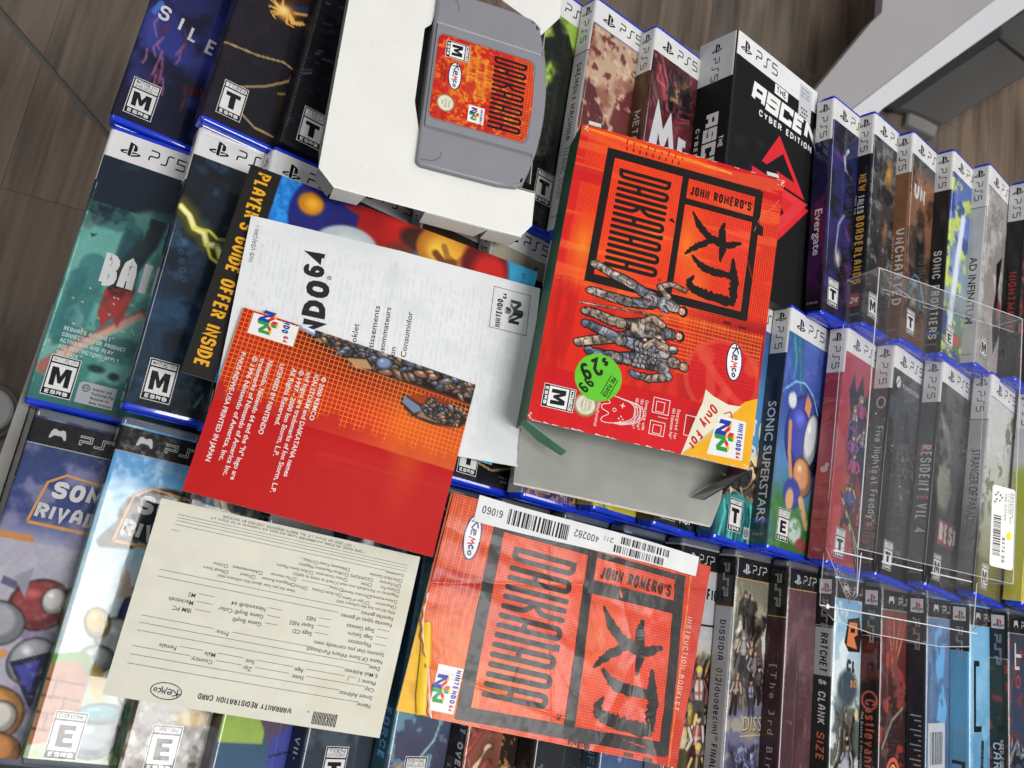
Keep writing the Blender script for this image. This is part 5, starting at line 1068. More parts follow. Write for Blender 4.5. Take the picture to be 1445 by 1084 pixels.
def cst(P, T): P.ring(20, -127, 9, 11, 3, 'c8502c', 1); P.ring(20, -127, 5, 7, 2, 'd8a04a', 2); P.line([(18, -120), (20, -136)], 2.4, 'd8602c', 3)
make_case('psp', 562.3, -178, Z3, 21, 'slim case with a black-red spine lettered Castlevania in orange gothic script', G3, c, [('spine_lettering', lambda P, T: [P.text('Castlevania', -10, -77, 7.6, 'b8482c', .17, .5, rot=-90, fit=50), P.text('The Dracula X Chronicles', -13, -86, 2, 'a8a8a8', .2, .6, rot=-90, fit=38), P.ring(-7, -78, 5.4, 6, 1.5, 'b8402c', 1)]), D(cst)], mode='pad', spine=lambda cv: (cv.fill('1a1415'), cv.box(-99, 0, 36, 66), cv.fill('5a1c1c'), cv.noise('2a1010', 6, .5, .1, 3), cv.box(-99, 0, 140, 172), cv.noise('6a2420', 8, .5, .1, 3)))
def c(cv): cv.grad([(0, '6a84ac'), (60, '54709a'), (172, '344c70')]); cv.poly([(12, 26), (22, 18), (30, 36), (26, 60), (34, 80), (24, 100), (14, 96), (20, 70), (14, 50)], '5aa0d8', 1.6); cv.noise('40587c', 10, .55, .1, 3, .7)
make_case('psp', 604, -177, Z3, 21, 'slim case with a steel blue cover and a barcode sticker below the clear box', G3, c, [('price_sticker', lambda P, T: [P.rect(2, -122, 30, -88, 'b8bcc4', 1), barcode(P, 6, -116, 20, 22, 14, layer=2, seed=4)]), ('spine_lettering', lambda P, T: [P.line([(-11 + 3 * (k % 3), -84 - 3.3 * k), (-3, -84 - 3.3 * k)], .8, 'a8a8b0', 1) for k in range(22)])], mode='pad', spine=lambda cv: cv.grad([(0, '2c3038'), (172, '1c2028')]))
def c(cv): cv.grad([(0, '6ab0e0'), (60, '70b4dc'), (120, '4a84b4'), (172, '3a6488')]); cv.poly([(4, 100), (30, 80), (34, 172), (4, 172)], '4a94c0', 2); cv.noise('8cc4e4', 14, .55, .1, 3, .6)
make_case('psp', 644.8, -176.5, Z3, 21, 'slim case with a sky blue cover bearing thick black angular lines and yellow cross', G3, c, [D(lambda P, T: [P.line([(16, -42), (8, -42), (8, -88), (20, -88)], 4, '18181c', 1), P.line([(22, -96), (20, -118)], 5, '26303a', 1)]), ('spine_lettering', lambda P, T: [P.line([(-12, -112), (-4, -112), (-4, -124), (-9, -124)], 2.4, '18181c', 1), P.poly([(-8, -126), (-5, -126), (-5, -129), (-2, -129), (-2, -132), (-5, -132), (-5, -135), (-8, -135), (-8, -132), (-11, -132), (-11, -129), (-8, -129)], 'd8b020', 1)])], mode='pad', spine=lambda cv: cv.grad([(0, '4a90bc'), (70, '58a4cc'), (172, '3a7aa4')]))
def c(cv): cv.grad([(0, '3a3c44'), (60, '34405a'), (172, '24405c')]); cv.noise('8a3030', 10, .58, .1, 3, .7); cv.clutter(2, 40, 90, 140, ['7a2c2c', '3a4a60', '88888c', '20242c'], 20, 6, 4)
make_case('psp', 683, -176.5, Z3, 21, 'slim case with a dark spine lettered CARBON in white and red at the right edge', G3, c, [('spine_lettering', lambda P, T: [P.text('NEED FOR SPEED', -6, -92, 2.4, 'c8c8c8', .2, .7, rot=-90, fit=34), P.text('CARBON', -11, -94, 6, 'c8c8cc', .18, .6, rot=-90, fit=40), P.text('OWN THE CITY', -13.4, -98, 2, 'a83030', .2, .6, rot=-90, fit=30)]), D(lambda P, T: [P.line([(12, -22), (12, -40), (20, -40)], 2.4, 'c8c8cc', 1), P.line([(12, -31), (24, -31)], 2.4, 'c8c8cc', 1.3), P.ring(17, -50, 4, 4, 1.6, 'b02c2c', 1)])], mode='pad', spine=lambda cv: (cv.grad([(0, '2c343c'), (60, '30382e'), (90, '203028'), (172, '24242a')]), cv.noise('8a2a24', 7, .6, .08, 4)))
def c(cv): cv.fill('3a3a44')
make_case('psp', 724, -176.5, Z3, 21, 'slim grey case at the far right end of the front row', G3, c, [], mode='ps', spine=lambda cv: cv.fill('30343c'))

# ------------------------------------------------------------------ tray that carries the rows, and the floor and furniture behind
def prism(name, pts, z0, z1, mat, parent=None, bev=0):
    n = len(pts)
    ar = sum(pts[i][0] * pts[(i + 1) % n][1] - pts[(i + 1) % n][0] * pts[i][1] for i in range(n))
    if ar < 0: pts = pts[::-1]
    if bev:
        cx = sum(p[0] for p in pts) / n; cy = sum(p[1] for p in pts) / n
        top = []
        for p in pts:
            l = math.hypot(p[0] - cx, p[1] - cy); top.append((p[0] - (p[0] - cx) / l * bev, p[1] - (p[1] - cy) / l * bev))
        V = [(x, y, z0) for x, y in pts] + [(x, y, z1 - bev) for x, y in pts] + [(x, y, z1) for x, y in top]
        F = [tuple(range(n))[::-1], tuple(range(2 * n, 3 * n))] + [(a * n + i, a * n + (i + 1) % n, (a + 1) * n + (i + 1) % n, (a + 1) * n + i) for a in (0, 1) for i in range(n)]
    else:
        V = [(x, y, z0) for x, y in pts] + [(x, y, z1) for x, y in pts]
        F = [tuple(range(n))[::-1], tuple(range(n, 2 * n))] + [(i, (i + 1) % n, n + (i + 1) % n, n + i) for i in range(n)]
    return mesh_obj(name, V, F, mat, parent)

tr = thing('display_tray', 'dark tray with a brushed metal side rail under the rows of cases', 'tray', (0, 0, 0))
prism('tray_bottom', [(4, -380), (780, -380), (740, 190), (4, 190)], -92, -84, M_SHADE, tr)
prism('side_rail', [(-16, -420), (-5, -420), (-1, -112), (-5.6, -112)], -84, -60, M_METAL, tr, .6)
prism('rail_lip', [(-4.4, -420), (-.5, -420), (2, -112), (-.6, -112)], -84, -62, M_METAL, tr, .4)
for x0, x1, y0, y1, zt in ((70, 780, -170, -20, -66), (70, 700, 6, 160, -62), (12, 780, -350, -190, -74)):
    prism('case_rest', [(x0, y0), (x1, y0), (x1, y1), (x0, y1)], -84, zt, M_SHADE, tr)

fl = bpy.data.objects.new('floor', None); COL.objects.link(fl); fl['kind'] = 'structure'
gr = mesh_obj('grout', [(-2500, -2500, -753), (4500, -2500, -753), (4500, 4500, -753), (-2500, 4500, -753)], [(0, 1, 2, 3)], M_GROUT, fl)
rnd = random.Random(8)
def clip_half(poly, a, b_, cc):
    out = []
    for i in range(len(poly)):
        p, q = poly[i], poly[(i + 1) % len(poly)]; dp = a * p[0] + b_ * p[1] - cc; dq = a * q[0] + b_ * q[1] - cc
        if dp >= 0: out.append(p)
        if (dp >= 0) != (dq >= 0):
            t = dp / (dp - dq); out.append((p[0] + (q[0] - p[0]) * t, p[1] + (q[1] - p[1]) * t))
    return out
na, nb = math.sin(math.radians(36.7)), math.cos(math.radians(36.7))
gd = na * -270 + nb * 405
k = 0
for ix in range(-7, 18):
    x0 = -205 + ix * 196
    off = rnd.uniform(-500, 200) if ix != 0 else 170 - 1180 * 1
    for iy in range(-2, 4):
        y0 = (170 if ix == 0 else off) + iy * 1180
        if y0 > 3400 or y0 + 1180 < -1500: continue
        rect = [(x0 + .25, y0 + .3), (x0 + 195.75, y0 + .3), (x0 + 195.75, y0 + 1179.7), (x0 + .25, y0 + 1179.7)]
        for sg in (1, -1):
            pc = clip_half(rect, sg * na, sg * nb, sg * gd + 4)
            if len(pc) < 3: continue
            prism('floor_plank', pc, -760, -750 + rnd.uniform(-.2, .2), M_WOODS[rnd.randrange(3)], fl)

st = thing('display_rack', 'grey painted display rack foot on the wood floor at the upper right', 'rack', (1000, 700, -750))
def P2(pts): return [(x - 1000, y - 700) for x, y in pts]
prism('panel', P2([(1023, 1140), (1023, 867), (1003, 839), (899, 661), (780, 500), (860, 500), (979, 660), (1281, 1006), (1480, 1240)]), 132, 150, M_PANEL, st, 1)
prism('panel_edge', P2([(979, 659), (870, 508), (925, 530), (1039, 682), (1353, 1018), (1500, 1180), (1440, 1200), (1281, 1007)]), 110, 152.5, M_PANELL, st, 1)
bs = st
prism('leg_shadow_tube', P2([(1150, 800), (1185, 800), (1435, 1065), (1540, 1165), (1515, 1180), (1420, 1078)]), 8, 22, M_SHADE, bs, 4)  # its dark colour carries the shadow strip beneath the panel edge
prism('leg_beam', P2([(1186, 806), (1222, 812), (1300, 812), (1519, 1013), (1560, 1050), (1560, 1080), (1518, 1040), (1432, 1064)]), 4, 20, M_BEAM, bs, 7)
prism('leg_plate', P2([(1428, 1088), (1436, 1066), (1522, 1046), (1640, 1150), (1640, 1290), (1520, 1178)]), 6, 26, M_BEAM, bs, 5)
prism('foot_cap', P2([(1219, 787), (1292, 784), (1299, 811), (1222, 819)]), 0, 14, M_BEAML, bs, 4)

def disc(name, cx, cy, r, z0, z1, mat, parent, bev=2, n=32):
    return prism(name, [(cx + r * math.cos(2 * math.pi * i / n), cy + r * math.sin(2 * math.pi * i / n)) for i in range(n)], z0, z1, mat, parent, bev)
gd_ = thing('floor_glide', 'round pale pad with a dark ring built in for its shadow, standing on the floor left of the tray', 'foot pad', (-142, -112, -750))
disc('pad_shadow_ring', 0, 0, 37, 0, 8, M_BEAM, gd_, 2)  # dark ring stands in for the shadow around the pad
disc('pad', 3, 1, 27, 8, 20, M_PANEL, gd_, 3)

# ------------------------------------------------------------------ sheets and cards
def item_frame(ox, oy, oz, rot):
    """x local points down the photograph, y local to the right"""
    a = math.radians(rot); return frame((ox, oy, oz), (math.sin(a), -math.cos(a), 0), (math.cos(a), math.sin(a), 0))
def sheet(root, name, W, H, cv, mat, thick, edge, zf=None, y0f=None, nm_edge='paper_stack'):
    """printed top as a fine grid plus the body under it"""
    X, Y = cv.X.copy(), cv.Y.copy()
    if y0f is not None:
        y0 = y0f(X); Y = y0 + Y * (H - y0) / H
    Z = zf(X, Y) if zf is not None else np.zeros_like(X)
    grid_obj(name, np.stack([X, Y, Z], -1), cv.C, mat, root, alpha=cv.A)
    n = 24
    ring = [(W * i / n, 0) for i in range(n)] + [(W, H * i / n) for i in range(n)] + [(W - W * i / n, H) for i in range(n)] + [(0, H - H * i / n) for i in range(n)]
    rx = np.array([p[0] for p in ring]); ry = np.array([p[1] for p in ring])
    rz = zf(rx, ry) if zf is not None else np.zeros(len(ring))
    m = len(ring)
    V = [(x, y, z - .03) for x, y, z in zip(rx, ry, rz)] + [(x, y, z - thick) for x, y, z in zip(rx, ry, rz)]
    F = [(m + i, m + (i + 1) % m, (i + 1) % m, i) for i in range(m)] + [tuple(range(m, 2 * m))[::-1]]
    mesh_obj(nm_edge, V, F, edge, root)
def fm(zf=None):
    if zf is None: return lambda x, y, h: (x, y, h)
    return lambda x, y, h: (x, y, float(zf(np.array([x]), np.array([y]))[0]) + h)

def brush(P, pts, ws, col, layer, seed=1, rough=.25, jag=0):
    rnd_ = random.Random(seed); q = []; w2 = []
    for i in range(len(pts) - 1):
        n_ = 6
        for k_ in range(n_):
            t = k_ / n_; q.append((pts[i][0] * (1 - t) + pts[i + 1][0] * t, pts[i][1] * (1 - t) + pts[i + 1][1] * t)); w2.append(ws[i] * (1 - t) + ws[i + 1] * t)
    q.append(pts[-1]); w2.append(ws[-1])
    # soften corners
    for _ in range(2):
        q = [q[0]] + [((q[i - 1][0] + 2 * q[i][0] + q[i + 1][0]) / 4, (q[i - 1][1] + 2 * q[i][1] + q[i + 1][1]) / 4) for i in range(1, len(q) - 1)] + [q[-1]]
    n = len(q); L_, R_ = [], []
    for i in range(n):
        a, b_ = q[max(0, i - 1)], q[min(n - 1, i + 1)]; l = math.hypot(b_[0] - a[0], b_[1] - a[1]) or 1; nx, ny = -(b_[1] - a[1]) / l, (b_[0] - a[0]) / l
        r1 = 1 + rnd_.uniform(-rough, rough); r2 = 1 + rnd_.uniform(-rough, rough) + (jag if i % 2 else 0)
        L_.append((q[i][0] + nx * w2[i] / 2 * r1, q[i][1] + ny * w2[i] / 2 * r1)); R_.append((q[i][0] - nx * w2[i] / 2 * r2, q[i][1] - ny * w2[i] / 2 * r2))
    P.add(L_ + R_, [(i, n + i, n + i + 1, i + 1) for i in range(n - 1)], col, layer)
def kanji(P, f, k, col=BLACK, layer=1):
    S = [([(39.6, 100.2), (46, 99), (56, 101.2), (66, 100.6)], [1.2, 3.2, 3.6, .8]), ([(50.2, 112.8), (54.6, 103), (52.4, 92), (46, 84), (37.8, 78.6)], [1.6, 3.8, 3.6, 3, .8]),
         ([(52.6, 95), (58, 87), (62, 82), (67.2, 77.4)], [2, 3.2, 2.6, .7]), ([(73.4, 108), (74, 98), (72.2, 89), (66.6, 82)], [3, 3.6, 3.4, 1]),
         ([(61.5, 108.6), (70, 110.4), (80, 111.8), (90, 112.4)], [1, 3.6, 4, 3.4]), ([(90, 113.4), (90.4, 103), (89.8, 92), (87.2, 83.4)], [4.6, 4.2, 4.2, 3]), ([(87.6, 84.4), (84, 82.6), (79, 85.4)], [4.2, 3, .6])]
    for i, (pts, ws) in enumerate(S): brush(P, [f(*p) for p in pts], [w_ * k for w_ in ws], col, layer + .16 * i, seed=i + 3, jag=.35 if i in (4, 5) else .1)
def swl_frame(P, o, cells, col, layer, sub=6):
    """black frame given outer corners and bar thickness pieces"""
    pass

# --- registration card
FC = frame((221, -217.6, 6), (-1, .035, 0), (-.05, -1, 0))
root = thing('registration_card', 'cream warranty registration card printed upside down, lying on the front row', 'card', mat=FC)
cv = Canvas(np.linspace(0, 142, 72), np.linspace(0, 98, 50)); cv.fill('cbc9bc'); cv.lum(.025, 8, 3); cv.noise('c2bda8', 26, .56, .2, 8, .6)
zc = lambda X, Y: 2.2 * np.sin(X / 142 * 3.14) + 1.4 * (X / 142) ** 3 * (Y / 98) ** 2
sheet(root, 'card_face', 142, 98, cv, M_MATTE, .35, M_BOARDW, zc, nm_edge='card_edge')
P = Print(fm(zc)); INK = '2c2a34'
def row(v, items, wd=.3):
    for it in items:
        if it[0] == 'L': P.line([(it[1], 98 - v - .3), (it[2], 98 - v - .3)], .24, '4a4654', 1, sub=12)
        else: P.btext(it[2], it[1], 98 - v, 2.1, INK, off=.004)
P.text('WARRANTY REGISTRATION CARD', 50, 98 - 8, 2.9, '1c1a24', .19, .66, fit=48)
daikatana(P, 25.5, 98 - 8.3, 13, 6.4, .5, '1c1a24'); P.text('\u2122', 40.8, 98 - 9, 1.8, '1c1a24')
kemco(P, 113.5, 98 - 6.3, 7.4, 3.9, 0, 1, '24203c', None, '24203c', wt=.045)
row(16, [('T', 9, 'Name:'), ('L', 16, 135)]); row(20.4, [('T', 9, 'Street Address:'), ('L', 28, 135)])
row(24.4, [('T', 9, 'City:'), ('L', 14.5, 47), ('T', 48, 'State:'), ('L', 56, 74), ('T', 75.5, 'Zip:'), ('L', 81, 94), ('T', 95.5, 'Country:'), ('L', 107, 135)])
row(28, [('T', 9, 'Phone: (      )'), ('L', 20.5, 24), ('L', 27, 48), ('T', 49, 'Age:'), ('L', 55, 74), ('T', 75, 'Sex:'), ('L', 81, 94), ('T', 95, 'Male'), ('L', 101.5, 113), ('T', 114.5, 'Female')])
row(32, [('T', 9, 'E-Mail Address:'), ('L', 28, 135)]); row(35.8, [('T', 8.6, 'Date:'), ('L', 14.5, 135)])
row(39.4, [('T', 8, 'Name Of Store Where Purchased:'), ('L', 46.5, 90), ('T', 91.5, 'Price:'), ('L', 99, 135)])
row(43.2, [('T', 8, 'Systems that you currently own:')])
for j, (a_, b_, c_, d_) in enumerate((('Playstation', 'Sega CD', 'Game Boy\u00ae', 'IBM PC'), ('Sega Saturn', 'Super NES', 'Game Boy\u00ae Color', 'Macintosh'), ('Sega Genesis', 'NES', 'Nintendo\u00ae 64', 'M2'))):
    v_ = 47 + 3.9 * j
    row(v_, [('L', 8, 15), ('T', 16.5, a_), ('L', 41, 48), ('T', 49.5, b_), ('L', 68, 75), ('T', 76.5, c_), ('L', 103, 111), ('T', 112.5, d_)])
row(59.4, [('T', 7.5, 'Favorite types of games:'), ('L', 38, 133)]); row(62.8, [('T', 7.5, 'Favorite games:'), ('L', 27, 133)])
def tick(x_, v_, t_): P.line([(x_, 98 - v_ + .1), (x_ + 1.5, 98 - v_ + .1), (x_ + 1.5, 98 - v_ + 1.7), (x_, 98 - v_ + 1.7)], .22, INK, 1, closed=True); P.btext(t_, x_ + 2.1, 98 - v_, 1.55, INK)
P.btext('Why did you buy this software title?', 7, 98 - 66, 1.6, INK); P.btext('How did you hear about this software title?', 64, 98 - 66.6, 1.6, INK)
for x_, v_, t_ in ((7.5, 69, 'Reputation'), (23, 68.4, 'Type of Game'), (39, 69.4, 'In-Store Display'), (58, 69.4, 'Price'), (65, 69.8, 'Magazine Review'), (86, 69.6, 'Friend'), (100, 69.2, 'Retail Store'), (7.5, 72, 'Advertisement'), (23, 71.8, 'Product Review'), (39, 72.4, 'Other'), (65, 72.8, 'The Internet'), (83, 72.4, 'Advertisement'), (101, 72.2, 'Other'),
                   (7.5, 78, 'Game Pro'), (24, 78, 'PSM'), (38, 78, 'Next Generation'), (57, 78, 'Ultra Game Players'), (7.5, 80.8, 'PS Extreme'), (24, 80.8, 'EGM/EGM2'), (38, 80.8, 'Official Playstation Magazine'), (7.5, 83.6, 'Die Hard Gamefan'), (38, 83.6, 'Nintendo Power'), (56, 83.6, 'Other')): tick(x_, v_, t_)
P.line([(45, 98 - 72.3), (62, 98 - 72.3)], .22, '4a4654', 1); P.line([(62, 98 - 83.6), (133, 98 - 83.6)], .22, '4a4654', 1)
P.btext('Magazines or Periodicals you read (Check as many as apply):', 7.5, 98 - 75.2, 1.6, INK, fit=60)
P.btext('Comments:', 7, 98 - 86.6, 1.6, INK)
for v_, x0_ in ((86.6, 17), (88.6, 6), (90.2, 6), (91.8, 6)): P.line([(x0_, 98 - v_), (132, 98 - v_)], .22, '4a4654', 1, sub=12)
P.text('\u00a9 2000 KEMCO. ION STORM and DAIKATANA names and logos are trademarks of Ion Storm, L.P.', 32, 98 - 94.4, 1.4, INK, .13, .6, fit=84); P.text('\u00a9 1997-2000 Ion Storm, L.P. ALL RIGHTS RESERVED. LICENSED BY NINTENDO', 38, 98 - 96.4, 1.4, INK, .13, .6, fit=72)
P.build('printed_lettering', M_MATTE, root)

# --- red folded leaflet
FR = item_frame(95, -104.5, 12.5, -4)
root = thing('red_leaflet', 'red folded leaflet with an orange grid and white copyright lines, over the white leaflet', 'leaflet', mat=FR)
cv = Canvas(np.linspace(0, 103, 170), np.linspace(0, 138, 228)); cv.fill('ae0f10')
cv.box(0, 53, 0, 140); cv.grad([(0, 'a81c14'), (70, 'b4200f'), (100, 'c8440f'), (138, 'c04a12')]); cv.all()
st_ = cv.fbm(7, 4, 3, 60); 
cv.blob(30, 108, 34, 20, 'd86c12', 1, a=.8); cv.mix(np.clip((st_ - .52) * 5, 0, .4) * np.clip(1 - cv.X / 103, 0, 1) * (cv.Y > 60), 'd8620f'); cv.blob(54, 110, 40, 13, 'b8400c', 1, a=.7)
cv.A = np.clip((cv.X - 47 + 8 * vnoise(cv.Y / 2.6, cv.Y * 0, 4)) / 4, 0, 1)
# armoured limb art along the top edge: plain generic armour
def armour(cv_, path, n_, seed, cols, lo=1.2, hi=3.0):
    """overlapping printed plates with outline and glint along a path of (x, y, half width)"""
    r_ = random.Random(seed)
    for k_ in range(n_):
        t = r_.random() * (len(path) - 1); j_ = int(t); f_ = t - j_; A_, B_ = path[j_], path[j_ + 1]; hw_ = A_[2] + (B_[2] - A_[2]) * f_
        x_ = A_[0] + (B_[0] - A_[0]) * f_ + r_.uniform(-1, 1) * hw_; y_ = A_[1] + (B_[1] - A_[1]) * f_; s_ = r_.uniform(lo, hi) * (.5 + hw_ / 7); ra = 90 + r_.uniform(-38, 38); el = r_.uniform(.28, .5); s_ *= 1.35
        c_ = C(r_.choice(cols)); cv_.blob(x_, y_, s_ + .6, s_ * el + .6, '100a08', .25, ra); cv_.blob(x_, y_, s_, s_ * el, tuple(q * .7 for q in c_), .3, ra); cv_.blob(x_ - .2 * s_, y_, s_ * .6, s_ * el * .5, tuple(min(1, q * 1.2) for q in c_), .7, ra); cv_.blob(x_ - .3 * s_, y_ + .1 * s_, s_ * .2, s_ * .14, 'e8dccc', .9, ra, .7)
TAN = ('9a7458', '7c6a60', 'ac8a70', '6c7890', 'b07c60', '58606e', '8a8078')
cv.line([(-1, 30), (2, 36), (5, 50), (8, 62), (9, 80), (8, 100), (8, 138)], 13, '4a1008', 3, .6); cv.line([(1, 44), (4, 58), (5.5, 68), (5, 84), (5, 138)], 12, '120c0a', .3); cv.line([(0, 31), (2, 40)], 5, '140e0c', .5); cv.line([(0, 32), (2, 44)], 3.4, '8490ac', .6); cv.line([(0, 33), (1.6, 42)], 1, 'd8dce8', .8)
armour(cv, [(2, 42, 2.5), (4, 56, 4), (6, 66, 6.5), (5, 84, 6.2), (4.5, 104, 6.2), (5, 138, 6.2)], 330, 7, TAN)
cv.A = np.maximum(cv.A, np.clip((np.interp(cv.Y, [30, 44, 60, 72, 140], [1, 5, 10, 13, 13.5]) - cv.X) * 2, 0, 1) * (cv.Y > 31))
cv.poly([(9, 60), (15, 67), (12, 78), (6, 72)], '140e0c', .7); cv.poly([(9.6, 61), (14, 67), (11.4, 76.5), (7, 71.6)], 'a8805c', .7); cv.toon(6, 82, 3.6, 5, '7480a0', 20)
cv.all(); cv.poly([(19, 97), (24, 96), (30, 104), (31, 118), (28, 134), (24, 138), (14, 138), (14, 130), (20, 122), (22, 110)], '1c1410', 1.6, .9); cv.poly([(20, 98), (24, 98), (28, 106), (24, 112)], '6a7690', .6)
cv.poly([(22, 112), (29, 108), (29, 120), (26, 134), (16, 136), (18, 126)], '8a6a50', .7)
for i in range(12): cv.line([(19 + rnd.uniform(-2, 3), 112 + i * 2), (27, 113 + i * 2)], .8, rnd.choice(['241a14', '5c6070', 'b09070']), .6)
armour(cv, [(22, 110, 4), (23, 122, 4.5), (20, 137, 4)], 80, 3, TAN, 1, 2.2)
cv.A = np.maximum(cv.A, (((cv.X - 23) / 8) ** 2 + ((cv.Y - 118) / 20) ** 2 < 1).astype(float))
zr = lambda X, Y: 3.0 * np.sin(Y / 138 * 3.1) + .6 * (X / 103) + 2.4 * (X / 103) ** 4 * (Y / 138) ** 3 - .5 * np.exp(-np.abs(X - 53) / 2.5)
sheet(root, 'printed_face', 103, 138, cv, M_RED, 1.1, M_EDGE, zr)
P = Print(fm(zr))
P.rect(1.2, 6, 13, 31, 'd8d8d8', 1); n64_logo(P, 4.4, 14.5, 13, 10.5, rot=-90 + 90, layer=2); P.rect(-.5, 5, 1.2, 33, 'ae1210', 3) if False else None
P.text('NINTENDO', -4 + 0, 23.2, 3.2, '1c2a80', .24, .62, rot=0, layer=2, fit=12.4) if False else None
P.text('NDO', .2, 22.8, 3.6, '1c2a80', .24, .62, layer=2, fit=7); P.text('64', 8.6, 24.6, 2.8, 'b02020', .24, .6, layer=2)
for t_, v_, L_ in (('P-NUS-NDWE-USA PRINTED IN JAPAN', 6.2, 61), ('\u00a9 1996 Nintendo of America, Inc.', 12.6, 59), ('trademarks of Nintendo of America Inc.', 16.8, 66), ('Nintendo, Nintendo 64 and the "N" logo are', 21, 67), ('LICENSED BY NINTENDO', 27.4, 40), ('All Rights Reserved.', 34.2, 33), ('\u00a9 1997 - 2000 Ion Storm, L.P.', 38.2, 49), ('and logos are trademarks of Ion Storm, L.P.', 42.4, 68), ('ION STORM and DAIKATANA names', 46.6, 58), ('\u00a9 2000 KEMCO', 50.8, 25)):
    P.btext(t_, 24.2, v_, 2.5, 'd6cfcc', fit=L_, off=.016)
P.build('printed_lettering', M_GLOSS, root)

# --- white leaflet
FL = item_frame(87, -51, 8.5, 2.6)
root = thing('white_leaflet', 'white folded multilingual leaflet tucked under the red leaflet, above the blue poster', 'leaflet', mat=FL)
cv = Canvas(np.linspace(0, 113, 110), np.linspace(0, 177, 170)); cv.fill('d2d4d6'); cv.lum(.02, 20, 3)
for k_ in range(58):  # faint print showing through from the other side
    yy = 6 + k_ * 2.9; w_ = .55; cv.box(8 + (k_ * 7) % 9, 104 - (k_ * 13) % 30, yy - w_, yy + w_); cv.noise('bdc0c4', 3.2, .42, .15, k_, .55)
cv.all(); cv.noise('c4c7ca', 34, .55, .1, 31, .5)
zl = lambda X, Y: 2.6 * np.sin(Y / 177 * 3.1) + 1.2 * np.sin(X / 113 * 3.1) + 1.2 * np.exp(-np.abs(Y - 86) / 14) + 3.0 * (Y / 177) ** 6 * (X / 113) ** 4
sheet(root, 'printed_face', 113, 177, cv, M_MATTE, .9, M_BOARDW, zl)
P = Print(fm(zl))
P.text('NUS-USA/CAN-1', 27, 5.6, 2.4, '26262a', .13, .58, rot=180, al='l', layer=1, fit=22)
P.text('NINTENDO', 112, 49.5, 13, '1a1a1e', .27, .74, rot=180, layer=1, fit=83, sp=.1); P.text('64', 27.4, 45, 12, '1a1a1e', .26, .7, rot=180, layer=1, fit=16); P.text('\u00ae', 27, 52, 5, '1a1a1e', rot=180)
P.build('headline_lettering', M_MATTE, root); P = Print(fm(zl))
for t_, x_, y_, f_ in (('Precautions Booklet', 49, 69, 44), ('et avertissements', 36, 79, 42), ('aux consommateurs', 35.5, 85.5, 43), ('de precaucion', 58, 92, 31), ('para el Consumidor', 35, 98.5, 44)):
    P.btext(t_, x_ + f_, y_, 3.2, '202024', rot=180, fit=f_, off=.006)
P.build('printed_lettering', M_MATTE, root)
P = Print(fm(zl))
P.line([(6.4, 146.5), (32.4, 146.5), (32.4, 171), (6.4, 171)], .35, '3a3a3e', 1, closed=True); P.text('NINTENDO', 31.4, 153.6, 4, '202024', .24, .64, rot=180, fit=18); P.text('64', 12.6, 155.5, 2.6, '202024', .24, .64, rot=180)
n64_logo(P, 19.5, 161.5, 15, 12, rot=180, layer=2, mono=('3a3a3c', '26262a', '6a6a6c', 'b0b0b2'))
P.build('printed_badge', M_MATTE, root)

# --- blue poster / guide offer
FG = item_frame(80, -20, 5, -3.6)
root = thing('folded_poster', 'folded poster with a black band reading PLAYER\'S GUIDE OFFER INSIDE, partly under the white leaflet', 'poster', mat=FG)
cv = Canvas(np.linspace(0, 126, 160), np.linspace(0, 182, 230)); cv.fill('1a76c8'); cv.noise('2c90e0', 2.2, .5, .1, 3, .8); cv.noise('0f5ab0', 3, .55, .1, 13, .6)
cv.box(0, 130, 130, 190).fill('38a0cc'); cv.all()
# plain abstract blobs in the colours of the print
cv.blob(14, 48, 26, 22, '181c6c', .06); cv.blob(10, 38, 8, 8.5, 'b87410', .25); cv.blob(9.5, 39, 6, 6, 'e0a428', .7); cv.poly([(16, 46), (10, 60), (20, 70), (26, 54)], '1a1460', 1); cv.poly([(4, 56), (8, 70), (-2, 72)], '8a1418', 1)
cv.blob(6, 86, 17, 22, '9c1210', .1, 30); cv.blob(4, 92, 12, 16, 'c01c18', .7, 30); cv.blob(28, 64, 14, 20, 'a8b4b8', .12, 12); cv.blob(27, 66, 10, 15, 'c4d0d0', .6, 12)
cv.blob(8, 104, 9, 14, '3a1c14', .3); cv.blob(20, 96, 8, 12, '6a2c1c', .4); cv.blob(8, 124, 17, 22, 'b06a1c', .1, 4); cv.blob(8, 122, 14, 17, 'e0a030', .5); cv.blob(10, 118, 9, 9, 'e8c040', .7); cv.line([(6, 120), (12, 124), (14, 130), (8, 134)], 2.5, 'a0682c', 1); cv.line([(12, 116), (16, 122), (14, 128)], 3, '6a3c14', 1)
cv.blob(10, 148, 20, 17, '5a0c0c', .2, 10); cv.blob(14, 152, 19, 14, 'bc1c1a', .4, 10); cv.box(0, 130, 166, 190).fill('3aa2ce'); cv.all()
cv.box(0, 130, 0, 17.5).fill('15130f'); cv.all()
sheet(root, 'printed_face', 126, 182, cv, M_GLOSS, .8, M_BOARDW)
P = Print(fm())
P.text("PLAYER'S GUIDE OFFER INSIDE", 3, 4.6, 8.2, 'd89c18', .2, .62, fit=117, layer=1)
P.build('band_lettering', M_GLOSS, root); P = Print(fm())
P.text('GP-NUS-NDWE', 4, 172, 3, '1c5a8c', .14, .6, rot=0); P.text('1', 110, 19.5, 5, WHITE, .2, .6)
P.build('stock_lettering', M_GLOSS, root)

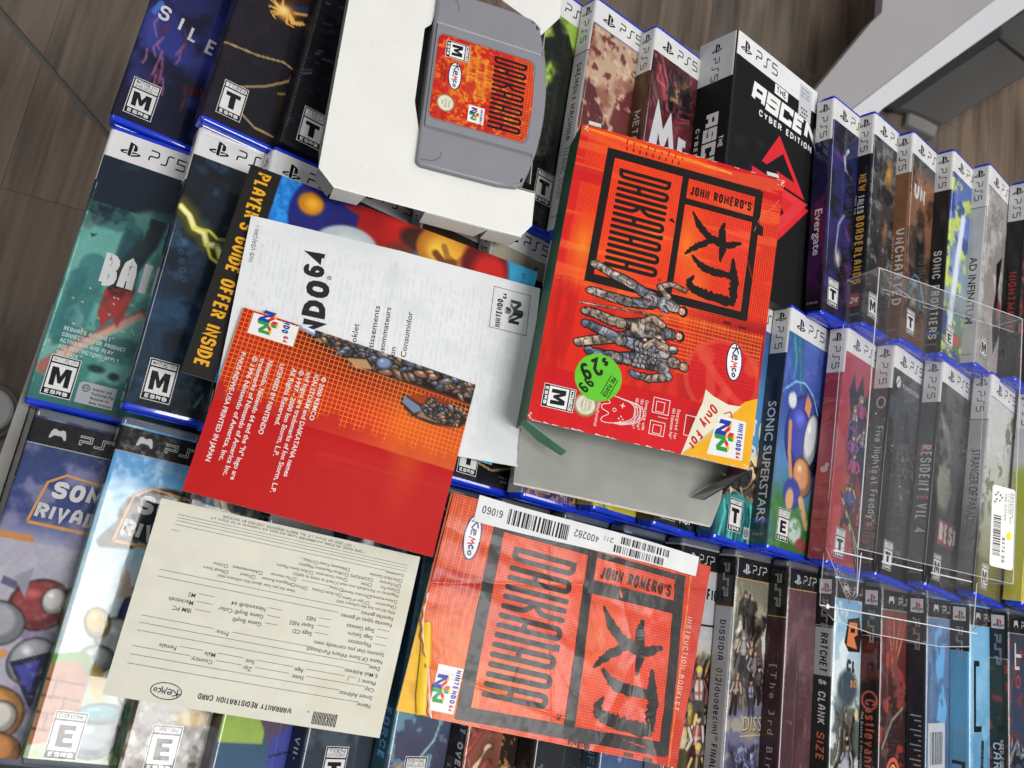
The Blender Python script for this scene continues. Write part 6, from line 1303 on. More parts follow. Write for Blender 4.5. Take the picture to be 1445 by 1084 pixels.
# --- instruction booklet
FM = item_frame(232.5, -178.5, 9.5, -3.7)
root = thing('instruction_booklet', 'worn glossy orange instruction booklet with a torn yellow corner and barcode sticker', 'booklet', mat=FM)
MU, MV = 122.0, 177.0
cv = Canvas(np.linspace(0, MU, 220), np.linspace(0, MV, 320)); cv.grad([(0, 'b82a18'), (60, 'c43420'), (100, 'c83626'), (150, 'be2220'), (177, 'ac1818')])
cv.box(0, 200, 0, 32).grad([(0, 'b83420'), (50, 'b42420'), (80, 'd05c24'), (122, 'c85a24')], ang=0); cv.box(42, 52, 0, 33).fill('ac2420'); cv.all()

for k_ in range(16): cv.line([(2 + 0, 1.5 + k_ * 1.9), (118, 2.5 + k_ * 1.95)], .28, 'd88a34', .5, .7)
cv.blob(96, 46, 26, 30, 'd88030', 1, a=.8); cv.blob(90, 70, 30, 12, 'd86a30', 1, a=.8); cv.blob(60, 108, 30, 14, 'd67040', 1, a=.7); cv.blob(56, 140, 30, 16, 'c82430', 1, a=.8)
cv.A = np.where((cv.X > 42) & (cv.X < 52) & (cv.Y < 33), 1.0, .25); cv.A = np.where(cv.Y > 160, .6, cv.A); cv.noise('d88878', 30, .6, .15, 5, .25)
cv.line([(0, 163.5), (122, 170.5)], .6, 'd8a030', .8, .8); cv.noise('8a2018', 3, .68, .05, 15, .4)
def zm(X, Y):
    z = 1.6 * np.sin(np.clip(Y / 177, 0, 1) * 3.1) + .5 * np.sin(X / 17 + Y / 40) + .35 * np.sin(Y / 9 - X / 30)
    z = z + .55 * np.exp(-np.abs(Y - 132 - .5 * (X - 60)) / 2.2) - .5 * np.exp(-np.abs(X - 52 + .22 * Y) / 1.6) + .5 * np.exp(-np.abs(X - 96 - .12 * Y) / 1.8) - .4 * np.exp(-np.abs(Y - 62 - .25 * X) / 1.8)
    z = z + .5 * np.exp(-((X - 70 - .3 * (Y - 90)) / 5) ** 2) - .45 * np.exp(-((X - 20 - .15 * Y) / 4) ** 2) + 4.0 * np.clip((X - 62) / 60, 0, 1) * np.clip(1 - (Y - 8) / 26, 0, 1) ** 2
    return z + .6 * np.exp(-((Y - 150 + .25 * X) / 4) ** 2)
y0m = lambda X: np.clip((X - 66) / 56, 0, 1) ** 1.3 * 19 + .8 * np.sin(X / 7) * np.clip((X - 60) / 20, 0, 1)
X, Y = cv.X.copy(), cv.Y.copy(); y0 = y0m(X); Y = y0 + Y * (MV - y0) / MV
grid_obj('front_cover', np.stack([X, Y, zm(X, Y)], -1), cv.C, M_MAN, root, alpha=cv.A)
# curled white/orange torn edge strip
n = 60; V = []; cc = []
for i in range(n + 1):
    u = 58 + (MU - 58) * i / n; a = float(y0m(np.array([u]))[0]); z = float(zm(np.array([u]), np.array([a]))[0]); wdt = 1.2 + 1.4 * (i / n) + .5 * math.sin(i * .9)
    V += [(u, a + .2, z + .25), (u - .4, a - wdt * .5, z + .9), (u - .8, a - wdt, z + .1)]; cc += [hx('e0dcd4'), hx('d8a890'), hx('b84828')]
F = []
for i in range(n): F += [(3 * i, 3 * i + 1, 3 * i + 4, 3 * i + 3), (3 * i + 1, 3 * i + 2, 3 * i + 5, 3 * i + 4)]
mesh_obj('torn_edge', V, F, M_GLOSS, root, cols=np.array(cc))
zy = lambda X, Y: .8 * np.sin(np.clip(Y / 177, 0, 1) * 3.1) - 1.2
cy = Canvas(np.linspace(0, MU, 80), np.linspace(0, 60, 60)); cy.grad([(0, 'c8501c'), (58, 'c8501c'), (66, 'd8a420'), (122, 'dfae24')], ax='x'); cy.noise('c08c1c', 12, .56, .15, 3, .6); cy.line([(70, 4), (96, 10), (122, 13)], 2.5, 'b8801c', 1, .8); cy.line([(86, 9), (104, 14), (122, 17)], 4, 'c85c1c', 1, .8)
grid_obj('inner_page', np.stack([cy.X, cy.Y - 1.2, zy(cy.X, cy.Y)], -1), cy.C, M_GLOSS, root)
V = []; cc = []
for (u, a, b_, h_) in ((74, 1, 6, 2.2), (92, 4, 11, 3.2), (112, 7, 15, 3.4), (122, 10, 17, 2.2)):
    V += [(u, a, .2), (u - 1, (a + b_) / 2, h_), (u, b_, .8)]; cc += [hx('e0b428'), hx('e8c440'), hx('c86c1c')]
mesh_obj('page_curl', V, [(3 * i + j, 3 * i + j + 1, 3 * i + j + 4, 3 * i + j + 3) for i in range(3) for j in range(2)], M_GLOSS, root, smooth=True, cols=np.array(cc))
V = []; m = []
ring = [(0, -1), (MU, -1), (MU, MV), (0, MV)]
for lv in range(2): V += [(x_, y_, -1.3 if lv == 0 else -3.4) for x_, y_ in ring]
mesh_obj('page_block', V, [(0, 1, 2, 3), (7, 6, 5, 4)] + [(4 + i, 4 + (i + 1) % 4, (i + 1) % 4, i) for i in range(4)], M_EDGE, root)
P = Print(lambda x, y, h: (x, y, float(zm(np.array([x]), np.array([y]))[0]) + h + .22)); DK = '232222'
def bar(u0, v0, u1, v1, u2, v2, u3, v3, layer=1):
    """quad bar subdivided lengthwise, corners in order; long sides 0-1 and 3-2"""
    n_ = 20; V_ = []
    for i in range(n_ + 1):
        t = i / n_; V_ += [(u0 + (u1 - u0) * t, v0 + (v1 - v0) * t), (u3 + (u2 - u3) * t, v3 + (v2 - v3) * t)]
    F_ = [(2 * i, 2 * i + 2, 2 * i + 3, 2 * i + 1) for i in range(n_)]
    ar = (V_[2][0] - V_[0][0]) * (V_[3][1] - V_[0][1]) - (V_[2][1] - V_[0][1]) * (V_[3][0] - V_[0][0])
    if ar < 0: F_ = [f[::-1] for f in F_]
    P.add(V_, F_, DK, layer)
bar(12, 28, 120, 31.5, 120, 39.5, 12, 34.8)            # left bar
bar(10, 153, 116, 163, 116.5, 169.5, 10, 160)          # right bar
bar(11.9, 90.6, 113, 97, 113, 104, 11.9, 96.5, 1.3)    # centre bar
bar(10.5, 34, 10.5, 160, 14.2, 160, 14.2, 34, 1.6)     # top bar
bar(112.5, 36, 109.4, 163, 117.3, 168, 119.8, 36, 1.9) # bottom bar
bar(27.4, 95, 26.8, 156, 34.6, 157, 35.4, 95, 2.2)     # divider
daikatana(P, 20.4, 43.4, 85, 41, 3.1, DK, layer=1)
P.text('\u2122', 106, 88, 6, DK, .2, .6, layer=1)
P.text("JOHN ROMERO'S", 25.4, 101.5, 7.6, DK, .17, .42, rot=90, fit=50, layer=1, sp=.1)
kanji(P, lambda u, v: (36.5 + (u - 34.4) * 74 / 60.3, 100.5 + (v - 72.9) * 57 / 45 + (u - 34) * .06), 1.75, DK)
P.text('INSTRUCTION BOOKLET', 34, 166.2, 3.6, 'd8b8a8', .12, .6, rot=1.5, fit=56, layer=1, sp=.3)
kemco(P, 22, 16.8, 12.6, 4.9, 3, 1, '1c2c70', 'd8d8d8', 'b82020')
for u_, v_ in ((119.2, 140), (119.8, 153)): P.poly([(u_, v_), (u_ + 2.2, v_), (u_ + 2.2, v_ + 6), (u_, v_ + 6)], '4a3a34', 1)
rnd = random.Random(3)
for i in range(18): P.line([(117 + rnd.uniform(-1, 1), 102 + i * .8), (119 + rnd.uniform(0, 4), 102.3 + i * .8)], .5, DK, 1)
P.rect(93.5, 15, 118, 30, 'd8d8d8', 1, dx=1.2, dy=1.2); n64_logo(P, 106, 19.5, 15, 10.5, layer=4); P.text('NINTENDO', 94.6, 26.2, 3.1, '1c2a90', .24, .62, layer=5, fit=18); P.text('64', 113.4, 26.4, 2.6, 'b82020', .24, .6, layer=5)
P.build('cover_lettering', M_MAN, root)
zs = lambda X, Y: zm(np.clip(X, 0, 200), Y) + .6
cs_ = Canvas(np.linspace(-3, 12.5, 14), np.linspace(15, 167, 120)); cs_.fill('d4d5d6'); cs_.lum(.03, 9, 2)
XX = cs_.X; YY = cs_.Y; sk = np.clip((YY - 15) / 152, 0, 1); XX = XX - 3.2 * sk * (XX - -3) / 15.5 * 1.0 - .8 * sk + .6 * np.sin(YY / 26)
grid_obj('barcode_sticker', np.stack([XX, YY, zs(XX, YY) + .5 * np.maximum(0, -XX) * 0], -1), cs_.C, M_MATTE, root)
P = Print(lambda x, y, h: (x, y, float(zs(np.array([x]), np.array([y]))[0]) + h))
P.text('61060', 2.6, 31.5, 4.4, '202022', .13, .62, rot=-90, fit=13); barcode(P, 1, 34.5, 38, 10.2, 26, rot=90 - 0, seed=3) if False else None
def bars(u0, u1, v0, v1, n_, seed):
    rnd_ = random.Random(seed); ws = [rnd_.choice((1, 1, 2, 3)) for _ in range(2 * n_)]; k_ = (v1 - v0) / sum(ws); a_ = v0
    for i in range(0, 2 * n_, 2): P.poly([(u0, a_), (u1, a_), (u1, a_ + ws[i] * k_), (u0, a_ + ws[i] * k_)], '1c1c1e', 1); a_ += (ws[i] + ws[i + 1]) * k_
bars(.2, 9.2, 35, 75, 26, 3); P.text('400282', 1.2, 95, 4.4, '202022', .13, .62, rot=-90, fit=17); P.text('211', .2, 105, 3, '202022', .13, .62, rot=-90, fit=7)
bars(-2.2, 2.2, 110, 146, 26, 7); bars(3.6, 8, 106, 142, 26, 9)
P.build('sticker_barcodes', M_MATTE, root)

# --- the red game box, open at the bottom, leaning on the cases
uy = Vector((.9847, -.0187, .1733)).normalized(); ux = Vector((-.0195, -.9998, .0027)); ux = (ux - uy * ux.dot(uy)).normalized()
FB = frame((261.4, 57.0, 39.7), ux, uy)
root = thing('red_game_box', 'red cardboard game box with a green price sticker, its grey bottom end hanging open', 'game box', mat=FB)
cv = Canvas(np.linspace(0, 190, 350), np.linspace(0, 136, 250))
cv.grad([(0, 'c01410'), (14, 'cc2012'), (60, 'cc2814'), (86, 'c42214'), (98, 'a41010'), (126, '960a0e'), (190, 'a80a12')])
cv.box(0, 99, 60, 136).grad([(60, 'cc2814'), (95, 'c01c16'), (136, 'b20a14')], ang=90); cv.box(-1, 108, -1, 10).fill('c4161a'); cv.box(0, 15, 90, 136).fill('bc0e18'); cv.all()
stv = cv.fbm(5, 9, 3, 12)
cv.blob(78, 14, 26, 12, 'e0901c', 1, a=.9); cv.blob(84, 38, 26, 20, 'd8641c', 1, a=.8); cv.blob(60, 56, 26, 14, 'd85c1c', 1, a=.7); cv.blob(60, 78, 30, 12, 'e07c24', 1, a=.9); cv.blob(84, 88, 22, 12, 'dc7428', 1, a=.8); cv.blob(48, 112, 30, 16, 'c8142c', 1, a=.8); cv.blob(8, 120, 20, 22, 'b80f1a', 1, a=.8)
cv.box(0, 112, 0, 136); cv.mix(np.clip((stv - .55) * 4, 0, .35), 'e8a03a'); cv.all(); cv.mix(np.clip((cv.fbm(40, 5, 3, .12) - .5) * 3, 0, .35) * (cv.X > 100), '90080e')
cv.box(28, 38, 0, 136).mix(.7 * np.ones_like(cv.X) * (np.abs(cv.Y - 10) < 14), 'b8121a'); cv.all()
cv.A = np.clip((cv.X - 100 - 7 * np.sin(cv.Y / 30)) / 10, 0, 1); cv.A = np.where((cv.X < 16) & (cv.Y > 84), 1, cv.A); cv.A = np.where((cv.X > 26) & (cv.X < 38) & (cv.Y < 24), .9, cv.A); cv.A = np.where(cv.Y < 5, .8, cv.A)
for i in range(6): cv.line([(20 + i * 2.2, 120), (19 + i * 2.2, 136)], .6, 'e05a2a', .6, .7)
for v_ in (6, 9): cv.line([(v_ * .3, 4), (3 + v_ * .3, 100)], .5, 'e8a030', .6, .9)
# orange grid lines right of the figures
for i in range(15): cv.line([(108 + i * 2.4, 70 + i * .9), (108 + i * 2.4, 134)], .5, 'e07a20', .6, .8)
for i in range(26): cv.line([(106, 84 + i * 2), (118 + (i * 7) % 22, 84 + i * 2)], .4, 'e07a20', .6, .55)
# emblem ring
def ringp(cx, cy, r, wd, c_, a=.6):
    d = np.abs(np.hypot(cv.X - cx, cv.Y - cy) - r); cv.mix(a * np.clip((wd / 2 - d) / .8 + .5, 0, 1), c_)
cv.blob(139, 112, 24, 24, 'c01018', .1, a=.8); ringp(139, 112, 23, 3, 'cc4a34'); cv.line([(124, 96), (134, 104), (150, 106), (160, 100)], 4.5, 'cc4a34', .6, .6); cv.blob(127, 100, 7, 6.5, 'cc4a34', .3, a=.6); cv.line([(134, 104), (146, 116), (154, 128)], 3.5, 'cc4a34', .6, .6); cv.blob(128, 130, 7, 6, 'cc4a34', .3, a=.6); cv.line([(146, 116), (156, 112), (160, 118)], 5, 'cc4a34', .6, .6)
# lower band
cv.box(156.5, 191, -1, 137).fill('bd0c14'); cv.box(178, 191, -1, 137).mix(.25 * np.ones_like(cv.X), 'd8202a'); cv.all(); cv.blob(170, 100, 14, 9, '5a0a10', 1, a=.6)
grid_obj('front_panel', np.stack([cv.X, cv.Y, np.zeros_like(cv.X) + .25 * np.sin(cv.X / 190 * 3.1)], -1), cv.C, M_BOX, root, alpha=cv.A)
zb = lambda x, y, h: (x, y, .25 * math.sin(x / 190 * 3.1) + h)
def board(name, pts, mat, parent=None, th=.5):
    """flat card panel from an outline in local mm with a little thickness"""
    a, b_, c_ = Vector(pts[0]), Vector(pts[1]), Vector(pts[2]); nn = (b_ - a).cross(c_ - a).normalized() * th
    n_ = len(pts); V = [tuple(p) for p in pts] + [tuple(Vector(p) - nn) for p in pts]
    return mesh_obj(name, V, [tuple(range(n_)), tuple(range(n_, 2 * n_))[::-1]] + [(n_ + i, n_ + (i + 1) % n_, (i + 1) % n_, i) for i in range(n_)], mat, parent or root)
board('front_board', [(0, .2, -.3), (190, .2, -.3), (190, 135.8, -.3), (0, 135.8, -.3)], M_BOARD)
board('side_panel', [(0, 0, 0), (0, 0, -30), (190, 0, -30), (190, 0, 0)], M_GREEND)
board('side_panel', [(0, 136, -30), (0, 136, 0), (190, 136, 0), (190, 136, -30)], plain('blue_red_box_side', '8a3a5a', .5))
board('back_panel', [(0, .6, -29.4), (190, .6, -29.4), (190, 135.4, -29.4), (0, 135.4, -29.4)], M_BOARD)
board('top_panel', [(.2, 0, -.4), (.2, 136, -.4), (.2, 136, -29.5), (.2, 0, -29.5)], M_BOARDW)
board('tuck_flap', [(190, 3, -29.2), (206, 3, -30.5), (222, 4.5, -30), (222, 130, -30), (206, 134, -30.5), (190, 134, -29.2)], M_BOARD)
board('tuck_lip', [(222.2, 4.5, -30), (223.4, 5, -30.8), (223.4, 129.5, -30.8), (222.2, 130, -30)], M_EDGE)
V = [(190, 136, -.3), (190.2, 134.5, -29), (199, 124, -28), (208.5, 113.5, -27), (209.5, 118.5, -20), (200, 128, -10)]
mesh_obj('dust_flap', V + [(x_ + .2, y_ + .8, z_) for x_, y_, z_ in V], [(0, 1, 2, 5), (5, 2, 3, 4), (11, 8, 7, 6), (10, 9, 8, 11)], plain('shaded_side_card', '8a8a88', .8), root)  # card grey darkened for the shade inside the box end
V = [(189.5, .2, -3), (190, .2, -16), (197, 12, -17), (203, 27, -15), (201, 28, -8), (195, 13, -5)]
mesh_obj('dust_flap', V + [(x_ + .3, y_ - .7, z_) for x_, y_, z_ in V], [(5, 2, 1, 0), (4, 3, 2, 5), (6, 7, 8, 11), (11, 8, 9, 10), (0, 5, 11, 6), (5, 4, 10, 11)], M_GREEN, root)
for y_ in (4, 124): board('top_tab', [(-1, y_, .2), (-1, y_ + 8, .2), (-4.2, y_ + 8, -1.6), (-4.2, y_, -1.6)], M_BOARDW)
# white scuffs along worn edges
P = Print(zb); rnd = random.Random(5)
for i in range(30):
    v_ = rnd.uniform(2, 134); P.poly([(189.9, v_), (189.9 - rnd.uniform(.2, 1.0), v_ + rnd.uniform(.4, 1.2)), (189.6, v_ + rnd.uniform(1.5, 5)), (190, v_ + 4)], 'c8bcb4', 1)
for i in range(22):
    v_ = rnd.uniform(40, 134); P.poly([(.05, v_), (.05, v_ + 3), (rnd.uniform(.2, .8), v_ + 1.5)], 'd0c4b8', 1)
for u_, v_ in ((0, 0), (190, 136), (0, 136), (190, 0)):
    for i in range(7): a, b_ = rnd.uniform(0, 4), rnd.uniform(0, 4); P.ell(abs(u_ - a), abs(v_ - b_), rnd.uniform(.2, .7), rnd.uniform(.2, .6), 'd8c8b8', 1, n=7)
P.line([(14, 134), (22, 130), (26, 124), (40, 120)], .3, 'd87060', 1); P.line([(60, 118), (84, 128)], .3, 'b81c1c', 1)
P.build('edge_scuffs', M_MATTE, root)
P = Print(zb)
for q in ([(11, 18.6), (100.6, 18.4), (97, 23.4), (11, 24)], [(11, 117.8), (99, 118.2), (99, 123), (12, 122.8)]): P.poly(q, '15110f', 1)
P.rect(11, 22, 16.6, 121, '15110f', 1.2); P.rect(94.5, 19, 100, 122, '15110f', 1.4); P.rect(12, 68.8, 99, 72.9, '15110f', 1.6); P.rect(30.3, 70, 34.4, 121, '15110f', 1.8)
P.poly([(33, 121), (36, 126), (42, 126), (41, 121)], '15110f', 2); P.poly([(46, 66), (48, 64), (49, 69)], '15110f', 2)
daikatana(P, 22.4, 28.2, 65, 34, 2.45, '15110f', layer=1)
P.text('\u2122', 86.5, 61, 4, '15110f')
P.text("JOHN ROMERO'S", 27.4, 75.2, 6.4, '15110f', .17, .42, rot=90, fit=41, layer=1, sp=.1)
kanji(P, lambda u, v: (u, v), 1.35, '15110f')
for i in range(9): P.line([(2 + (i % 3), 30 + i * 4.6), (5.5, 30 + i * 4.6)], .7, '8a1c14', 1); P.line([(7, 30.5 + i * 4.3), (9.6, 30.5 + i * 4.3)], .7, '4a140f', 1)
for u_, v_ in ((103, 108), (103.6, 118)): P.rect(u_, v_, u_ + 1.6, v_ + 5, '4a140f', 1)
P.build('title_lettering', M_CARDBOX, root)
# printed group of generic armoured figures, over the frame
fc = Canvas(np.linspace(84, 154, 176), np.linspace(14, 94, 200)); fc.fill('1a0c0a'); fc.A[:] = 0
SIL = [0]
def put(shape_fn, grow=0):
    """draw with fc and add what was drawn to the outline mask"""
    t_ = fc.C.copy(); fc.C[:] = 0; shape_fn('ffffff'); m_ = fc.C[..., 0].copy(); fc.C = t_; fc.A = np.maximum(fc.A, m_); shape_fn(None)
def seg(pts, w_, c_, bands=True, sd=1, cols=('b8a898', '9aa0ac', 'c8b8a4', '6a6c78')):
    w_ = w_ * 1.22
    jr = random.Random(sd + 77); pts = [pts[0]] + [((pts[k_][0] + pts[k_ + 1][0]) / 2 + jr.uniform(-.5, .5), (pts[k_][1] + pts[k_ + 1][1]) / 2) if q_ == 0 else pts[k_ + 1] for k_ in range(len(pts) - 1) for q_ in (0, 1)]
    def sh(cc):
        if cc: fc.line(pts, w_ + 1.2, cc, .4, 1, .2); return
        fc.line(pts, w_ + 1.0, '120c0a', .4, 1, .22); fc.line(pts, w_, c_, .3, 1, .28); fc.line([(p[0] - w_ * .2, p[1]) for p in pts], w_ * .3, tuple(min(1, q * 1.3 + .08) for q in C(c_)), .8, .9)
        if bands:
            r_ = random.Random(sd)
            for k_ in range(len(pts) - 1):
                (a0, b0), (a1, b1) = pts[k_], pts[k_ + 1]; L_ = math.hypot(a1 - a0, b1 - b0); n_ = max(1, int(L_ / 3.2)); dx, dy = (a1 - a0) / L_, (b1 - b0) / L_
                for q_ in range(n_):
                    t = (q_ + .5) / n_; x_, y_ = a0 + (a1 - a0) * t, b0 + (b1 - b0) * t; ang = math.degrees(math.atan2(dy, dx)) + 90 + r_.uniform(-25, 25)
                    sw = r_.uniform(.8, 1.5); fc.blob(x_, y_, w_ * .5, sw, '1a1412', .3, ang); fc.blob(x_ - dx * .3 + r_.uniform(-.3, .3), y_ - dy * .3, w_ * .42, sw * .72, r_.choice(cols), .5, ang); fc.blob(x_ - w_ * .15, y_ + r_.uniform(-.3, .3), w_ * .14, sw * .4, 'dcd4c8', .9, ang, .45)
    put(sh)
def dot(x_, y_, rx_, ry_, c_, rot_=0):
    def sh(cc):
        if cc: fc.blob(x_, y_, rx_ + .9, ry_ + .9, cc, .2, rot_); return
        fc.blob(x_, y_, rx_ + .5, ry_ + .5, '120c0a', .25, rot_); fc.blob(x_, y_, rx_, ry_, c_, .25, rot_); fc.blob(x_ - rx_ * .3, y_ - ry_ * .2, rx_ * .45, ry_ * .4, tuple(min(1, q * 1.25 + .08) for q in C(c_)), .8, rot_, .9)
    put(sh)
def face(x_, y_, skin, hair, bald=False):
    dot(x_, y_ + .9, 3.1, 2.5, hair if not bald else skin); dot(x_, y_, 2.5, 2.3, skin)
    fc.blob(x_ - 1, y_ + .4, .45, .5, '241a18', .5); fc.blob(x_ + 1, y_ + .4, .45, .5, '241a18', .5); fc.line([(x_ - .8, y_ - 1.2), (x_ + .8, y_ - 1.2)], .4, '7a3c34', .6); fc.line([(x_, y_ + .4), (x_ + .2, y_ - .5)], .35, '8a5c48', .6)
ST, SK, DKA = ('8e96a6', 'c09a80', '3c3e46')
# first figure
seg([(92, 65), (88.5, 72), (90.5, 81)], 2.2, SK, True, 4); seg([(97, 71), (92, 65)], 2.4, SK, False)
seg([(100, 62), (95, 48)], 4.4, '6e7890', False); seg([(95, 48), (92, 36), (88, 23)], 3.8, 'a89c90', True, 2); dot(88.4, 22.4, 2.6, 1.8, 'c8b8a4', 60)
seg([(104, 61), (106.5, 47)], 4.4, '66708a', False); seg([(106.5, 47), (106, 36), (105, 24)], 3.8, 'a89c90', True, 3); dot(105.4, 23, 2.6, 1.8, 'c8b8a4', 80)
seg([(102, 60), (102, 66)], 5.6, '7a7080', True, 5); dot(102, 69.5, 5, 4, '98a0b0'); dot(99.6, 72, 2.3, 2, 'b4bac6'); dot(105, 71.4, 2.3, 2, 'b4bac6'); seg([(102, 74), (103, 77)], 4.8, '70727c', True, 6)
# staff
put(lambda cc: (fc.line([(114, 18), (112, 44), (110.4, 70)], 1.5, cc, .4) if cc else (fc.line([(114, 18), (112, 44), (110.4, 70)], 1.3, '2a1410', .4), fc.line([(114, 18), (112, 44), (110.4, 70)], .7, 'b88070', .5))))
# second figure
seg([(118.5, 58), (120.5, 45)], 4.4, '34363a', True, 8, ('4c5048', '2a2c2c', '7a7460')); seg([(120.5, 45), (119.5, 34), (118.5, 23)], 4.2, 'a8906c', True, 9); dot(118.8, 22, 2.6, 1.9, 'c0ac90', 85)
seg([(124, 57), (129, 46)], 4.6, '34363a', True, 10, ('4c5048', '2a2c2c', '7a7460')); seg([(129, 46), (134, 33), (138, 22)], 4.2, 'a8906c', True, 11); dot(138.4, 21, 2.6, 2, 'c0ac90', 60)
seg([(120.6, 57), (120.6, 66)], 8, '8a7a6c', True, 12); dot(117.6, 70, 3, 4, SK); dot(124, 70, 3.2, 3.8, SK); seg([(115.5, 70), (112.6, 64), (116, 58)], 2.8, SK, False); seg([(126.6, 72), (131, 67), (127.5, 61)], 2.8, SK, False)
seg([(120, 73.4), (120, 77)], 4.6, '44464e', True, 13)
# third figure, the biggest
seg([(131.5, 58), (131, 47)], 5.4, '3e4860', True, 20, ('56607a', '2a3040', '8088a0')); seg([(131, 47), (128, 36), (126, 27)], 4.2, '5c6a88', False, 21); dot(131.4, 45.6, 3, 2.6, 'a8a090'); dot(126, 24, 3, 2.4, '6a7896', 70)
seg([(140, 57), (142, 46)], 5.4, '3e4860', True, 22, ('56607a', '2a3040', '8088a0')); seg([(142, 46), (142.5, 38), (142, 32)], 4.4, '4a5268', False, 23); dot(142, 45, 3, 2.8, 'a8a090'); dot(141.6, 28.6, 3, 2.6, '4e628e', 80)
for k_ in range(7): seg([(130.5 + k_ * .2, 57 + k_ * 2.7), (137, 58.5 + k_ * 2.7), (143.6 - k_ * .2, 57.2 + k_ * 2.7)], 2.9 - .2 * (k_ % 2), ('5a6888', '6a7088', '7a7c8c')[k_ % 3], True, 30 + k_, ('7a86a0', '3a4258', 'a8a8b0', '8a7868'))
dot(131.8, 74, 4, 3.8, 'b0a8a4'); dot(141.6, 75, 4.2, 3.8, 'b0a8a4'); dot(129, 79, 2.6, 3, '8e98ae'); dot(146, 78, 2.8, 3, '8e98ae'); seg([(147.4, 75), (150, 67), (149.6, 60)], 3.2, SK, True, 40); seg([(149.6, 60), (148.6, 56)], 2.6, '4a5670', False)
seg([(129, 74), (126.6, 67), (131, 62)], 3, SK, False); seg([(136.6, 80), (137, 83)], 4.4, '7a7068', True, 41)
fc.plate(np.clip(fc.A, 0, 1) * np.clip((fc.C.sum(-1) - .5) * 3, 0, 1) * 1.15, 3.6, 12, ('8a8078', '5c6070', 'a08c7c', '2c2a2e'))

glow = fc.A.copy()
for _ in range(5):
    g_ = glow; glow = np.maximum(g_, .84 * np.maximum(np.maximum(np.roll(g_, 1, 0), np.roll(g_, -1, 0)), np.maximum(np.roll(g_, 1, 1), np.roll(g_, -1, 1))))
face(104, 81, 'd0a48c', '1c181c')
face(119.8, 81.4, 'd0a890', '241c1a')
face(137.8, 86.6, 'c09a80', 'b08a70', True)
kp = fc.A > .3
grid_obj('figure_art', np.stack([fc.X, fc.Y, .25 * np.sin(fc.X / 190 * 3.1) + .16], -1), fc.C, M_CARDBOX, root, keep=kp)
P = Print(zb)
kemco(P, 127, 118.2, 11.6, 4.9, 4, 1, '1c1c50', 'dedede', 'c01818')
esrb(P, 167, 7, 13, 'M', 'MATURE', rot=0, h=18) if False else None
# rating label reads along the word direction of the box (rotated a quarter turn)
esrb(P, 167, 6.6, 13.2, 'M', 'MATURE', rot=0, h=18.4)
P.build('rating_label', M_CARDBOX, root); P = Print(zb)
for i in range(28):
    a = 2 * math.pi * i / 28; P.poly([(174 + 6.4 * math.cos(a - .1), 32 + 6.4 * math.sin(a - .1)), (174 + 7.6 * math.cos(a), 32 + 7.6 * math.sin(a)), (174 + 6.4 * math.cos(a + .1), 32 + 6.4 * math.sin(a + .1))], '8a7a4a', 1)
P.ell(174, 32, 6.6, 6.6, '9a8a58', 1.2); P.ell(174, 32, 5.6, 5.6, 'd0ccbc', 1.6); P.ring(174, 32, 4.4, 2, .35, '9a8a58', 2)
for k_, t_ in enumerate(('OFFICIAL', 'Nintendo', 'SEAL')): P.text(t_, 174, 34.2 - 2.6 * k_, 1.3, '8a7a4a', .15, .6, al='c', layer=2.3)
P.build('quality_seal', M_CARDBOX, root)
P = Print(zb); Wt = 'd8c8c8'
for k_ in range(4):
    o = 1.7 * k_; P.line(fillet([(165 + o * .2, 49 + o, 0), (166, 60 + o, 1), (172, 62.5 + o, 1), (178, 60 + o, 1), (181, 49 + o, 0)], False, .5, 4), .45, Wt, 1 + .3 * k_)
P.line(fillet([(165, 49, 0), (163, 42, 1), (166, 41, 1), (169.5, 48, 1), (171, 41.5, 1), (174, 41.5, 1), (175.5, 48, 1), (179, 42, 1), (182, 43, 1), (181, 49, 0)], False, .5, 4), .45, Wt, 1)
P.line([(168, 54), (171, 54)], .6, Wt, 1); P.line([(169.5, 52.6), (169.5, 55.4)], .6, Wt, 1.4); P.ring(173, 49.5, 1, 1, .4, Wt, 1)
for a, b_ in ((176, 54), (177.5, 52.8), (177.5, 55.2), (179, 54)): P.ell(a, b_, .5, .5, Wt, 1, n=8)
P.text('1-4 Player Simultaneous', 159, 38.8, 2, Wt, .14, .6, fit=26)
for t_, v_ in (('Compatible with', 67.5), ('N64 Controller Pak\u2122', 64.5), ('N64 Rumble Pak\u2122', 61.5)): P.text(t_, 163, v_ - .4, 2, Wt, .15, .6, fit=18)
P.line([(160, 72), (169, 72), (169, 82), (160, 82)], .45, Wt, 1, closed=True); P.line([(162, 74), (168, 74), (168, 79), (162, 79)], .4, Wt, 1.3, closed=True); P.line([(171, 76), (171, 82)], .35, Wt, 1)
P.line([(174, 72), (182, 72), (182, 81), (174, 81)], .45, Wt, 1, closed=True); P.line([(176, 74), (181, 74), (181, 79), (176, 79)], .4, Wt, 1.3, closed=True)
for t_, v_ in (('Designed for', 87.5), ('N64 Expansion Pak\u2122', 84.5)): P.text(t_, 164, v_ - .4, 2, Wt, .15, .6, fit=18)
P.line([(166, 93), (178, 93), (178, 99), (166, 99)], .45, Wt, 1, closed=True); P.line([(166, 99), (168, 104), (180, 104), (178, 99)], .4, Wt, 1.3)
for k_ in range(6): P.line([(168 + 1.8 * k_, 99.4), (170 + 1.8 * k_, 103.6)], .35, Wt, 1.6)
P.build('feature_icons', M_CARDBOX, root)
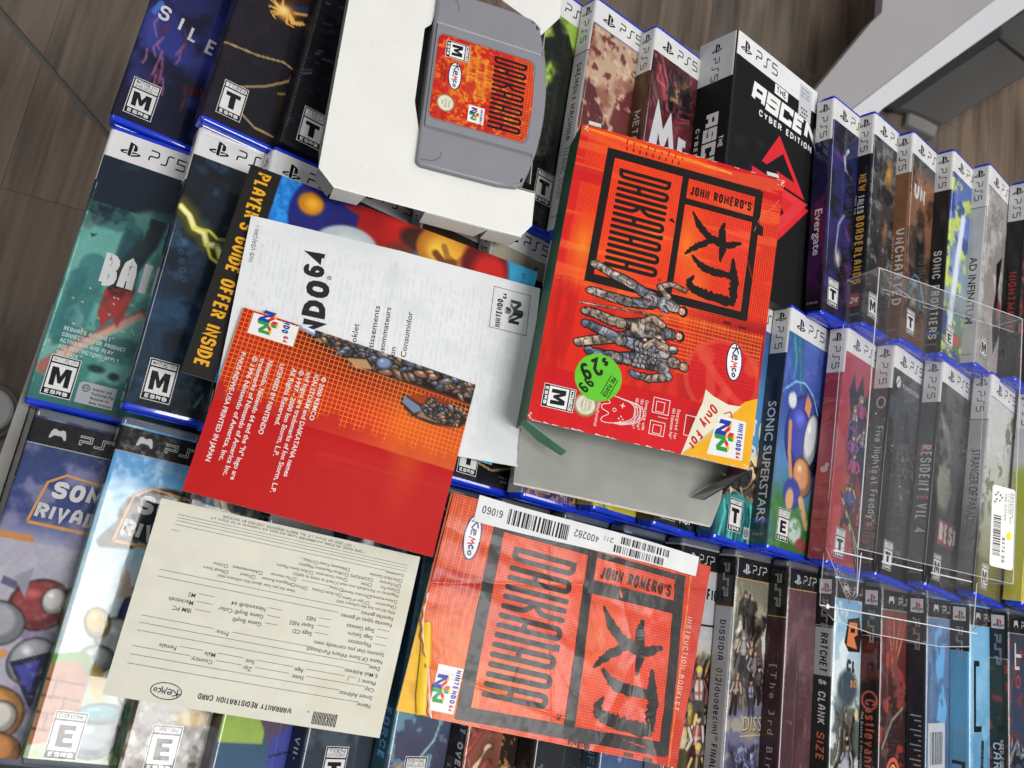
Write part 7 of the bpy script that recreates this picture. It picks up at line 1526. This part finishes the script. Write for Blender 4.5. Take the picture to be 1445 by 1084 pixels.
# peeled corner with the console name
P = Print(zb)
P.poly([(190, 93), (150, 128), (146, 136), (190, 136)], 'dca018', 1)
P.poly([(148, 102.7), (151, 108), (154, 118), (153.3, 126.5), (189.5, 93.3), (170, 98), (156, 102)], 'd6d0ba', 2)
P.poly([(153.3, 126.5), (189.5, 93.3), (178, 106)], 'b8ae90', 3)
P.text('Only For', 155, 107.5, 6, 'b8141c', .2, .55, rot=-22, sl=.3, layer=3, fit=30)
P.line([(160, 116), (158, 120), (162, 122), (166, 121)], .7, 'b8141c', 3); P.line([(163.5, 119), (167, 121), (164.5, 124)], .7, 'b8141c', 3)
P.poly([(161.4, 113), (186, 108.6), (185.4, 131), (162, 130.6)], 'd8d8d6', 4)
n64_logo(P, 173, 118, 19, 12, rot=0, layer=5); P.text('NINTENDO', 163.6, 125.8, 3.6, '1c2a90', .24, .62, layer=5, fit=16.5); P.text('64', 181, 126.4, 3, 'b82020', .24, .6, layer=5)
P.build('console_badge', M_CARDBOX, root)
P = Print(zb)
P.ell(156.4, 36.8, 14.2, 14.2, '5cb82c', 4, n=40)
for t_, x_, y_, h_, f_, w_ in (('$29', 146, 41.5, 8.4, 16, .2), ('99', 163, 33.5, 6, 8, .2)):
    pass
def stk(t, cu, cv_, w_, h_, rot_, wt_=.2):
    r_ = math.radians(rot_); dx, dy = math.cos(r_), math.sin(r_); P.text(t, cu - dx * w_ / 2 + dy * h_ / 2, cv_ - dy * w_ / 2 - dx * h_ / 2, h_, '18200f', wt_, .55, rot=rot_, layer=5, fit=w_)
stk('$', 146.2, 39.2, 3.6, 5.4, -56); stk('2', 150.6, 34.8, 5.4, 11, -56, .19); stk('9', 154.6, 28.8, 5.4, 10.5, -56, .19); stk('99', 162.4, 30.4, 8.5, 7, -35, .19); stk('PRE-PLAYED', 160.4, 44.2, 13, 3, -20, .2)
P.line([(153.4, 44.2), (165.8, 39.8)], .5, '18200f', 5); P.line([(155.4, 48.6), (167.6, 44.2)], .5, '18200f', 5)
P.build('price_sticker', M_CARDBOX, root)

# --- white card tray (insert) and grey cartridge
a3 = math.radians(3.0)
FI = frame((117, -30, 33), (math.cos(a3), math.sin(a3), 0), (-math.sin(a3), math.cos(a3), 0))
root = thing('cartridge_tray', 'white die-cut cardboard tray with chamfered corners holding the grey cartridge', 'cardboard tray', mat=FI)
out = [(8, -1), (120, -1), (126.5, 8), (125.7, 28.5), (55.5, 28), (45, 64), (44, 112), (47.5, 116), (50, 136), (58, 152), (70, 155), (116, 138), (116, 132), (128, 150), (127, 175), (118, 186), (8, 186), (-2, 176), (-2, 8)]
def slab(name, pts, z0, z1, mat):
    """concave outline"""
    n_ = len(pts); t = tessellate_polygon([[Vector((p[0], p[1], 0)) for p in pts]])
    V = [(x_, y_, z1) for x_, y_ in pts] + [(x_, y_, z0) for x_, y_ in pts]; F = []
    for f in t:
        A, B, D_ = [pts[i] for i in f]; cr = (B[0] - A[0]) * (D_[1] - A[1]) - (B[1] - A[1]) * (D_[0] - A[0]); f = tuple(f) if cr > 0 else tuple(f)[::-1]
        F += [f, tuple(n_ + i for i in f[::-1])]
    F += [(n_ + i, n_ + (i + 1) % n_, (i + 1) % n_, i) for i in range(n_)]
    return mesh_obj(name, V, F, mat, root)
slab('tray_face', out, -.7, 0, M_BOARDW)
P = Print(lambda x, y, h: (x, y, h * .5)); rnd = random.Random(31)
for k_ in range(26):
    a, b_ = (rnd.uniform(0, 40), rnd.uniform(5, 165)) if k_ % 2 else (rnd.uniform(5, 120), rnd.uniform(1, 26)); an = rnd.uniform(0, 3.14); l_ = rnd.uniform(.6, 3.5)
    P.line([(a, b_), (a + l_ * math.cos(an), b_ + l_ * math.sin(an))], rnd.uniform(.1, .22), rnd.choice(['b8b8b4', 'c2beb4', 'aeb0b2']), 1)
P.line([(8, -.6), (120, -.6)], .5, 'eaeae6', 1); P.line([(-1.6, 8), (8.2, -.6)], .4, 'eaeae6', 1.3); P.line([(120, -.6), (126.2, 8)], .4, 'eaeae6', 1.3)  # thin paler lines along the front edges
P.build('card_scuffs_edge_lines', M_MATTE, root)
def wallp(name, p, q, d0, d1, mat=M_BOARD, cut=3): board(name, [(p[0], p[1], -.7), (p[0] + (q[0] - p[0]) * .03, p[1] + (q[1] - p[1]) * .03, -d0), (q[0] + (p[0] - q[0]) * .1, q[1] + (p[1] - q[1]) * .1, -d1), (q[0], q[1], -.7)], mat, root, .6)
wallp('side_flap', (-2, 8), (8, -1), 17, 17); wallp('side_flap', (8, -1), (26, -1.2), 17, 16, M_BOARDW); wallp('side_flap', (61, -1.2), (100, -1.4), 17, 17, M_BOARDW); wallp('side_flap', (100, -1.4), (121, -1), 17, 18, M_BOARDW); wallp('side_flap', (120, -1), (126.5, 8), 17, 14, M_BOARD)  # chamfer flaps take the grey board as shade for facing away
wallp('side_flap', (-2, 176), (-2, 8), 16, 16); wallp('side_flap', (127, 150), (127, 175), 16, 16, M_BOARDW); wallp('side_flap', (126.5, 8), (126.5, 29), 14, 14); wallp('inner_wall', (126, 30), (54, 30), 15, 15); wallp('inner_wall', (119, 147), (122, 34), 20, 20, M_BOARD)
board('inner_floor', [(40, 28, -20), (124, 28, -20), (124, 152, -20), (40, 152, -20)], M_BOARD)
# wavy cut on the upper arm
a4 = math.radians(4.3)
FCt = frame((157.5, 112.5, 37.5), (math.sin(a4), -math.cos(a4), 0), (math.cos(a4), math.sin(a4), 0))
root = thing('game_cartridge', 'grey plastic game cartridge with a red label, sitting in the white tray', 'game cartridge', mat=FCt)
ol = [(0, 3), (0, 50), (1.5, 62), (4.5, 66.5)] + [(8 + 100 * i / 16, 67.5 + 7.8 * math.sin(math.pi * i / 16) ** .8) for i in range(17)] + [(111.5, 66.5), (114.5, 62), (116, 50), (116, 3), (115, 1), (113, 0), (3, 0), (1, 1)]
def cart_body():
    n_ = len(ol); V = []; cx, cy_ = 58, 36
    levels = [(-18, 1.0), (-2.2, 0), (-.9, .3), (-.25, .9), (0, 2.0)]
    for z, ins in levels:
        for i, (x_, y_) in enumerate(ol):
            p, q = ol[i - 1], ol[(i + 1) % n_]; dx, dy = q[0] - p[0], q[1] - p[1]; l = math.hypot(dx, dy); nx, ny = dy / l, -dx / l
            if (x_ - cx) * nx + (y_ - cy_) * ny < 0: nx, ny = -nx, -ny
            # side grips lie lower than the middle
            g = 1.2 * max(0, min(1, (24 - x_) / 3)) if x_ < 58 else 1.2 * max(0, min(1, (x_ - 92) / 3))
            V.append((x_ - nx * ins, y_ - ny * ins, z - (g if z > -3 else 0)))
    F = []
    for k_ in range(len(levels) - 1):
        for i in range(n_): F.append((k_ * n_ + (i + 1) % n_, k_ * n_ + i, (k_ + 1) * n_ + i, (k_ + 1) * n_ + (i + 1) % n_))
    return V, F, n_, levels
V, F, n_, lv = cart_body()
F = [f[::-1] for f in F]
mesh_obj('cartridge_shell', V, F, M_CARTG, root, smooth=True)
# top face built as three shaped faces: two lower grips and a raised middle
def yt(x_): return 67.5 + 7.8 * math.sin(math.pi * min(1, max(0, (x_ - 8) / 100))) ** .8 - 1.9 if 8 <= x_ <= 108 else (64 if 3 < x_ < 113 else 61)
xs_ = [2.0, 3.6, 5] + [7 + 1.8 * i for i in range(10)] + [24, 25.2] + [26 + 2.0 * i for i in range(33)] + [90.8, 92] + [94 + 1.8 * i for i in range(9)] + [111, 112.4, 114]
V = []; F = []
for x_ in xs_:
    z = -1.2 if x_ < 24 or x_ > 92 else (0 if 25.2 <= x_ <= 90.8 else -.6)
    if x_ in (24, 92): z = -1.55
    y1 = yt(x_) if 4 < x_ < 112 else {True: 60}.get(True)
    for j in range(9): V.append((x_, 2.0 + (y1 - 2.0) * j / 8, z + .02))
for i in range(len(xs_) - 1):
    for j in range(8): F.append((9 * i + j, 9 * i + 9 + j, 9 * i + 10 + j, 9 * i + 1 + j))
mesh_obj('front_face', V, F, M_CARTG, root)
P = Print(lambda x, y, h: (x, y, h * 1.0 - 1.15)); 
for (a, b_, w_, h_) in ((104, 2, 8, 12), (4, 2, 8, 12)): P.line(fillet([(a, b_ + h_, 0), (a + w_ * 1.0, b_ + h_, 1), (a + w_, b_, 0)], False, .4, 4), .5, '5c5d64', 1) if a > 50 else P.line(fillet([(a + w_, b_ + h_, 0), (a, b_ + h_, 1), (a, b_, 0)], False, .4, 4), .5, '5c5d64', 1)
P.build('grip_notches', M_CARTG if False else plain('cartridge_groove', '54555c', .6), root)
# label
def rrect(x0, y0, x1, y1, r, n_=6):
    o = []
    for cx, cy_, a0 in ((x1 - r, y1 - r, 0), (x0 + r, y1 - r, 90), (x0 + r, y0 + r, 180), (x1 - r, y0 + r, 270)):
        for k_ in range(n_ + 1): a = math.radians(a0 + 90 * k_ / n_); o.append((cx + r * math.cos(a), cy_ + r * math.sin(a)))
    return o
LX, LY = 31.0, 3.5
cl_ = Canvas(np.linspace(0, 54.5, 110), np.linspace(0, 63, 128)); cl_.grad([(0, 'b01410'), (30, 'b4180f'), (45, 'b01c10'), (63, 'ae100f')])
cl_.blob(30, 12, 26, 14, 'c8501c', 1, a=.8); cl_.noise('d87c18', 2.0, .56, .06, 4, .8); cl_.box(4, 50, 22, 37)
cl_.all()
rnd = random.Random(6)
for lv_, (yy, hw_) in enumerate(((20.5, 14), (26, 12.5), (31.5, 11))):
    cl_.line([(22 - hw_ - 2, yy + 1.2), (22 - hw_, yy), (22 + hw_, yy), (22 + hw_ + 2, yy + 1.2)], 1.3, 'd88a20', .6, .9); 
    for i in range(int(hw_ * 1.6)): cl_.line([(22 - hw_ + 1.3 * i, yy), (22 - hw_ + 1.3 * i, yy + 4.6)], .55, rnd.choice(['d88a20', 'e0a030', 'b8501a']), .6, .8)
cl_.noise('d87c18', 3, .6, .06, 24, .6); cl_.noise('ae1410', 7, .55, .08, 14, .7); cl_.box(0, 60, 37, 63).noise('b8200f', 9, .5, .1, 9); cl_.all()
cl_.A = np.where((cl_.Y > 50) | (cl_.X < -1), 0, 1.0)
# round the corners and arc the outer edge of the label
X, Y = cl_.X.copy(), cl_.Y.copy(); t = X / 54.5
top = 60.5 + 2.2 * np.sin(np.pi * np.clip(t, 0, 1)); rc_ = 4.0
dcx = np.minimum(X, 54.5 - X); ins = np.where(dcx < rc_, rc_ - np.sqrt(np.maximum(0, rc_ ** 2 - (rc_ - dcx) ** 2)), 0)
Yn = ins + (Y / 63) * (top - 2 * ins)
grid_obj('label_print', np.stack([X + LX, Yn + LY, np.full_like(X, .12)], -1), cl_.C, M_CART, root, alpha=cl_.A)
mesh_obj('label_recess', [(x_ + LX, y_ + LY, .05) for x_, y_ in rrect(-.8, -.8, 55.3, 62.6, 4.6)], [tuple(range(28))], plain('label_recess_grey', '6a6b72', .5), root)
P = Print(lambda x, y, h: (x + LX, y + LY, h + .1))
daikatana(P, 3.6, 35.6, 47, 21.4, 1.6, '12100f', layer=1); P.text('\u2122', 51, 56, 2.6, '12100f', rot=0)
esrb(P, 3.2, 5.4, 10.4, 'M', 'MATURE', h=14.2); kemco(P, 24.6, 12.6, 8.6, 3.9, 2, 1, '18184a', 'dcdcdc', 'b81818')
P.ell(43.2, 9, 5.4, 5.4, '8a8250', 1, n=30); P.ell(43.2, 9, 4.7, 4.7, 'd0ccba', 2, n=30)
for k_, t_ in enumerate(('Official', 'Nintendo', 'Seal')): P.text(t_, 43.2, 10.6 - 2 * k_, 1.1, '7a7248', .15, .6, al='c', layer=3)
P.rect(40, 23.2, 50.6, 33.2, 'dadada', 1); n64_logo(P, 45, 27, 8, 6, layer=2); P.text('NINTENDO', 41, 30.6, 1.6, '1c2a80', .24, .62, layer=2, fit=7.4); P.text('64', 48.8, 30.8, 1.3, 'b02020', .2, .6, layer=2)
for k_ in range(2): P.text('Licensed by Nintendo', 16, 6 - 2 * k_, 1, '2a1410', .14, .6, fit=14)
P.build('label_lettering', M_CARDBOX, root)

# --- clear protector box with price label
X0, X1, Y0, Y1, Z0, Z1_ = 499.0, 634.5, -162.0, 34.0, 5.0, 37.0
root = thing('clear_box_protector', 'empty clear plastic box protector with open bottom flaps and a white price label', 'clear plastic box', (X0, Y0, Z0))
W_, H_, D_ = X1 - X0, Y1 - Y0, Z1_ - Z0
def film(name, pts, mat=M_CLEAR): return mesh_obj(name, pts, [tuple(range(len(pts)))], mat, root)
def nsub(p, q, n_=14, sag=0, ax=2):
    o = []
    for i in range(n_ + 1):
        t = i / n_; v = [p[j] * (1 - t) + q[j] * t for j in range(3)]; v[ax] += sag * math.sin(math.pi * t); o.append(tuple(v))
    return o
film('front_sheet', [(0, 0, D_), (W_, 0, D_), (W_, H_, D_), (0, H_, D_)])
film('back_sheet', [(0, 0, 0), (0, H_, 0), (W_, H_, 0), (W_, 0, 0)])
film('side_sheet', [(0, 0, 0), (0, 0, D_), (0, H_, D_), (0, H_, 0)], M_HAZY); film('side_sheet', [(W_, 0, 0), (W_, H_, 0), (W_, H_, D_), (W_, 0, D_)])
film('top_sheet', [(0, H_, 0), (0, H_, D_), (W_, H_, D_), (W_, H_, 0)], M_HAZY)
film('tuck_flap', [(0, 0, 0), (-3, -38, 4), (8, -46, 5), (40, -50, 6), (100, -50, 6), (128, -46, 5), (W_, -36, 4), (W_, 0, 0)])
film('dust_flap', [(0, 0, 2), (0, 0, D_), (4, -30, D_ - 2), (14, -34, 12)]); film('dust_flap', [(W_, 0, 2), (W_, 0, D_), (W_ - 16, -30, D_ - 6), (W_ - 8, -34, 8)])
film('lock_flap', [(4, H_ - 1, D_ - .6), (W_ - 4, H_ - 1, D_ - .6), (W_ - 6, H_ - 12, D_ - 1.5), (6, H_ - 14, D_ - 1.5)])
def rod(name, pts, r, mat=M_CREASE):
    V = []; F = []; n_ = 5
    for i, p in enumerate(pts):
        a, b_ = Vector(pts[max(0, i - 1)]), Vector(pts[min(len(pts) - 1, i + 1)]); d = (b_ - a).normalized(); u_ = d.orthogonal().normalized(); v_ = d.cross(u_)
        for k_ in range(n_): an = 2 * math.pi * k_ / n_; q = Vector(p) + (u_ * math.cos(an) + v_ * math.sin(an)) * r; V.append(tuple(q))
    for i in range(len(pts) - 1):
        for k_ in range(n_): F.append((i * n_ + k_, i * n_ + (k_ + 1) % n_, (i + 1) * n_ + (k_ + 1) % n_, (i + 1) * n_ + k_))
    return mesh_obj(name, V, F, mat, root, smooth=True)
for p, q, r in (((0, 0, D_), (0, H_, D_), .45), ((W_, 0, D_), (W_, H_, D_), .4), ((0, 0, 0), (0, H_, 0), .25), ((W_, 0, 0), (W_, H_, 0), .25), ((0, H_, D_), (W_, H_, D_), .3), ((0, H_, 0), (W_, H_, 0), .25), ((0, H_, 0), (0, H_, D_), .3), ((W_, H_, 0), (W_, H_, D_), .3),
                ((0, 0, 0), (0, 0, D_), .25), ((W_, 0, 0), (W_, 0, D_), .4), ((0, 0, D_), (W_, 0, D_), .22)):
    rod('fold_crease', [p, q], r * 1.05)
M_BRIGHT = film_mat('highlight_film_crease', 0.9, gl=.2)  # near-white copy of the crease, with the highlight put into its colour
rod('fold_crease', [(0, 0, 0), (W_, 0, 0)], .55, M_BRIGHT); rod('fold_crease', [(-3, -38, 4), (W_, -36, 4)], .45, M_BRIGHT); rod('fold_crease', [(0, 0, 0), (-3, -38, 4), (8, -46, 5), (40, -50, 6), (100, -50, 6), (128, -46, 5)], .3)
rod('fold_crease', [(0, 0, D_), (4, -30, D_ - 2), (14, -34, 12), (0, 0, 2)], .25); rod('fold_crease', [(W_, 0, 2), (W_ - 8, -34, 8), (W_ - 16, -30, D_ - 6)], .35, M_BRIGHT); rod('fold_crease', [(4, -30, D_ - 2), (4, -2, D_ - 1)], .3, M_BRIGHT)
rod('fold_crease', [(6, H_ - 14, D_ - 1.5), (W_ - 6, H_ - 12, D_ - 1.5)], .2); rod('fold_crease', [(2, H_, D_), (10, H_ - 8, D_ - 1), (30, H_ - 13, D_ - 1.2)], .2)
disc('tape_dot', 3, -38, 1.6, 4.4, 5, M_BOARDW, root, .2, 12)
# price label
bl = rrect(0, 0, 21.6, 57, 2.2)
LX2, LY2 = W_ - 22.4, 9
mesh_obj('price_label', [(x_ + LX2, y_ + LY2, D_ + .15) for x_, y_ in bl] + [(x_ + LX2, y_ + LY2, D_ + .02) for x_, y_ in bl], [tuple(range(28)), tuple(range(28, 56))[::-1]], plain('label_paper', 'e0e0de', .5), root)
P = Print(lambda x, y, h: (x + LX2, y + LY2, D_ + .15 + h)); I2 = '2a2a2c'
P.text('Daikatana', 18.8, 54, 1.9, I2, .15, .6, rot=-90, fit=17); P.text('(Nintendo 64)', 16.6, 54, 1.9, I2, .13, .6, rot=-90, fit=22); P.text('010-2017-26043', 14.8, 53, 1.2, '5a5a5c', .13, .6, rot=-90, fit=14); P.text('-PRE-OWNED-', 11.6, 54, 1.9, I2, .13, .6, rot=-90, fit=22)
P.text('$474.99', 10.4, 21.5, 3, I2, .15, .6, rot=-90, fit=17.5)
bars2 = random.Random(2); a_ = 8.0
while a_ < 36: w_ = bars2.choice((.4, .4, .8, 1.1)); P.rect(2, a_, 9, a_ + w_, I2, 1); a_ += w_ + bars2.choice((.4, .5, .8))
P.poly([(14.5, 21.5), (16, 20.4), (18.6, 21), (19, 24), (17.8, 26.4), (15.6, 25.8), (14.6, 24)], 'e8d00c', 1)
for k_, (a, b_) in enumerate(((3, 50), (5, 52), (7.5, 50.5), (4, 47), (7, 46.5), (9, 49), (2.5, 45))): P.ell(a, b_, .9, .6, I2, 1, rot=k_, n=9); P.line([(a, b_), (a + 1.6, b_ + 1)], .3, I2, 1.2)
P.build('label_print', M_MATTE, root)
